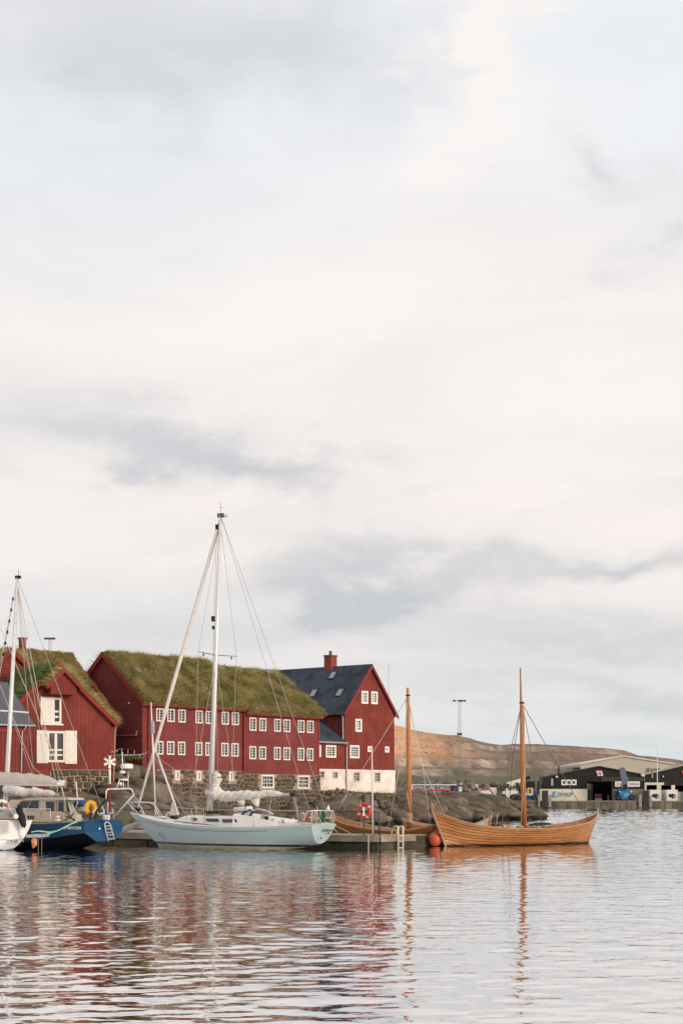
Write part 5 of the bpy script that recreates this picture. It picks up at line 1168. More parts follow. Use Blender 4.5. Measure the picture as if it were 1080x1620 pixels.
# stern: mainsheet, pushpit, ropes, outboard, danbuoy
b.tubes('mainsheet', [[b.at(464, 1261), b.at(472, 1301)], [b.at(466.5, 1261), b.at(473.5, 1301)]], .03, mat('mainsheet_grey', (.42, .38, .34), rough=.8))
b.tubes('pushpit', [[b.at(478, 1303, 1.2), b.at(486, 1284, 1.2), b.at(492, 1282.6, 1.15), b.at(512, 1282.2, .3), b.at(527, 1282.8, -1.0), b.at(527.5, 1304, -1.05)], [b.at(492, 1304, 1.1), b.at(493, 1283, 1.1)], [b.at(488, 1293, 1.15), b.at(507, 1294.5, .5), b.at(527, 1294, -1.0)], [b.at(507, 1303, .5), b.at(507, 1282, .5)]], .03, TU)
def coil(name, c, w, hgt, m, nrope, seed, r=.022):
    rg = random.Random(seed); mb = MB(); c = Vector(c)
    for i in range(nrope):
        x = rg.uniform(-w, w); ww = rg.uniform(.05, .1); z = rg.uniform(.75, 1) * hgt
        mb.tube([c + b.V.n * x * .5 - b.V.d * x, c + b.V.n * (x * .5 + ww) - b.V.d * (x - .04) - Vector((0, 0, z * .6)), c + b.V.n * x * .5 - b.V.d * (x + .03) - Vector((0, 0, z)), c + b.V.n * (x * .5 - ww) - b.V.d * (x + .08) - Vector((0, 0, z * .5)), c + b.V.n * x * .5 - b.V.d * (x + .05)], r, 5)
    o = mb.build(name, m, None, True); return o
ROPE = mat('cream_rope', (.58, .50, .36), (.46, .39, .27), 12, .85)
tag(coil('rope_coil', b.at(497.5, 1283.5, .95), .16, .72, ROPE, 9, 1), 'fat coil of cream rope hung on the sloop stern rail left of the green rope', 'rope')
tag(coil('rope_coil', b.at(509.5, 1283, .45), .10, .66, mat('green_rope', (.015, .14, .07), (.02, .2, .10), 9, .8), 7, 2), 'green rope coil hung on the sloop stern rail', 'rope')
tag(coil('rope_coil', b.at(525, 1283.5, -.95), .08, .74, ROPE, 6, 3), 'slim cream rope coil on the far corner of the sloop stern rail', 'rope')
m = MB(); m.bar(b.at(483.5, 1298, 1.0), b.at(488.5, 1288, 1.0), .16, .12); o = m.build('throw_bag', mat('orange_nylon', (.75, .10, .03), rough=.7)); tag(o, 'bright orange throw bag strapped to the sloop stern rail', 'throw bag')
m = MB(); m.ball(b.at(478.5, 1289, .7), .16, 8, 6, (1, .8, 1)); m.box(b.at(479, 1295, .7), (.2, .2, .4)); m.bar(b.at(480, 1300, .7), b.at(476, 1293, .7), .06); o = m.build('outboard_motor', mat('outboard_grey', (.10, .10, .11), (.5, .5, .5), 6, .5)); tag(o, 'small grey outboard motor clamped beside the orange throw bag', 'outboard')
m = MB(); m.tube([b.at(519, 1281.5, -.2), b.at(519, 1279.5, -.2), b.at(519.2, 1276, -.2), b.at(519.3, 1273.8, -.2)], [.10, .095, .06, .02], 10); o = m.build('marker_cone', GELW, None, True); tag(o, 'small white cone on top of the sloop stern rail', 'marker')
# --- blue motor sailer with the beige wheelhouse
BLUE = mat('deep_blue_hull', (.009, .068, .16), (.007, .055, .13), .8, .25)
BLUEB = mat('black_blue_bottom', (.003, .004, .010), rough=.6, spec=.15)
BEIGE = mat('beige_cabin', (.56, .47, .35), (.49, .41, .31), 1.6, .45)
Y2 = Boat('motor_sailer', 'dark blue steel motor sailer with beige wheelhouse, wind generator and stern ladder', ((163 - 540) / F * 93, 93), (-.83, .56), 'boat')
b = Y2
h2 = Hull(10.8, spl([(0, 1.55), (.15, 1.74), (.4, 1.85), (.7, 1.6), (.9, .7), (1, .04)]), spl([(0, 1.55), (.25, 1.40), (.5, 1.42), (.8, 1.75), (1, 2.15)]), interp([(0, .40), (.08, .22), (.2, -.2), (.35, -.6), (.85, -.6), (1, -.2)]), 1.9, .0, interp([(0, .42), (.6, .38), (.9, .8), (1, 1)]))
zc_ = interp([(0, .90), (.10, .80), (.35, .42), (.6, .30), (1, .4)])
hu = hull_band(b, h2, 'hull', BLUE, h2.sheer, lambda t: max(zc_(t), h2.keel(t)), 8); hull_band(b, h2, 'bottom_paint', BLUEB, lambda t: max(zc_(t), h2.keel(t)), h2.keel, 5, parent=hu)
mb = MB(); tr = [(1.55, 1.55), (1.52, .92), (.65, .42), (-.25, .42), (-1.1, .62), (-1.55, .98), (-1.58, 1.55), (-.8, 1.60), (.8, 1.60)]
mb.prism([b.pt(-.01 - .10 * (z < .7), y, z) for y, z in tr], -b.V.d * .03); b.part(mb, 'transom', BLUE, None)
hull_band(b, h2, 'toe_rail', mat('cream_rail', (.62, .57, .48), rough=.4), lambda t: h2.sheer(t) + .06, lambda t: h2.sheer(t) - .02, 1, 40, out=.03)
mb = MB(); mb.grid([[b.pt(h2.x(i / 40, 1), h2.beam(i / 40) * k, h2.sheer(i / 40) + .01 + .05 * (1 - k * k)) for k in (-1, -.5, 0, .5, 1)] for i in range(41)]); b.part(mb, 'deck', BEIGE, None, True)
WHL = mat('white_letter', (.80, .77, .70), rough=.5)
# name on the quarter, following the topside
q0, q1 = b.V.hit(103, 1307, 1.68), b.V.hit(129, 1307, 1.66); c_ = b.V.pt((q0[0] + q1[0]) / 2, 1.17, 1.735)
lettering('SPYRNISTEIN', c_, b.V.pt(q1[0], 1.14, 1.70) - b.V.pt(q0[0], 1.14, 1.775), (0, 0, 1), .15, WHL, b.root, width=abs(q0[0] - q1[0]))
# wheelhouse with panes
def cab(poly, y0, y1, name, m, ins=0.0, parent=None):
    mb = MB(); mb.prism([b.at(x, y, y0) for x, y in poly], b.V.n * (y1 - y0)); return b.part(mb, name, m, parent)
lowc = cab(((18, 1300), (130, 1300), (129, 1289), (118, 1283.5), (40, 1283.5), (20, 1287)), .1, 1.25, 'lower_cabin', BEIGE)
whs = cab(((24, 1284), (121, 1284), (112, 1265), (38, 1265)), .1, 1.12, 'wheelhouse', BEIGE)
m = MB(); q = [b.at(x, y, 1.2) for x, y in ((36, 1265.5), (110, 1265.5), (108, 1262), (64, 1261.5), (42, 1263))]; m.prism(q, b.V.n * -1.2); b.part(m, 'wheelhouse_roof', BEIGE, None)
PG = mat('dark_cabin_glass', (.015, .018, .025), (.045, .05, .065), 1.5, .1, spec=.45)
for poly in (((73.5, 1283.5), (86.5, 1283.5), (86.5, 1268), (72.5, 1268)), ((92, 1285), (101.5, 1285), (101.8, 1268.3), (92.3, 1268)), ((104, 1285), (113, 1285), (109.5, 1269), (104, 1268.5)), ((21.5, 1279.5), (44, 1279), (49, 1267), (35, 1267)), ((43, 1280), (62, 1280), (62, 1266.5), (50.5, 1266.5))):
    m = MB(); m.prism([b.at(x, y, 1.125) for x, y in poly], b.V.n * .012); o = b.part(m, 'cabin_window', PG, whs)
    m = MB(); q = [b.at(x, y, 1.14) for x, y in poly]; m.tube(q + [q[0]], .022, 5); b.part(m, 'window_rim', mat('rim_tan', (.42, .35, .27), rough=.6), whs)
b.tubes('door_post', [[b.at(89.5, 1298, 1.14), b.at(89.5, 1266, 1.14)], [b.at(66, 1298, 1.2), b.at(66, 1284, 1.28)]], .02, mat('seam_tan', (.30, .24, .18), rough=.7))
for x in (43.5, 47.5, 51.2): m = MB(); m.prism([b.at(x, 1296, 1.26), b.at(x + 2.6, 1296, 1.26), b.at(x + 3.4, 1290.5, 1.26), b.at(x + 1, 1290, 1.26)], b.V.n * .012); b.part(m, 'vent_louvre', BLACK, lowc)
b.tubes('hand_rail', [[b.at(5, 1279.5, 1.5), b.at(50, 1279.8, 1.6), b.at(80, 1280, 1.6), b.at(80.5, 1302, 1.6)], [b.at(113, 1284, 1.2), b.at(124, 1293, 1.3), b.at(132, 1296, 1.3)], [b.at(122, 1285, 1.2), b.at(110, 1298, 1.4)], [b.at(108, 1269, 1.15), b.at(116, 1296, 1.3)]], .026, TU)
# mast, boom and creased sail above the wheelhouse
mt = MB(); mt.tube([b.at(7, 1300), b.at(12, 1225), b.at(28.2, 913)], [.17, .17, .11], 12, sq=.8); ma2 = b.part(mt, 'mast', ALU, None, True)
mtop = b.at(28.2, 915)
m = MB(); m.box(b.at(29, 913), (.3, .2, .16), b.V.d, b.V.n); m.bar(b.at(29.5, 912), b.at(30, 902), .02); b.part(m, 'masthead_gear', BLACK, ma2)
sp = b.at(15.5, 1125)
for k in (1, -1): m = MB(); m.tube([sp, sp + b.V.n * (1.5 * k) + Vector((0, 0, -.02))], .05, 6); b.part(m, 'spreader', ALU, ma2)
m = MB(); m.tube([b.at(8, 1257, .2), b.at(93, 1257.5, .2)], .08, 10); bo = b.part(m, 'boom', mat('grey_spar', (.33, .37, .40)), None, True)
lumpy('mainsail', [b.at(x, y, .2) for x, y in ((8, 1248), (20, 1249), (32, 1252), (40, 1254), (50, 1253), (56, 1252), (66, 1254), (76, 1255), (82, 1256), (88, 1257))], [.18, .24, .22, .24, .17, .26, .18, .18, .17, .08], SAIL, 21, 14, .26)
stn = b.pt(.1, -.3, 1.6)
wires = [[mtop, sp + b.V.n * 1.5, b.pt(6.5, 1.7, 1.5)], [mtop, sp - b.V.n * 1.5, b.pt(6.5, -1.7, 1.5)], [sp, b.pt(5.6, 1.7, 1.45)], [sp, b.pt(5.6, -1.7, 1.45)], [mtop, b.at(71, 1029), b.at(163, 1282)]]
b.tubes('rigging_wire', wires, .014, WIRE, 5)
b.tubes('topping_lift', [[mtop + Vector((0, 0, -.3)), b.at(63, 1110, .2), b.at(92, 1253, .2)]], .018, WIREL, 5)
b.tubes('halyard', [[mtop + Vector((0, 0, -.3)), b.at(34, 1012), b.at(103, 1262, .6)], [mtop, b.at(40, 1012, -.2), b.at(71, 1205, -.4)]], .013, WIREL, 5)
b.tubes('flag_halyard', [[b.at(21.5, 945), b.at(3, 1050), b.at(-4, 1090)]], .03, WIREL, 5)
for k in range(6): m = MB(); c1, c2 = b.at(21.5 - k * 3.1, 945 + k * 17.5), b.at(21 - k * 3.1, 950 + k * 17.5); m.bar(c1, c2, .09); b.part(m, 'stay_clip', BLACK)
# stern gantry, radar, wind generator, ladder, aft gear
b.tubes('gantry', [[b.at(142, 1297, 1.3), b.at(168, 1265, 1.2)], [b.at(168, 1265, 1.2), b.at(168.5, 1252, 1.2), b.at(171, 1248.3, 1.1), b.at(190, 1248, 0), b.at(206, 1247.5, -1.0), b.at(209.5, 1250, -1.1), b.at(211, 1257, -1.2)], [b.at(213, 1256, -1.3), b.at(182, 1291, -1.3)]], .045, TU)
b.tubes('gantry_foot', [[b.at(142, 1297, 1.3), b.at(169, 1264, 1.2)]], .05, BLACK)
b.tubes('radar_post', [[b.at(203, 1248, -.9), b.at(203, 1216, -.9)], [b.at(184.5, 1247, .2), b.at(190, 1232, 0)], [b.at(195.5, 1247, -.4), b.at(195.5, 1236, -.4)], [b.at(194, 1222, -.4), b.at(194, 1190, -.4)]], .03, TU)
m = MB(); m.tube([b.at(201, 1216, -.7), b.at(201, 1214.5, -.7), b.at(201, 1210, -.7), b.at(201, 1208.3, -.7)], [.33, .34, .34, .26], 16); ra = b.part(m, 'radar_dome', GELW, None, True); m = MB(); m.tube([b.at(201, 1217.2, -.7), b.at(201, 1215.3, -.7)], .30, 16); b.part(m, 'radar_base', BLUE, ra)
m = MB(); m.tube([b.at(196.5, 1235, -.4), b.at(196.5, 1232, -.4)], [.24, .18], 12); m.ball(b.at(194, 1221.5, -.4), .13, 8, 5, (1.4, 1.2, .7)); m.ball(b.at(191, 1240, -.2), .10, 8, 5); b.part(m, 'antenna_disc', GELW, None, True)
m = MB(); c = b.at(174, 1205.3, .9)
m.tube([b.at(174, 1285, .9), b.at(174, 1238, .9)], .06, 8); gp = b.part(m, 'generator_post', mat('dark_red_pole', (.20, .022, .018), rough=.6), None); m = MB(); m.tube([b.at(174, 1240, .9), b.at(174, 1207, .9)], .065, 8); b.part(m, 'post_sleeve', WHT, gp, True)
ax = Vector((.15, -1, 0)).normalized(); ax2 = Vector((0, 0, 1)).cross(ax)
for k in range(6):
    a = math.pi / 2 + k * math.pi / 3; d = ax2 * math.cos(a) + Vector((0, 0, 1)) * math.sin(a); s_ = ax.cross(d); m = MB(); p0 = c + ax * .09
    m.hexa([p0 + d * .08 - s_ * .05 + ax * .02, p0 + d * .33 - s_ * .075 + ax * .03, p0 + d * .33 + s_ * .06, p0 + d * .08 + s_ * .05, p0 + d * .08 - s_ * .05 + ax * .035, p0 + d * .33 - s_ * .075 + ax * .045, p0 + d * .33 + s_ * .06 + ax * .015, p0 + d * .08 + s_ * .05 + ax * .015]); b.part(m, 'generator_blade', WHT, gp)
m = MB(); m.ball(c + ax * .09, .09, 10, 6); m.tube([c - ax * .1, c - ax * .55], [.08, .03], 8); b.part(m, 'generator_hub', WHT, gp, True); m = MB(); m.torus(c + ax * .09, ax, .36, .012, 28, 5); b.part(m, 'generator_ring', mat('ring_red', (.42, .10, .08), rough=.5), gp)
LW = Wall(b.pt(-.20, 0, 0), b.V.n, -b.V.d)
ld = MB(); ld.tube([LW.at(x, y) for x, y in ((171.5, 1330.5), (165.8, 1306), (166.2, 1302.5), (168, 1300.7), (171.5, 1300.7), (174, 1303), (181, 1327.5))], .032, 8); lo = b.part(ld, 'stern_ladder', TU, None, True)
for y in (1307, 1311.5, 1317, 1321, 1327.5): m = MB(); k = (y - 1302) / 28; m.bar(LW.at(166.3 + 5 * k, y), LW.at(175 + 6.5 * k, y - .6), .10, .035); b.part(m, 'rung', TU, lo)
m = MB(); m.tube([b.pt(-.05, .35, 1.12), b.pt(-.09, .35, 1.12)], .06, 10); b.part(m, 'stern_light', WHT)
b.tubes('pushpit', [[b.at(171, 1297, .3), b.at(171, 1270, .3), b.at(173, 1268.5, .2), b.at(181, 1272, -.3)], [b.at(146, 1293, 1.4), b.at(152, 1280, 1.3), b.at(163, 1275, .8), b.at(166, 1296, .6)], [b.at(157, 1287, .8), b.at(180, 1286, -.5), b.at(179, 1297, -1.0)], [b.at(178, 1280, -.4), b.at(181, 1296, -1.2)]], .026, TU)
m = MB(); m.tube([b.at(168.5, 1297, .2), b.at(168.5, 1289, .2)], .20, 10); cn = b.part(m, 'white_canister', WHT, None, True); m = MB(); m.tube([b.at(168.5, 1289, .2), b.at(168.5, 1285.5, .2)], [.20, .18], 10); b.part(m, 'blue_cover', mat('blue_canvas', (.02, .10, .30), (.015, .08, .24), 4, .8), cn, True)
b.tubes('whip_aerial', [[b.at(121, 1278, .3), b.at(123, 1262, .3), b.at(121, 1236, .3)], [b.at(123.5, 1272, .3), b.at(122, 1252, .3)]], .03, GELW)
lumpy('aft_canopy', [b.at(x, y, -.3) for x, y in ((119, 1273), (124, 1271), (129, 1272), (133, 1275))], [.12, .22, .22, .10], mat('blue_canvas', (.02, .10, .30)), 31, 12, .15)
m = MB(); m.prism([b.at(124, 1283, -.2), b.at(133, 1283, -.2), b.at(133, 1276, -.2), b.at(124, 1276, -.2)], b.V.n * -.3); b.part(m, 'aft_screen', GELW)
b.tubes('wheel', [[b.at(160 + 5.5 * math.cos(a), 1284 + 6 * math.sin(a), .4) for a in [math.pi * 2 * k / 16 for k in range(17)]]], .02, TU)
m = MB(); m.ball(b.at(92, 1292.5, 1.5), .14, 8, 6, (1, 1, .7)); m.tube([b.at(92, 1299, 1.5), b.at(92, 1296, 1.5)], .2, 10); b.part(m, 'deck_winch', TU, None, True)
m = MB(); m.bar(b.at(103, 1298, 1.5), b.at(118, 1287, 1.5), .05); m.bar(b.at(118, 1299, 1.5), b.at(107, 1287, 1.5), .05); m.bar(b.at(104, 1291, 1.5), b.at(119, 1297, 1.4), .06); b.part(m, 'folding_frame', mat('brown_frame', (.10, .07, .05), rough=.7))
# yellow horseshoe buoy resting on its stern rail
m = MB(); c = b.at(144, 1278.5, 1.0); fx_ = Vector((1, .25, 0)).normalized()
m.tube([c + fx_ * (.235 * math.cos(a)) + Vector((0, 0, .31 * math.sin(a))) for a in [math.radians(-62 + k * 300 / 26) for k in range(27)]], .125, 10)
o = m.build('horseshoe_buoy', mat('yellow_foam', (.80, .42, .03), (.74, .36, .025), 4, .6), None, True); tag(o, 'yellow horseshoe lifebuoy on the stern rail of the dark blue boat', 'lifebuoy')
m = MB(); m.tube([P(50, 1316.5, 91.5), P(60, 1314.5, 91.6), P(72, 1316, 91.7), P(80, 1317.5, 91.6), P(92, 1314, 91.4), P(104, 1308, 91.4), P(116, 1302, 91.6), P(127, 1299, 92.2)], [.03, .035, .05, .07, .035, .035, .035, .04], 6); m.tube([P(74, 1316, 91.6), P(78, 1320, 91.5), P(80, 1318, 91.5)], .05, 5)
o = m.build('mooring_rope', mat('teal_rope', (.22, .60, .50), (.40, .62, .52), 9, .8)); tag(o, 'knotted teal mooring rope between the white and the dark blue boat', 'rope')

# --- white yacht, stern on, at the left edge
Y3 = Boat('white_yacht', 'white yacht seen stern on at the left edge, long sail cover on its boom', ((5 - 540) / F * 91, 91), (-.35, .94), 'yacht')
b = Y3; b.V.n = V2(-.94, -.35)                        # its port side points left
h3 = Hull(10.5, spl([(0, 1.58), (.2, 1.75), (.5, 1.8), (.8, 1.1), (1, .04)]), spl([(0, 1.62), (.4, 1.5), (1, 1.9)]), interp([(0, .02), (.1, -.3), (.9, -.4), (1, -.2)]), 1.6, .0, interp([(0, .42), (1, .8)]))
WHULL = mat('white_hull', (.82, .78, .75), (.78, .74, .70), 1.5, .25)
hu = hull_band(b, h3, 'hull', WHULL, h3.sheer, h3.keel, 10)
mb = MB(); edge = [h3.p(0, r / 12, 1) for r in range(13)]; edl = [h3.p(0, r / 12, -1) for r in range(13)]
tilt = lambda z: .30 * (z - .8)
mb.prism([b.pt(tilt(z) - .25, y, z) for x, y, z in edl + edge[::-1][:-1]], b.V.d * .3); tr3 = b.part(mb, 'transom', WHULL, None)
def tpt(x, y, o=.0):                                   # a point on the transom seen at a pixel
    pl = Wall(b.pt(-.25 - o, 0, 0), (.94, .35), (.35, -.94)); return pl.at(x, y)
pl3 = Wall(b.pt(-.32, 0, 0), b.V.n * -1, -b.V.d)
m = MB(); m.prism([pl3.at(-4, 1318), pl3.at(13, 1316), pl3.at(14, 1299.5), pl3.at(-4, 1299)], pl3.n * .03); m2 = b.part(m, 'transom_locker', mat('grey_beige_lid', (.52, .48, .43), rough=.5), tr3); m = MB(); q = [pl3.at(x, y, .04) for x, y in ((-4, 1319), (14.5, 1317), (15.5, 1298.5), (-4, 1298))]; m.tube(q + [q[0]], .025, 5); b.part(m, 'locker_rim', WHULL, tr3)
m = MB(); m.tube([pl3.at(1, 1328.5, .03), pl3.at(20, 1328.8, .03), pl3.at(33, 1327, .03)], .012, 5); b.part(m, 'seam_line', mat('seam_grey', (.40, .37, .34)), tr3)
for s_, x, y, hh, w_ in (('C.R.GP', 20.5, 1330.8, .11, .56), ('TÓRSHAVN', 21, 1335.4, .16, .86)): lettering(s_, pl3.at(x, y, .06), pl3.d, (0, 0, 1), hh, mat('dark_lettering', (.05, .045, .04)), b.root, width=w_)
mb = MB(); mb.grid([[b.pt(h3.x(i / 30, 1) - .1, h3.beam(i / 30) * k, h3.sheer(i / 30) + .01 + .05 * (1 - k * k)) for k in (-1, -.5, 0, .5, 1)] for i in range(31)]); b.part(mb, 'deck', WHULL, None, True)
m = MB()
for k in (1, -1): m.prism([b.pt(.1, 1.35 * k, 1.6), b.pt(3.2, 1.5 * k, 1.55), b.pt(3.2, 1.4 * k, 1.95), b.pt(.4, 1.25 * k, 1.78)], b.V.n * (-.3 * k))
b.part(m, 'cockpit_coaming', WHULL)
b.tubes('stern_rail', [[P(0, 1279.5, 91.2), P(26, 1280, 91.4), P(38, 1281, 92.5), P(37, 1299, 92.5)], [P(10.5, 1265, 91.0), P(23, 1294, 91.2), P(37.5, 1332, 90.9)], [P(26.5, 1276, 91.2), P(19.5, 1296, 91.2)], [P(0, 1287, 91.2), P(27, 1289, 91.3)]], .03, TU)
m = MB(); m.box(P(9, 1289, 91.4), (.75, .4, .3)); b.part(m, 'grey_seat_pad', mat('grey_pad', (.30, .29, .28), rough=.8))
m = MB(); m.tube([P(26, 1292, 91.0), P(26, 1291.5, 90.8)], .13, 12); b.part(m, 'speaker_ring', WHT)
# boom reaches back over the next boat; its mast stands outside the picture
bmA, bmB = P(-92, 1237, 88.5), P(97, 1240, 87.0)
m = MB(); m.tube([bmA, bmB], .13, 12); bo = b.part(m, 'boom', mat('white_silver_boom', (.58, .58, .57), (.50, .50, .50), 2, .35), None, True)
COVER = mat('grey_beige_cover', (.50, .43, .385), (.44, .38, .34), 1.5, .85, .4, 3, bdist=.05)
rows = []; n_ = 40
for i in range(n_ + 1):
    k = i / n_; c = bmA.lerp(P(92, 1240, 87.05), k); hh = np.interp(k, [0, .55, .8, .93, 1], [.62, .56, .50, .40, .12]) * (1 + .04 * math.sin(i * 1.7)); ww = .20
    rows.append([c + Vector((0, -ww * .9, -.02)), c + Vector((0, -ww - .03 * math.sin(i * 2.3), hh * .35 + .03 * math.sin(i * .9))), c + Vector((0, -ww * .55, hh * .8)), c + Vector((0, 0, hh + .02 * math.sin(i * 1.3))), c + Vector((0, ww * .55, hh * .8)), c + Vector((0, ww, hh * .35)), c + Vector((0, ww * .9, -.02))])
m = MB(); m.grid(rows); m.add(rows[-1], [tuple(range(7))]); b.part(m, 'sail_cover', COVER, bo, True)
m = MB(); m.box(P(98, 1238.5, 87), (.28, .2, .28)); m.tube([P(97.5, 1241, 87), P(103, 1236, 87)], .05, 6); b.part(m, 'boom_end', ALU, bo)
mm = MB(); mm.tube([P(-95, 1300, 88.6), P(-88, 760, 88.6)], [.16, .12], 12); b.part(mm, 'mast', ALU, None, True)
mt3 = P(-88, 780, 88.6)
b.tubes('topping_lift', [[mt3, P(103, 1236, 87)], [P(-89, 860, 88.6), P(52, 1213, 88), P(67, 1226, 88)]], .015, WIREL, 5)
b.tubes('mainsheet', [[P(97, 1243, 87), P(103, 1268, 88.5), P(106, 1287, 91)]], .03, WIREL, 5)
m = MB(); m.torus(P(3.5, 1273.5, 91.5), (.3, -1, 0), .22, .09, 18, 8); lb = m.build('lifebuoy', WHT, None, True); tag(lb, 'white lifebuoy with a red band on the white yacht stern rail', 'lifebuoy'); m = MB(); m.torus(P(3.5, 1273.5, 91.5), (.3, -1, 0), .22, .098, 6, 8, -.5, .5, ref=(1, 0, 0)); m.build('band', mat('lifebuoy_red', (.62, .055, .02)), lb, True)
lump = MB(); rg = random.Random(4); rows = []
for i, (x, y, w_) in enumerate(((33, 1275, .10), (31, 1279, .18), (32, 1284, .20), (34, 1289, .20), (35, 1295, .22), (36.5, 1301, .20), (37.5, 1306, .16), (38, 1309, .05))):
    c = P(x, y, 90.9); rows.append([c + Vector((w_ * math.cos(a) * rg.uniform(.75, 1.25), .10 * math.sin(a), .05 * math.sin(3 * a))) for a in [2 * math.pi * j / 10 for j in range(10)]])
lump.grid(rows, 0, True); o = lump.build('black_jacket', BLACK, None, True); tag(o, 'black oilskin jacket hung over the stern rail of the white yacht', 'jacket')
# finger berth with fender between the two left boats
FB = thing('finger_berth', 'narrow grey finger berth with thin legs between the white and dark blue boats', 'jetty', P(60, 1346, 90))
m = MB(); m.box(P(60, 1322, 90), (.75, 2.6, .14)); m.build('deck_board', mat('pale_deck', (.40, .40, .41)), FB)
for x in (61, 66.5): m = MB(); m.tube([P(x, 1318, 88.9), P(x, 1347, 88.9)], .018, 6); m.build('leg', mat('dull_steel', (.20, .19, .18), rough=.7), FB)
m = MB(); m.tube([P(52, 1327, 88.8), P(54.5, 1329, 88.8), P(55, 1336, 88.8), P(52.5, 1342, 88.8)], [.10, .16, .14, .04], 10); o = m.build('fender', mat('faded_orange_fender', (.62, .26, .12), (.5, .2, .1), 5, .6), None, True); tag(o, 'faded orange fender hanging beside the white yacht stern', 'fender')
b = Y1
m = MB(); m.tube([P(195, 1314, 99.5), P(205, 1309, 99.4), P(218, 1303.5, 99.3)], [.16, .20, .12], 8); o = m.build('rolled_tarpaulin', mat('pale_tarpaulin', (.55, .48, .42), (.45, .39, .34), 3, .8), None, True); tag(o, 'pale rolled tarpaulin lying on the pontoon left of the sloop bow', 'tarpaulin')

# --- wooden boats
PINE = [mat('oiled_pine', (.45, .178, .038), (.35, .128, .026), .9, .38, .25, 6, (.6, .6, 7), c3=(.30, .10, .022), scale3=.9), mat('oiled_pine_red', (.40, .148, .031), (.31, .105, .02), .9, .38, .25, 6, (.6, .6, 7), c3=(.27, .09, .02), scale3=.9), mat('oiled_pine_pale', (.48, .20, .048), (.39, .15, .033), .9, .38, .25, 6, (.6, .6, 7), c3=(.32, .12, .026), scale3=.8)]
PINEI = mat('pine_inside', (.52, .23, .07), (.40, .16, .045), 1.6, .6, .3, 6)
WEATH = mat('weathered_wood', (.44, .31, .21), (.33, .22, .14), 2.5, .75, .4, 8)
MASTW = mat('pine_mast', (.50, .20, .055), (.36, .13, .03), 2.2, .5, .25, 8, (4, 4, .6))
TAR_SHADE = mat('dark_tar_and_shade', (.03, .022, .018), rough=.7)
def clinker(b, h, n, parent=None, thick=.045, nt=46, ribs=9, thw=(), zin=None, rmin=0.0):
    """Overlapping strakes, each an object of its own; ribs, thwarts and rails inside."""
    for side in (1, -1):
        for k in range(n):
            mb = MB(); r0, r1 = rmin + (1 - rmin) * k / n, rmin + (1 - rmin) * (k + 1.12) / n; r1 = min(r1, 1.0)
            outer, inner = [], []
            for rr, oo in ((r0, thick), (r0 + (r1 - r0) * .5, thick * .55), (r1, 0.004)):
                outer.append([]); inner.append([])
                for i in range(nt + 1):
                    t = i / nt; x, y, z = h.p(t, rr, 1); fade = min(1, min(t, 1 - t) * 16)
                    outer[-1].append(b.pt(x, side * (y + oo * fade + .012), z)); inner[-1].append(b.pt(x, side * max(y - .015, 0.0), z))
            mb.grid(outer); mb.grid([outer[0], inner[0]]); mb.grid(inner); mb.grid([outer[-1], inner[-1]])
            b.part(mb, 'strake', PINE[(k * 2 + (side > 0) + RND.randrange(2)) % 3], parent, True)
    sm_b, rv = MB(), MB()
    for side in (1, -1):
        for k in range(1, n):
            r0 = rmin + (1 - rmin) * k / n; pts = []
            for i in range(nt + 1): x, y, z = h.p(i / nt, r0, 1); fade = min(1, min(i / nt, 1 - i / nt) * 16); pts.append(b.pt(x, side * (y + thick * .35 * fade + .012), z - .012))
            sm_b.tube(pts, .009, 4)
            for i in range(int(h.L / .9)):
                t = (i + .5 + RND.uniform(-.45, .45)) / int(h.L / .9); x, y, z = h.p(t, r0 + .03, 1); fade = min(1, min(t, 1 - t) * 16); rv.box(b.pt(x, side * (y + thick * .95 * fade + .014), z), (.035, .012, .022), b.V.d, b.V.n)
    stuff(b.part(sm_b, 'tarred_seams', TAR_SHADE, parent)); stuff(b.part(rv, 'rivets', TAR_SHADE, parent))
    for side in (1, -1):
        mb = MB(); mb.tube([b.pt(*(lambda p: (p[0], p[1] + side * .02, p[2] + .01))(h.p(i / nt, 1, side))) for i in range(nt + 1)], .045, 6, sq=.8); b.part(mb, 'gunwale', WEATH, parent, True)
    for i in range(ribs):
        t = .09 + .82 * i / (ribs - 1); mb = MB(); pts = [b.pt(*(lambda p: (p[0], p[1] * .95, p[2]))(h.p(t, r, s))) for s, r in [(1, 1.0), (1, .75), (1, .5), (1, .25), (1, .05), (-1, .05), (-1, .25), (-1, .5), (-1, .75), (-1, 1.0)]]; mb.tube(pts, .038, 5); b.part(mb, 'rib', WEATH, parent)
    for t in thw:
        z = h.keel(t) + (h.sheer(t) - h.keel(t)) * .72; y = h.beam(t) * .72 ** h.pw(t) - .02; mb = MB(); mb.box(b.pt(h.x(t, .72), 0, z), (.26, 2 * y, .05), b.V.d, b.V.n); b.part(mb, 'thwart', WEATH, parent)
    mb = MB(); mb.grid([[b.pt(h.x(i / 30, .25), h.beam(i / 30) * (.25 ** h.pw(i / 30)) * k * .98, h.keel(i / 30) + (h.sheer(i / 30) - h.keel(i / 30)) * .26) for k in (-1, 0, 1)] for i in range(2, 29)]); b.part(mb, 'bottom_boards', PINEI, parent)
def stem(b, h, t, ext, m, w=.06, dx=.0):
    mb = MB(); pts = []
    for r in [k / 8 for k in range(9)]: x, y, z = h.p(t, r, 1); pts.append(b.pt(x + dx, 0, z))
    up = (pts[-1] - pts[-2]).normalized(); pts.append(pts[-1] + (up + Vector((0, 0, .6))).normalized() * ext); mb.tube(pts, [w] * 9 + [w * .75], 6); return b.part(mb, 'stem_post', m, None, True)

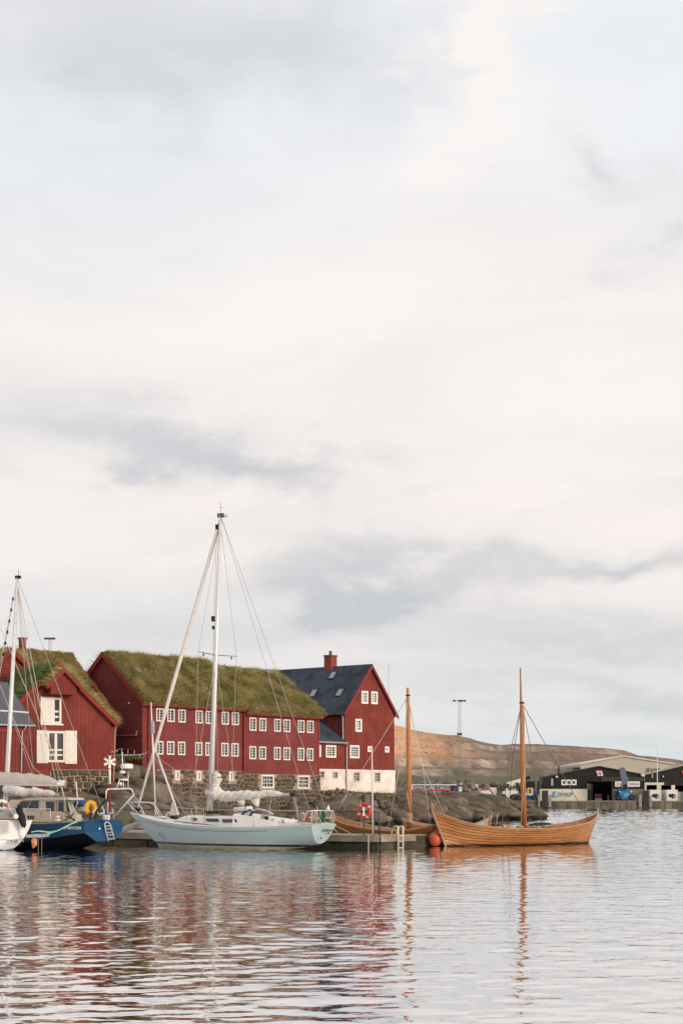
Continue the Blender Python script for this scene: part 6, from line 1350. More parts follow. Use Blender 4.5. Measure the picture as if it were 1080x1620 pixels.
XB = Boat('wooden_boat', 'large oiled clinker sailing boat with bare pine mast riding clear of the pontoon', ((683.5 - 540) / F * 97, 97), (.80, .60), 'boat', 'open clinker boats with pine masts')
b = XB; q = (944 - 540) / F; Lb = (q * 97 - b.V.p0.x) / (b.V.d.x - q * b.V.d.y)
hb_ = Hull(Lb, spl([(0, .03), (.06, .50), (.2, 1.10), (.45, 1.42), (.7, 1.22), (.9, .66), (.97, .30), (1, .03)]), spl([(0, 2.03), (.10, 1.52), (.25, 1.13), (.45, .98), (.65, 1.0), (.82, 1.18), (.93, 1.42), (1, 1.80)]), interp([(0, -.1), (.1, -.25), (.9, -.25), (1, -.1)]), .85, 1.05, interp([(0, .85), (.15, .66), (.5, .50), (.85, .66), (1, .85)]))
clinker(b, hb_, 9, ribs=15, thw=(.2, .33, .46, .6, .73), rmin=.06)
stem(b, hb_, 0, .30, WEATH, .07); stem(b, hb_, 1, .34, WEATH, .07)
m = MB(); x, y, z = hb_.p(0, 1, 1); m.tube([b.pt(x - .02, 0, z + .10), b.pt(x - .05, 0, z + .42)], [.10, .075], 8); b.part(m, 'stem_head', PINE[0], None, True)
hull_band(b, hb_, 'waterline_shade', TAR_SHADE, lambda t: .11, lambda t: -.2, 2, 60, out=.055)  # shadow line along the water, put on as a dark strip
sm_ = b.V.hit(826, 1300)[0]; mt = MB(); mt.tube([b.at(828.5, 1313), b.at(826, 1200), b.at(825, 1118), b.at(823.5, 1108), b.at(822.5, 1056)], [.16, .155, .13, .075, .045], 10); ms1 = b.part(mt, 'mast', MASTW, None, True)
m = MB(); m.torus(b.at(825, 1112), (0, 0, 1), .13, .045, 10, 5); b.part(m, 'mast_band', BLACK, ms1)
hub = b.at(824.8, 1112)
RG = mat('dark_cordage', (.10, .08, .065), (.15, .12, .095), 7, .8)
b.tubes('shroud', [[hub, b.at(804, 1200, 1.2), b.at(793, 1312, 1.35)], [hub, b.at(810, 1200, -.8), b.at(803, 1306, -1.3)], [hub, b.at(838, 1180, .6), b.at(857.5, 1312, 1.3)], [hub, b.pt(Lb * .955, 0, 1.25)]], .020, RG, 5)
b.tubes('halyard', [[hub, b.at(830, 1200, .2), b.at(823, 1308, .2)]], .016, WIREL, 5)
m = MB()
for k in range(9): m.ball(b.pt(sm_ - 1.6 + k * .45 + RND.uniform(-.1, .1), RND.uniform(-.4, .6), 1.02 + RND.uniform(0, .06)), RND.uniform(.10, .2), 7, 5, (1.4, 1, .7))
b.part(m, 'stowed_gear', WEATH); b.tubes('oar', [[b.pt(Lb * .62, .3, 1.08), b.pt(Lb * .88, .1, 1.20)], [b.pt(Lb * .60, -.5, 1.05), b.pt(Lb * .84, -.4, 1.16)]], .035, PINEI)
m = MB(); m.box(b.pt(Lb * .86, -.15, 1.16), (.5, .28, .06), b.V.d, b.V.n); b.part(m, 'stern_seat', TAR_SHADE)
m = MB(); m.ball(P(688, 1327.5, 97.75), .37, 18, 12, (1, 1, 1.12)); m.tube([P(688, 1318, 97.75), P(688.3, 1314, 97.75)], .07, 8); bu = m.build('mooring_buoy', mat('orange_buoy', (.56, .095, .028), (.48, .08, .025), 3, .5), None, True); tag(bu, 'round orange buoy squeezed between the gangway and the clinker boat bow', 'buoy')
m = MB(); m.torus(P(688, 1319, 97.75), (0, 0, 1), .14, .03, 14, 5); m.build('rope_eye', WIREL, bu)

XC = Boat('wooden_boat', 'clinker boat half hidden by the pontoon, its shorter pine mast beside the ladder', ((694 - 540) / F * 98.2, 98.2), HD, 'boat', 'open clinker boats with pine masts')
b = XC; Lc = 8.2
hc = Hull(Lc, spl([(0, .03), (.08, .55), (.3, 1.1), (.55, 1.2), (.8, .8), (.94, .3), (1, .03)]), spl([(0, 1.25), (.2, .92), (.45, .95), (.7, 1.26), (.88, 1.66), (1, 2.05)]), interp([(0, -.1), (.1, -.25), (.9, -.25), (1, -.1)]), 1.0, .6, interp([(0, .85), (.5, .5), (.9, .7), (1, .85)]))
clinker(b, hc, 7, ribs=9, thw=(.25, .45, .65), rmin=.06); stem(b, hc, 0, .15, WEATH, .06); stem(b, hc, 1, .25, WEATH, .06)
mt = MB(); mt.tube([b.at(647.5, 1316), b.at(646, 1200), b.at(645, 1112), b.at(644.6, 1088)], [.165, .15, .115, .07], 10); ms2 = b.part(mt, 'mast', MASTW, None, True)
m = MB(); m.torus(b.at(645, 1100), (0, 0, 1), .11, .04, 10, 5); b.part(m, 'mast_band', BLACK, ms2); hub = b.at(645, 1102)
for k in range(5): m = MB(); m.torus(b.at(647, 1300 - k * 3), (.2, .1, 1), .18, .03, 12, 5); b.part(m, 'rope_turn', WIREL, ms2)
b.tubes('shroud', [[hub, b.at(635, 1200, 1.0), b.at(613, 1313, 1.1)], [hub, b.at(668, 1210, .3), b.at(681, 1312, .5)], [hub, b.at(662, 1200, -.6), b.at(708, 1300, -.5)]], .016, WIREL, 5)
b.tubes('forestay', [[hub, b.at(551, 1252), b.at(533, 1284)]], .016, WIREL, 5); m = MB(); m.bar(b.at(548, 1258), b.at(540, 1270), .14, .09); b.part(m, 'stay_tackle', mat('tackle_grey', (.42, .38, .34), rough=.7))
b.tubes('mast_halyard', [[b.at(643, 1250, .1), b.at(646, 1270, .3), b.at(649, 1283, .1)]], .02, WIREL)
b.tubes('mooring_rope', [[b.pt(Lc * .93, .35, 1.5), PW.pt(2.6, .72, -.2)], [b.pt(Lc * .9, .4, 1.4), PW.pt(1.6, .72, -.1)]], .02, WIREL)
m = MB()
for k in range(7): m.ball(b.pt(1.2 + k * .5, RND.uniform(-.3, .5), .95 + RND.uniform(0, .06)), RND.uniform(.1, .18), 7, 5, (1.5, 1, .7))
b.part(m, 'stowed_gear', mat('mixed_gear', (.42, .16, .12), (.45, .42, .40), 4, .8))

XD = Boat('wooden_boat', 'small open wooden boat with grey canvas bow cover behind the large clinker boat', ((777 - 540) / F * 107, 107), (-.88, .47), 'boat')
b = XD; hd_ = Hull(6.2, spl([(0, .03), (.1, .45), (.4, .95), (.8, .7), (1, .03)]), spl([(0, 1.62), (.12, 1.22), (.4, .95), (.7, 1.0), (1, 1.4)]), interp([(0, -.1), (.5, -.2), (1, -.1)]), .5, .45, interp([(0, .8), (.5, .5), (1, .8)]))
clinker(b, hd_, 6, ribs=7, thw=(.3, .5, .7), rmin=.08); stem(b, hd_, 0, .15, WEATH, .055); stem(b, hd_, 1, .12, WEATH, .05)
hull_band(b, hd_, 'canvas_cover', mat('grey_canvas', (.48, .46, .46), (.36, .33, .32), 2.5, .9, .5, 5, bdist=.06), lambda t: hd_.sheer(t) + .02, lambda t: hd_.sheer(t) - .75, 6, 24, out=.06, t0=.015, t1=.22)
b.tubes('rail_stick', [[b.at(765, 1298, .3), b.at(766, 1291, .3)], [b.at(783, 1311, -.2), b.at(787, 1288, -.2)]], .035, WEATH)
def dinghy(name, label, c, L_, W_, H_, d, m, cat):
    mb = MB(); d = V2(*d).normalized(); n = V2(d.y, -d.x); rows = []
    for i in range(15):
        t = i / 14; w = W_ * math.sin(math.pi * min(max(t, .02), .98)) ** .55; hh = H_ * math.sin(math.pi * min(max(.06 + t * .88, 0), 1)) ** .45
        rows.append([Vector(c) + d * (L_ * (t - .5)) + n * (w * math.cos(a)) + Vector((0, 0, hh * math.sin(a))) for a in [math.pi * j / 10 for j in range(11)]])
    mb.grid(rows); o = mb.build(name, m, None, True); tag(o, label, cat)
    mb = MB(); mb.tube([r[5] + Vector((0, 0, .02)) for r in rows], .035, 6); mb.build('keel', m, o); mb = MB(); mb.tube([r[0] for r in rows] + [r[10] for r in rows[::-1]] + [rows[0][0]], .05, 6); mb.build('rubbing_strake', BLACK, o); return o
dinghy('upturned_dinghy', 'dark green upturned dinghy afloat behind the mast of the large clinker boat', (*wxy(856, 152)[:2], .0), 2.9, .62, .56, (1, .25), mat('dark_green_paint', (.018, .026, .014), (.012, .02, .01), 3, .6), 'dinghy')
dinghy('upturned_dinghy', 'black upturned dinghy behind the small boat with the canvas bow cover', (*wxy(784, 140)[:2], .0), 1.7, .5, .62, (1, .6), mat('black_paint', (.015, .014, .015), rough=.6), 'dinghy')
dinghy('inflatable_boat', 'pale grey inflatable lying behind the mast foot of the large clinker boat', (*wxy(803, 128)[:2], .0), 2.1, .5, .34, (1, .1), mat('grey_pvc', (.45, .47, .46), (.36, .38, .37), 3, .6), 'dinghy')

# railing on the rock between the two gabled houses
FR = thing('cliff_railing', 'bent galvanised guard rail on top of the rock between warehouse and long house', 'railing', P(205, 1199, 143))
for l in ([P(178, 1194, 140), P(196, 1194.5, 140.2), P(222, 1194, 141), P(232, 1191.5, 143), P(233, 1189, 145), P(222, 1186.5, 146.5), P(192, 1184, 147)], [P(176, 1190, 145), P(192, 1184, 147)]):
    m = MB(); m.tube(l, .04, 6); m.build('rail', ZINC, FR, True)
for x, y0, y1, Y in ((193, 1202, 1184.5, 144), (186, 1190, 1186, 146), (203, 1192, 1185.5, 146.5), (213, 1193, 1186.5, 146.5), (222, 1196, 1193, 141)): m = MB(); m.tube([P(x - 1, y0, Y), P(x, y1, Y)], .035, 6); m.build('post', ZINC, FR)
# ------------------------------------------------------------------ across the water: warehouses, machines, containers
DARKC = mat('black_cladding', (.014, .0135, .013), (.023, .022, .021), .8, .6, .1, 3)
CREAMW = mat('cream_wall', (.74, .66, .53), (.66, .58, .46), .35, .8, c3=(.52, .44, .33), scale3=.25)
BEIGEH = mat('beige_cladding', (.52, .465, .39), (.48, .43, .36), .15, .7)
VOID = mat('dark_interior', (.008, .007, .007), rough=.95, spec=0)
BLUEP = mat('logo_blue', (.02, .16, .42), rough=.5)
SIGNW = mat('sign_white', (.75, .70, .64), rough=.5)
REDP = mat('sign_red', (.55, .03, .03), rough=.5)
TYRE = mat('tyre_rubber', (.015, .015, .015), (.025, .024, .023), 3, .8)
BR = (1, 0, 0); UP = (0, 0, 1)
def fx(px, Y): return (px - 540) / F * Y
def fz(py, Y): return CH - (py - YH) / F * Y
def front(mb, x0, y0, x1, y1, Y, dep, mi=0):          # box whose front face fills a pixel rectangle
    a, b, c, d = fx(x0, Y), fx(x1, Y), fz(y1, Y), fz(y0, Y); mb.hexa([(a, Y, c), (b, Y, c), (b, Y + dep, c), (a, Y + dep, c), (a, Y, d), (b, Y, d), (b, Y + dep, d), (a, Y + dep, d)], mi)
def fbox(name, x0, y0, x1, y1, Y, dep, m, parent): mb = MB(); front(mb, x0, y0, x1, y1, Y, dep); return mb.build(name, m, parent)
def shed(name, label, Y, pts, dep, m, mroof, z0=QZ):
    """Gabled hall, gable to the water: pts = (left eave, apex, right eave) pixels."""
    (lx, ly), (ax_, ay), (rx, ry) = pts; r = thing(name, label, 'warehouse', (fx(ax_, Y), Y, z0))
    prof = [(fx(lx, Y), z0), (fx(rx, Y), z0), (fx(rx, Y), fz(ry, Y)), (fx(ax_, Y), fz(ay, Y)), (fx(lx, Y), fz(ly, Y))]; return r, prof
# dark freight warehouse
YA = 456.0
WA, prof = shed('warehouse', 'black gabled freight warehouse with cream plinth and open dark gateway', YA, ((859, 1231), (947, 1213.5), (1018.5, 1227)), 60, DARKC, DARKC)
ww = Wall((0, YA), (1, 0), (0, -1)); gate = (fx(928.5, YA), QZ, fx(967.5, YA), fz(1236.5, YA))
wins = [(fx(a, YA), fz(1241, YA), fx(b_, YA), fz(1234.6, YA)) for a, b_ in ((888.5, 894.5), (896.5, 902.5), (904, 910))]
mb = MB(); wall_faces(mb, ww, prof, [gate] + wins, 1.2); mb.build('gable_wall', DARKC, WA)
mb = MB(); x0, x1 = prof[0][0], prof[1][0]
for a, b_ in (((x0 - .3, prof[4][1]), (prof[3][0], prof[3][1])), ((prof[3][0], prof[3][1]), (x1 + .3, prof[2][1]))):
    mb.hexa([(a[0], YA - .4, a[1]), (b_[0], YA - .4, b_[1]), (b_[0], YA + 9, b_[1]), (a[0], YA + 9, a[1]), (a[0], YA - .4, a[1] + .3), (b_[0], YA - .4, b_[1] + .3), (b_[0], YA + 9, b_[1] + .3), (a[0], YA + 9, a[1] + .3)])
mb.build('roof', DARKC, WA); mb = MB(); mb.hexa([(x0, YA + .01, QZ), (x0 + .2, YA + .01, QZ), (x0 + .2, YA + 9, QZ), (x0, YA + 9, QZ), (x0, YA + .01, prof[4][1]), (x0 + .2, YA + .01, prof[4][1]), (x0 + .2, YA + 9, prof[4][1]), (x0, YA + 9, prof[4][1])]); mb.build('side_wall', DARKC, WA)
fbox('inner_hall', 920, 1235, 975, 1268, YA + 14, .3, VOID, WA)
for x0_, x1_, y0, y1, Yd, m, n_ in ((929, 936.5, 1249, 1268, 8, mat('grey_goods', (.25, .25, .25)), 'stacked_goods'), (929.5, 934, 1239.5, 1249, 7, SIGNW, 'hanging_sheet'), (935, 937.5, 1240, 1249, 7.4, mat('faded_red_goods', (.40, .12, .08)), 'hanging_sheet'), (941, 951, 1256, 1259, 5, mat('grey_goods', (.25, .25, .25)), 'crate'), (941, 951, 1259.5, 1262.5, 5, REDP, 'crate'), (941, 951, 1263, 1266.5, 5, SIGNW, 'crate'), (961, 963, 1258, 1267, 6, mat('grey_goods', (.25, .25, .25)), 'gate_post')): fbox(n_, x0_, y0, x1_, y1, YA + Yd, 1.2, m, WA)
fbox('cream_plinth', 853, 1248.2, 928.2, 1268.2, YA - .12, .10, CREAMW, WA); fbox('ribbed_plinth', 967.8, 1248.5, 1016.5, 1268.2, YA - .12, .10, mat('grey_beige_ribs', (.30, .25, .19), (.24, .20, .15), 1, .8), WA)
mb = MB()
for k in range(24): a = fx(968 + k * 2, YA); mb.hexa([(a, YA - .2, QZ), (a + .12, YA - .2, QZ), (a + .12, YA - .12, QZ), (a, YA - .12, QZ), (a, YA - .2, fz(1248.8, YA)), (a + .12, YA - .2, fz(1248.8, YA)), (a + .12, YA - .12, fz(1248.8, YA)), (a, YA - .12, fz(1248.8, YA))])
stuff(mb.build('plinth_ribs', mat('grey_beige_ribs', (.30, .25, .19)), WA))
for w_ in wins: window(ww, WA, w_, 1, 1, WHT, GLASS, trim=.35, bar=.1, rec=.3, proud=.10)
fbox('gate_lintel', 950, 1229.5, 1018, 1236, YA - .3, .25, mat('brown_lintel', (.06, .05, .042)), WA)
fbox('lean_to', 853, 1236, 860, 1248, YA + 2, 10, mat('pale_grey_panel', (.38, .38, .37)), WA); fbox('side_panel', 871, 1231.5, 874.5, 1243, YA - .2, .15, mat('pale_grey_panel', (.38, .38, .37)), WA)
fbox('flue', 882, 1211.5, 884.2, 1226, YA + 3, .5, DARKC, WA)
mb = MB(); mb.ball(P(880, 1229, YA - .5), .35, 8, 6); mb.build('lamp', SIGNW, WA); mb = MB(); mb.ball(P(1016, 1226.5, YA - .5), .45, 8, 6, (1.3, 1, .9)); mb.build('lamp', mat('warm_lamp_cover', (.72, .64, .45)), WA)
# signs: red-edged leaning board, two white boards
def board(parent, q, Y, m, name, dep=.12): mb = MB(); mb.prism([Vector((fx(x, Y), Y, fz(y, Y))) for x, y in q], (0, dep, 0)); return mb.build(name, m, parent)
o = board(WA, ((941.2, 1219), (951.8, 1219), (954.2, 1228), (944.2, 1228)), YA - .32, REDP, 'sign_board'); board(o and WA, ((942.2, 1219.8), (951.2, 1219.8), (953.1, 1227.3), (944.9, 1227.3)), YA - .40, SIGNW, 'sign_face', .06)
lettering('1B', P(947.6, 1223.6, YA - .47), BR, UP, .75, mat('dark_lettering', (.05, .045, .04)), WA, shear=-.2)
for x0_, x1_ in ((972, 983.5), (991.5, 1011.3)): fbox('sign_board', x0_, 1235.2, x1_, 1244.8, YA - .3, .15, SIGNW, WA)
lettering('IC Service', P(1002.5, 1240, YA - .36), BR, UP, .52, mat('dark_lettering', (.05, .045, .04)), WA, width=2.4); lettering('S', P(976.5, 1240, YA - .36), BR, UP, .9, mat('faint_red', (.45, .2, .18)), WA)
lettering('EIMSKIP', P(893.5, 1257, YA - .2), BR, UP, 1.12, BLUEP, WA, shear=.25, width=3.9 * 1.05)
for (xa, xb, y0, y1) in ((874.5, 880, 1252, 1254.2), (872.5, 879, 1256, 1258), (873, 880, 1259.5, 1261.5)): board(WA, ((xa + .8, y0), (xb, y0), (xb - .6, y1), (xa, y1)), YA - .2, mat('logo_light_blue', (.03, .30, .60)), 'emblem')
board(WA, ((874, 1252.5), (876, 1251.8), (873.8, 1261.6), (872, 1260)), YA - .19, BLUEP, 'emblem')
# second dark hall to the right
WB_, prof = shed('warehouse', 'second black gabled hall at the right edge with cream framed bays', YA + .6, ((1019, 1226.2), (1094, 1208), (1170, 1226)), 60, DARKC, DARKC)
w2 = Wall((0, YA + .6), (1, 0), (0, -1)); bays = [(fx(a, YA), QZ, fx(b_, YA), fz(1243, YA)) for a, b_ in ((1022, 1039), (1045, 1061), (1067, 1084), (1090, 1106))]
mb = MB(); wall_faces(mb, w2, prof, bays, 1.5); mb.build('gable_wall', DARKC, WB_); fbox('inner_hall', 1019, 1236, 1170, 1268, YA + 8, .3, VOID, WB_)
mb = MB()
for a, b_ in (((prof[0][0] - .0, prof[4][1]), prof[3]), (prof[3], (prof[1][0] + .3, prof[2][1]))):
    mb.hexa([(a[0], YA + .2, a[1]), (b_[0], YA + .2, b_[1]), (b_[0], YA + 9, b_[1]), (a[0], YA + 9, a[1]), (a[0], YA + .2, a[1] + .3), (b_[0], YA + .2, b_[1] + .3), (b_[0], YA + 9, b_[1] + .3), (a[0], YA + 9, a[1] + .3)])
mb.build('roof', mat('pale_roof_edge', (.34, .32, .27)), WB_)
for x0_, x1_, y0, y1 in ((1018.8, 1049.5, 1238, 1241.8), (1018.8, 1021.8, 1242, 1268), (1039.2, 1045, 1242, 1268), (1061.2, 1066.8, 1242, 1268), (1084.2, 1089.8, 1242, 1268)): fbox('cream_frame', x0_, y0, x1_, y1, YA + .1, .4, CREAMW, WB_)
fbox('roller_door', 1022, 1250, 1039, 1268, YA + 1.2, .1, CREAMW, WB_); fbox('roller_door', 1067, 1252.5, 1084, 1268, YA + 1.2, .1, mat('warm_grey_door', (.42, .38, .31)), WB_); fbox('roller_door', 1045, 1250, 1061, 1268, YA + 1.2, .1, mat('warm_grey_door', (.42, .38, .31)), WB_)
board(WB_, ((1077.5, 1219), (1088, 1219), (1090, 1228.5), (1080, 1228.5)), YA + .3, REDP, 'sign_board')
for x, y in ((1031, 1226), (1031, 1229.5), (1048, 1228.5)): mb = MB(); mb.ball(P(x, y, YA + .3), .22, 6, 5); mb.build('lamp', SIGNW, WB_)
o = fbox('lamp_pole', 1038.4, 1178, 1039.6, 1268, YA - 2.5, .2, mat('white_pole', (.68, .64, .6)), None); tag(o, 'tall thin white pole before the second black hall', 'pole')
# beige hall behind
YB = 530.0
WC, prof = shed('storage_hall', 'big beige gabled storage hall rising behind the two black halls', YB, ((918, 1209), (985.5, 1196.8), (1066, 1209.5)), 60, BEIGEH, BEIGEH)
mb = MB(); wall_faces(mb, Wall((0, YB), (1, 0), (0, -1)), prof); mb.build('gable_wall', BEIGEH, WC); mb = MB()
for a, b_ in (((prof[0][0] - .3, prof[4][1]), prof[3]), (prof[3], (prof[1][0] + .3, prof[2][1]))): mb.hexa([(a[0], YB - .5, a[1]), (b_[0], YB - .5, b_[1]), (b_[0], YB + 60, b_[1]), (a[0], YB + 60, a[1]), (a[0], YB - .5, a[1] + .35), (b_[0], YB - .5, b_[1] + .35), (b_[0], YB + 60, b_[1] + .35), (a[0], YB + 60, a[1] + .35)])
mb.build('roof', mat('pale_sheet_roof', (.72, .70, .66)), WC); fbox('side_wing', 905, 1214, 917.5, 1250, YB + 20, 20, mat('grey_sheet', (.25, .24, .22)), WC)
board(WC, ((1023.2, 1215), (1024.6, 1215), (1023.6, 1223), (1022.2, 1223)), YB - .4, REDP, 'sign_bar'); lettering('FABR', P(1034.5, 1218.5, YB - .3), BR, UP, 1.25, mat('sign_navy', (.03, .04, .07)), WC, width=3.9)
mb = MB(); mb.ball(P(980, 1196, YB - .4), .3, 6, 5); mb.ball(P(973, 1197.5, YB - .4), .25, 6, 5); mb.build('lamp', SIGNW, WC)
# fender walls and posts on the quay edge
for (x0_, x1_), lb in (((857, 866.3), 'tall dark fender panel on the quay in front of the cream plinth'), ((1016.8, 1025.8), 'tall dark fender panel on the quay between the two black halls')):
    mb = MB(); front(mb, x0_, 1250.5, x1_, 1276.5, QY - 1.0, .7); o = mb.build('fender_wall', mat('slate_fender', (.045, .043, .045), (.075, .07, .066), 1, .8), None); tag(o, lb, 'fender wall', 'fender walls on the far quay', 'thing'); mb = MB()
    for k in range(5): front(mb, x0_ + .3 + k * (x1_ - x0_) / 5, 1251, x0_ + 1.2 + k * (x1_ - x0_) / 5, 1276, QY - 1.12, .1)
    stuff(mb.build('fender_ribs', mat('slate_fender', (.045, .043, .045)), o))
for x0_, x1_, y0, lb in ((850.3, 854, 1257.5, 'concrete bollard post left of the first fender panel'), (867, 871.5, 1258, 'concrete bollard post right of the first fender panel'), (1010, 1014.5, 1256, 'concrete bollard post left of the second fender panel'), (1026.5, 1030, 1259, 'concrete bollard post right of the second fender panel')):
    mb = MB(); front(mb, x0_, y0, x1_, 1277, QY - .9, .6); o = mb.build('quay_post', CONC, None); tag(o, lb, 'post', 'posts on the far quay')
# reefer containers
def wheel(parent, px, py, r_px, Y, side=True):
    c = P(px, py, Y); r = r_px / F * Y; mb = MB(); ax = Vector((0, 1, 0)) if side else Vector((1, 0, 0)); mb.tube([c, c + ax * (r * .8)], r, 14); o = mb.build('wheel', TYRE, parent); mb = MB(); mb.tube([c - ax * .04, c + ax * .02], r * .5, 10); mb.build('rim', mat('hub_grey', (.07, .07, .07)), o); return o
for x0_, x1_, y0, lb in ((1027.5, 1045, 1249.5, 'white refrigerated container with black cooling unit, nearer the fender panel'), (1053.8, 1071.2, 1249.5, 'white refrigerated container with black cooling unit, nearest the right edge')):
    Y = 449.0; r = thing('refrigerated_container', lb, 'container', P((x0_ + x1_) / 2, 1268, Y), 'refrigerated containers on the far quay'); fbox('body', x0_, y0, x1_, 1267.6, Y, 6, mat('container_white', (.72, .69, .65), (.66, .62, .58), .8, .6), r)
    c = (x0_ + x1_) / 2
    mb = MB(); mb.prism([Vector((fx(x, Y - .1), Y - .1, fz(y, Y))) for x, y in ((c - 5.5, 1257.5), (c - 4.5, 1256), (c - 1, 1256.3), (c + .5, 1255.6), (c + 4.5, 1257), (c + 5.6, 1260), (c + 5, 1262.5), (c + 2, 1262.8), (c + .8, 1263.6), (c - 1.5, 1261.2), (c - 5, 1260.8))], (0, .08, 0)); mb.build('cooling_unit', BLACK, r)
    mb = MB(); mb.prism([Vector((fx(x, Y - .15), Y - .15, fz(y, Y))) for x, y in ((c + 1.8, 1259.5), (c + 4, 1259.2), (c + 4.4, 1261.3), (c + 2.2, 1261.6))], (0, .04, 0)); mb.build('unit_door', SIGNW, r)
    for x in (x0_ + .6, x1_ - .6): fbox('corner_post', x - .5, y0 - .3, x + .5, 1268, Y - .06, .25, mat('container_white', (.72, .69, .65)), r)
# blue reach stacker with raised boom
Y = 449.5; SB = mat('stacker_blue', (.012, .20, .40), (.01, .17, .34), 1, .4); STK = thing('reach_stacker', 'blue reach stacker with slate grey boom raised towards us', 'reach stacker', P(989, 1268, Y))
mb = MB(); mb.prism([Vector((fx(x, Y), Y, fz(y, Y))) for x, y in ((981, 1264.5), (996, 1264.5), (998.5, 1258), (995.5, 1249), (992, 1246.5), (985, 1246.5), (982, 1250), (979.5, 1258))], (0, 5.5, 0)); mb.build('body', SB, STK)
mb = MB(); q = [(980.3, 1214.3), (987.6, 1214.3), (990.2, 1226), (993.4, 1232), (992.2, 1236), (991.6, 1246), (985, 1246), (984, 1238), (980.9, 1227)]; mb.prism([Vector((fx(x, Y - .8), Y - .8, fz(y, Y))) for x, y in q], (0, 1.3, 0)); mb.build('boom', mat('boom_slate', (.105, .135, .175), (.085, .11, .145), .8, .5), STK)
fbox('spreader_foot', 985.5, 1241, 991.5, 1249, Y - .9, .6, BLACK, STK); fbox('hydraulic_ram', 981, 1239, 982.4, 1252, Y - .5, .4, BLACK, STK)
for x in (977.5, 998.8): wheel(STK, x, 1261.8, 4.7, Y - .4)
fbox('cab', 974, 1252.5, 979, 1264, Y + 2.5, 2, mat('cab_blue', (.02, .07, .12)), STK); lettering('C5', P(990.5, 1257.5, Y - .03), BR, UP, .8, WHL, STK, shear=.2, width=1.1)
for x in (980.5, 997.5): mb = MB(); mb.ball(P(x, 1252.5, Y - .1), .28, 8, 6); mb.build('work_lamp', SIGNW, STK)
# white reach stacker
SW = mat('machine_white', (.70, .66, .60), (.62, .58, .52), 1.2, .5); W2_ = thing('reach_stacker', 'white reach stacker with lowered white boom beside the pine mast', 'reach stacker', P(805, 1268, Y))
mb = MB(); mb.prism([Vector((fx(x, Y), Y, fz(y, Y))) for x, y in ((797.5, 1263), (807, 1263.5), (808.5, 1257), (819, 1255), (819, 1251.5), (815, 1250.5), (813, 1246), (802, 1245.5), (800.5, 1251), (795, 1252), (795.5, 1257))], (0, 4, 0)); mb.build('body', SW, W2_)
mb = MB(); mb.prism([Vector((fx(x, Y + .5), Y + .5, fz(y, Y))) for x, y in ((801, 1238), (827, 1230.5), (828, 1236.5), (816, 1240), (814, 1243), (806, 1243), (805, 1240), (802, 1240))], (0, 1.4, 0)); mb.build('boom', SW, W2_)
mb = MB(); mb.bar(P(817, 1238, Y + .2), P(823, 1256, Y + .2), .5); mb.bar(P(803, 1240, Y + .2), P(801, 1247, Y + .2), .4); mb.build('hydraulic_ram', BLACK, W2_)
fbox('cab_glass', 803.5, 1245.5, 809, 1250, Y - .1, 1, PG, W2_); fbox('cab_glass', 810.5, 1245, 813, 1249.5, Y - .1, 1, PG, W2_)
for x, y, r_ in ((796.3, 1261.5, 5), (811.5, 1261.5, 5)): wheel(W2_, x, y, r_, Y - .3)
# blue and white terminal truck with dark load
TT = thing('terminal_truck', 'blue and white terminal truck with cab tinted as if lit orange carrying a black load', 'truck', P(833, 1268, Y))
fbox('chassis', 822, 1258.5, 850, 1264.5, Y + .6, 3, mat('truck_blue', (.02, .09, .19)), TT); fbox('bonnet', 826, 1254, 836, 1258.5, Y + .5, 3, SW, TT); fbox('cab', 834.5, 1246.5, 842.5, 1258.5, Y + .3, 3, mat('orange_lit_cab', (.68, .52, .25)), TT)  # the cab's orange light is painted in as its body colour
fbox('cab_glass', 836.5, 1248, 839.5, 1254.5, Y + .2, .15, PG, TT); fbox('rear_body', 843, 1250.5, 850, 1258.5, Y + .8, 3, mat('truck_blue', (.02, .09, .19)), TT)
fbox('black_load', 831.5, 1236, 845, 1248, Y + 3.5, 3, BLACK, TT); mb = MB(); mb.bar(P(829, 1232, Y + 3), P(838, 1230, Y + 3), .9); mb.build('load_hook', BLACK, TT); fbox('load_frame', 846, 1235, 848.5, 1250, Y + 3.2, .5, mat('rust_frame', (.28, .14, .08)), TT)
for x in (818.5 + 1, 845.5): wheel(TT, x, 1263, 4.7, Y + .2)
mb = MB(); mb.torus(P(819.5, 1263, Y + .1), (0, 1, 0), 5.4 / F * Y, .12, 14, 5, 0, math.pi, ref=(1, 0, 0)); mb.build('mudguard', mat('truck_blue', (.02, .09, .19)), TT)
o = fbox('container_stack', 850.5, 1235.3, 852.6, 1262, Y + 6, 3, BLACK, None); tag(o, 'narrow black container end beside the left wall of the freight warehouse', 'container')
# containers and clutter at the quay's left end
CW = mat('container_white', (.72, .69, .65))
EC = thing('container', 'white container with blue lettering and red top edge, its left half hidden by fencing', 'container', P(768, 1266, 447)); Y = 447.0
fbox('body', 752, 1250.2, 777, 1266.5, Y, 4, CW, EC); mb = MB(); mb.bar(P(758, 1250, Y - .1), P(775, 1248, Y - .1), .25); mb.bar(P(775, 1248, Y - .1), P(777.5, 1252, Y - .1), .3); mb.build('red_lashing', REDP, EC); lettering('EIMSKIP', P(761.3, 1258.3, Y - .06), BR, UP, .88, BLUEP, EC, width=3.6)
fbox('end_post', 777.2, 1253, 779.5, 1266, Y - .02, .5, mat('end_navy', (.05, .08, .16)), EC)
o = fbox('container', 774.5, 1246, 785, 1267, Y + 5, 4, CW, None); tag(o, 'plain white upright container behind the lettered one', 'container')
o = fbox('container', 742, 1240.5, 756, 1247, Y + 12, 3, mat('stacked_white', (.66, .62, .56)), None); tag(o, 'small white cabin standing high on the rubble mound', 'cabin'); fbox('band', 742.2, 1243.3, 755.8, 1243.9, Y + 11.9, .1, mat('grey_goods', (.25, .25, .25)), o)
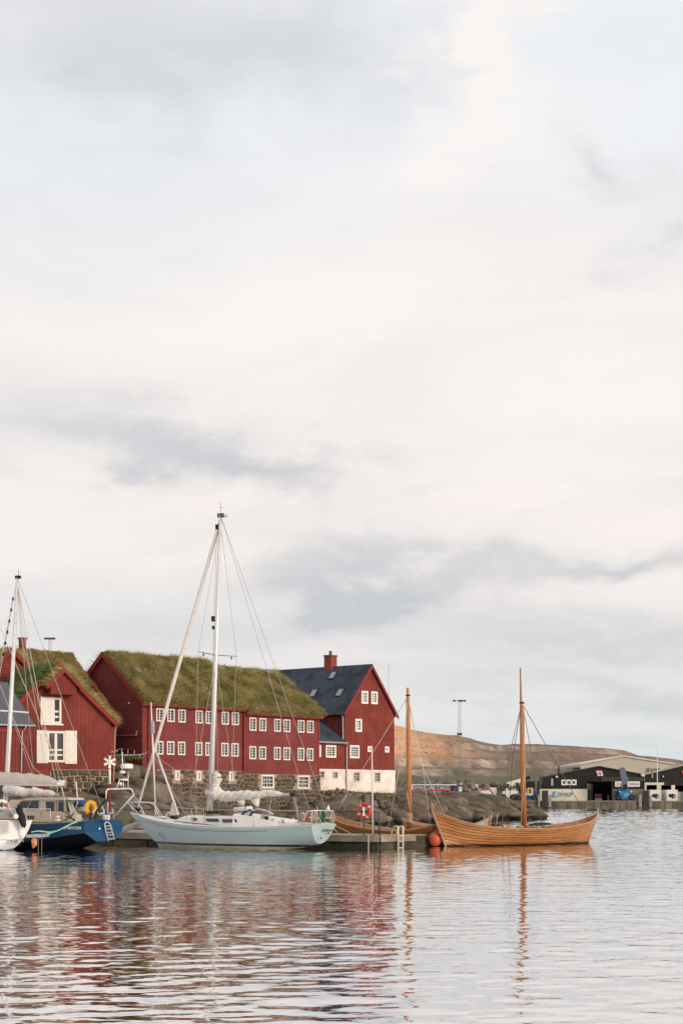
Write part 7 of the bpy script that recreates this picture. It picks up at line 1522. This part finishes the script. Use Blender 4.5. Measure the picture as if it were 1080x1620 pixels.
o = fbox('container', 747, 1247.5, 761, 1252, Y + 8, 3, mat('off_white_lid', (.6, .56, .5)), None); tag(o, 'low off-white bin between the high cabin and the lettered container', 'bin')
mb = MB(); rg2 = random.Random(5); rows = [[P(764 + 17 * i / 8, 1268 - hgt * (1 - abs(j - 2) / 2.5) * math.sin(math.pi * (i + .3) / 8.6) * rg2.uniform(.8, 1.1), Y - .6 + j * .4) for j in range(5)] for i in range(9) for hgt in (4.2,)]; mb.grid(rows); o = mb.build('tarpaulin', mat('yellow_sheet', (.62, .42, .03), (.5, .34, .03), 1, .7), None); tag(o, 'crumpled yellow tarpaulin at the foot of the white containers', 'tarpaulin')
o = fbox('crate', 784.5, 1262, 791, 1267.5, Y, 2, mat('pale_crate', (.55, .50, .42)), None); tag(o, 'pale crate between the white containers and the white reach stacker', 'crate')
# concrete slab, blue skip and mesh fence nearer by on the rocks
mb = MB(); mb.hexa([P(707, 1270, 236), P(749, 1270.5, 236), P(749, 1270.5, 240), P(707, 1270, 240), P(706, 1262.2, 236), P(749, 1264, 236), P(749, 1264, 240), P(706, 1262.2, 240)]); o = mb.build('concrete_block', mat('tan_concrete', (.30, .25, .185), (.24, .2, .15), .8, .9, .3), None); tag(o, 'long tan concrete block lying on top of the rocks', 'block')
Y = 300; BS = thing('skip', 'low blue steel skip behind the concrete block on the rocks', 'skip', P(714, 1265, Y)); fbox('body', 697, 1256.2, 734, 1265, Y, 3, mat('skip_blue', (.015, .10, .22), (.012, .085, .19), .8, .6), BS)
for x in (703, 711, 719, 727): fbox('rib', x, 1256.8, x + .8, 1265, Y - .1, .1, mat('skip_blue', (.015, .10, .22)), BS)
fbox('end_panel', 734, 1258, 738, 1264, Y, 2, mat('skip_pink', (.42, .22, .15)), BS)
FN = thing('mesh_fence', 'grey mesh fence right of the blue skip', 'fence', P(745, 1268, 302)); Y = 302
for x in range(738, 756, 3): mb = MB(); mb.tube([P(x, 1268, Y), P(x, 1255.5, Y)], .06, 5); mb.build('post', ZINC, FN)
mb = MB()
for k in range(14): y = 1256 + k * .85; mb.bar(P(738, y, Y), P(755, y, Y), .03)
for k in range(40): x = 738 + k * .42; mb.bar(P(x, 1256, Y), P(x, 1268, Y), .025)
stuff(mb.build('mesh', ZINC, FN))
# the long trailer parked on the breakwater
Y = 404.0; TR = thing('trailer', 'long blue and white freight trailer with white lettering parked behind the rubble', 'trailer', P(688, 1256, Y)); TB = mat('trailer_blue', (.018, .075, .175), (.015, .065, .15), .6, .45)
fbox('box_body', 653, 1242.2, 722, 1249.4, Y, 2.5, TB, TR); fbox('roof_band', 645.5, 1240.6, 722, 1242.4, Y - .05, 2.6, SIGNW, TR); fbox('white_end', 645.5, 1242.4, 652.8, 1249.5, Y - .02, 2.5, SIGNW, TR); fbox('red_skirt', 650, 1249.6, 718, 1251.4, Y - .03, 2.4, REDP, TR)
fbox('dark_door', 713, 1243.2, 719.5, 1251, Y - .06, .1, mat('dark_panel', (.03, .025, .035)), TR); fbox('red_door', 717.3, 1246, 719, 1250.5, Y - .1, .05, REDP, TR); fbox('blue_rear', 722.1, 1241.5, 724.4, 1252, Y, 2.5, mat('rear_blue', (.02, .12, .40)), TR); fbox('cab', 725, 1244.8, 730.5, 1252.3, Y + .2, 2.2, SIGNW, TR); fbox('cab_lamp', 727, 1238, 731, 1241.5, Y + 4, .8, mat('tan_box', (.5, .45, .38)), TR)
fbox('blue_headboard', 640.8, 1248.5, 645.2, 1254.5, Y, 2, mat('rear_blue', (.02, .12, .40)), TR)
lettering('SMYRIL LINE CARGO', P(683, 1246.6, Y - .06), BR, UP, .82, WHL, TR, width=8.7)
for x in (660, 667, 700, 707): wheel(TR, x, 1253.5, 2.6, Y + .1)
fbox('side_rail', 681, 1252.2, 699, 1253, Y - .05, .1, mat('pale_rail', (.5, .46, .38)), TR)
# lattice light masts
def lattice(name, label, px, ytop, ybot, Y, wpx, heads, mid=None):
    r = thing(name, label, 'light mast', P(px, ybot, Y)); hw = wpx / 2; mb = MB(); c = [P(px + sx * hw, ybot, Y + sy * 1.0) for sx in (-1, 1) for sy in (0, 1)]; t = [P(px + sx * hw * .75, ytop, Y + sy * 1.0) for sx in (-1, 1) for sy in (0, 1)]
    for a, b_ in zip(c, t): mb.tube([a, b_], .048 * Y / 400 + .006, 5)
    n = 14
    for k in range(n):
        for i, j in ((0, 1), (2, 3), (0, 2), (1, 3)): mb.bar(c[i].lerp(t[i], k / n), c[j].lerp(t[j], (k + 1) / n), .034 * Y / 400)
    mb.build('lattice_tower', mat('mast_grey', (.20, .21, .215), (.16, .17, .175), 1, .6), r)
    mb = MB(); mb.bar(P(px + heads[0], ytop, Y), P(px + heads[1], ytop - .5, Y),   .14 * Y / 400, .16 * Y / 400); mb.build('cross_arm', mat('mast_grey', (.20, .21, .215)), r)
    for dx in heads[2:]: mb = MB(); mb.box(P(px + dx, ytop + .2, Y), (.6 * Y / 400, .5, .4 * Y / 400)); mb.build('floodlight', mat('lamp_housing', (.07, .07, .07)), r)
    if mid: mb = MB(); mb.box(P(px - 2, mid, Y - .3), (.6, .5, .6)); mb.box(P(px + 2, mid, Y - .3), (.6, .5, .6)); mb.build('lower_lamps', mat('lamp_housing', (.07, .07, .07)), r)
lattice('light_mast', 'tall lattice light mast standing before the hill', 726.5, 1108.5, 1240, 430, 4.2, (-9, 10, -8.5, 0, 3, 8), 1161.5)
lattice('light_mast', 'small lattice light mast peeping above the hay coloured roof', 79.5, 1010, 1060, 260, 4.2, (-5, 8, -7, -2, 3, 6))
o = fbox('mast_lamp', 722, 1202, 723.5, 1203.5, 429, .3, SIGNW, None); o.parent = bpy.data.objects['light_mast']; o.location -= Vector((o.parent.location)); ORG[o.name] = o.parent.location
mb = MB(); mb.tube([P(614.5, 1160, 190), P(614.3, 1054, 190)], [.04, .02], 5); mb.ball(P(614.3, 1053, 190), .07, 6, 5); o = mb.build('aerial', WIRE, None); tag(o, 'thin whip aerial standing behind the tall house gable', 'aerial')
for x, y in ((726.5, 1203), (861, 1212 + 16)): pass
# plants at the foot of the whitewashed wall and on the rock top
def tufts(name, label, pts, n, seed, mats, ln):
    rng = np.random.RandomState(seed); V, T, mi = [], [], []
    pts = np.array([tuple(p) for p in pts]); idx = rng.randint(0, len(pts) - 1, n); f = rng.rand(n)[:, None]; base = pts[idx] * (1 - f) + pts[idx + 1] * f + rng.randn(n, 3) * np.array([.12, .25, .03])
    d = np.array([0, 0, 1.0]) + rng.randn(n, 3) * .55; d /= np.linalg.norm(d, axis=1)[:, None]; s_ = np.cross(d, rng.randn(n, 3)); s_ /= np.linalg.norm(s_, axis=1)[:, None]; w_ = rng.uniform(.03, .07, n)[:, None]; l_ = rng.uniform(ln[0], ln[1], n)[:, None]
    V = np.stack([base - s_ * w_, base + s_ * w_, base + d * l_], 1).reshape(-1, 3); o = np_mesh(name, V, np.arange(3 * n).reshape(-1, 3), mats, mi=rng.randint(0, 2, n), kind='stuff'); return tag(o, label)
tufts('grass', 'green weeds along the foot of the whitewashed wall', [T_.gable.pt(s, T_.gable.hit(545 + s * 9.5, 1256.5)[1] if False else 3.22 - .02 * s, .5) for s in np.linspace(-4.5, 8.2, 12)], 900, 3, GRASSG, (.15, .38))
tufts('grass', 'green grass below the railing on the rock', [P(x, y, Y) for x, y, Y in ((182, 1199, 141.5), (195, 1200, 141.5), (208, 1200.5, 141.8), (222, 1200, 142.5))], 380, 4, GRASSG, (.15, .4))
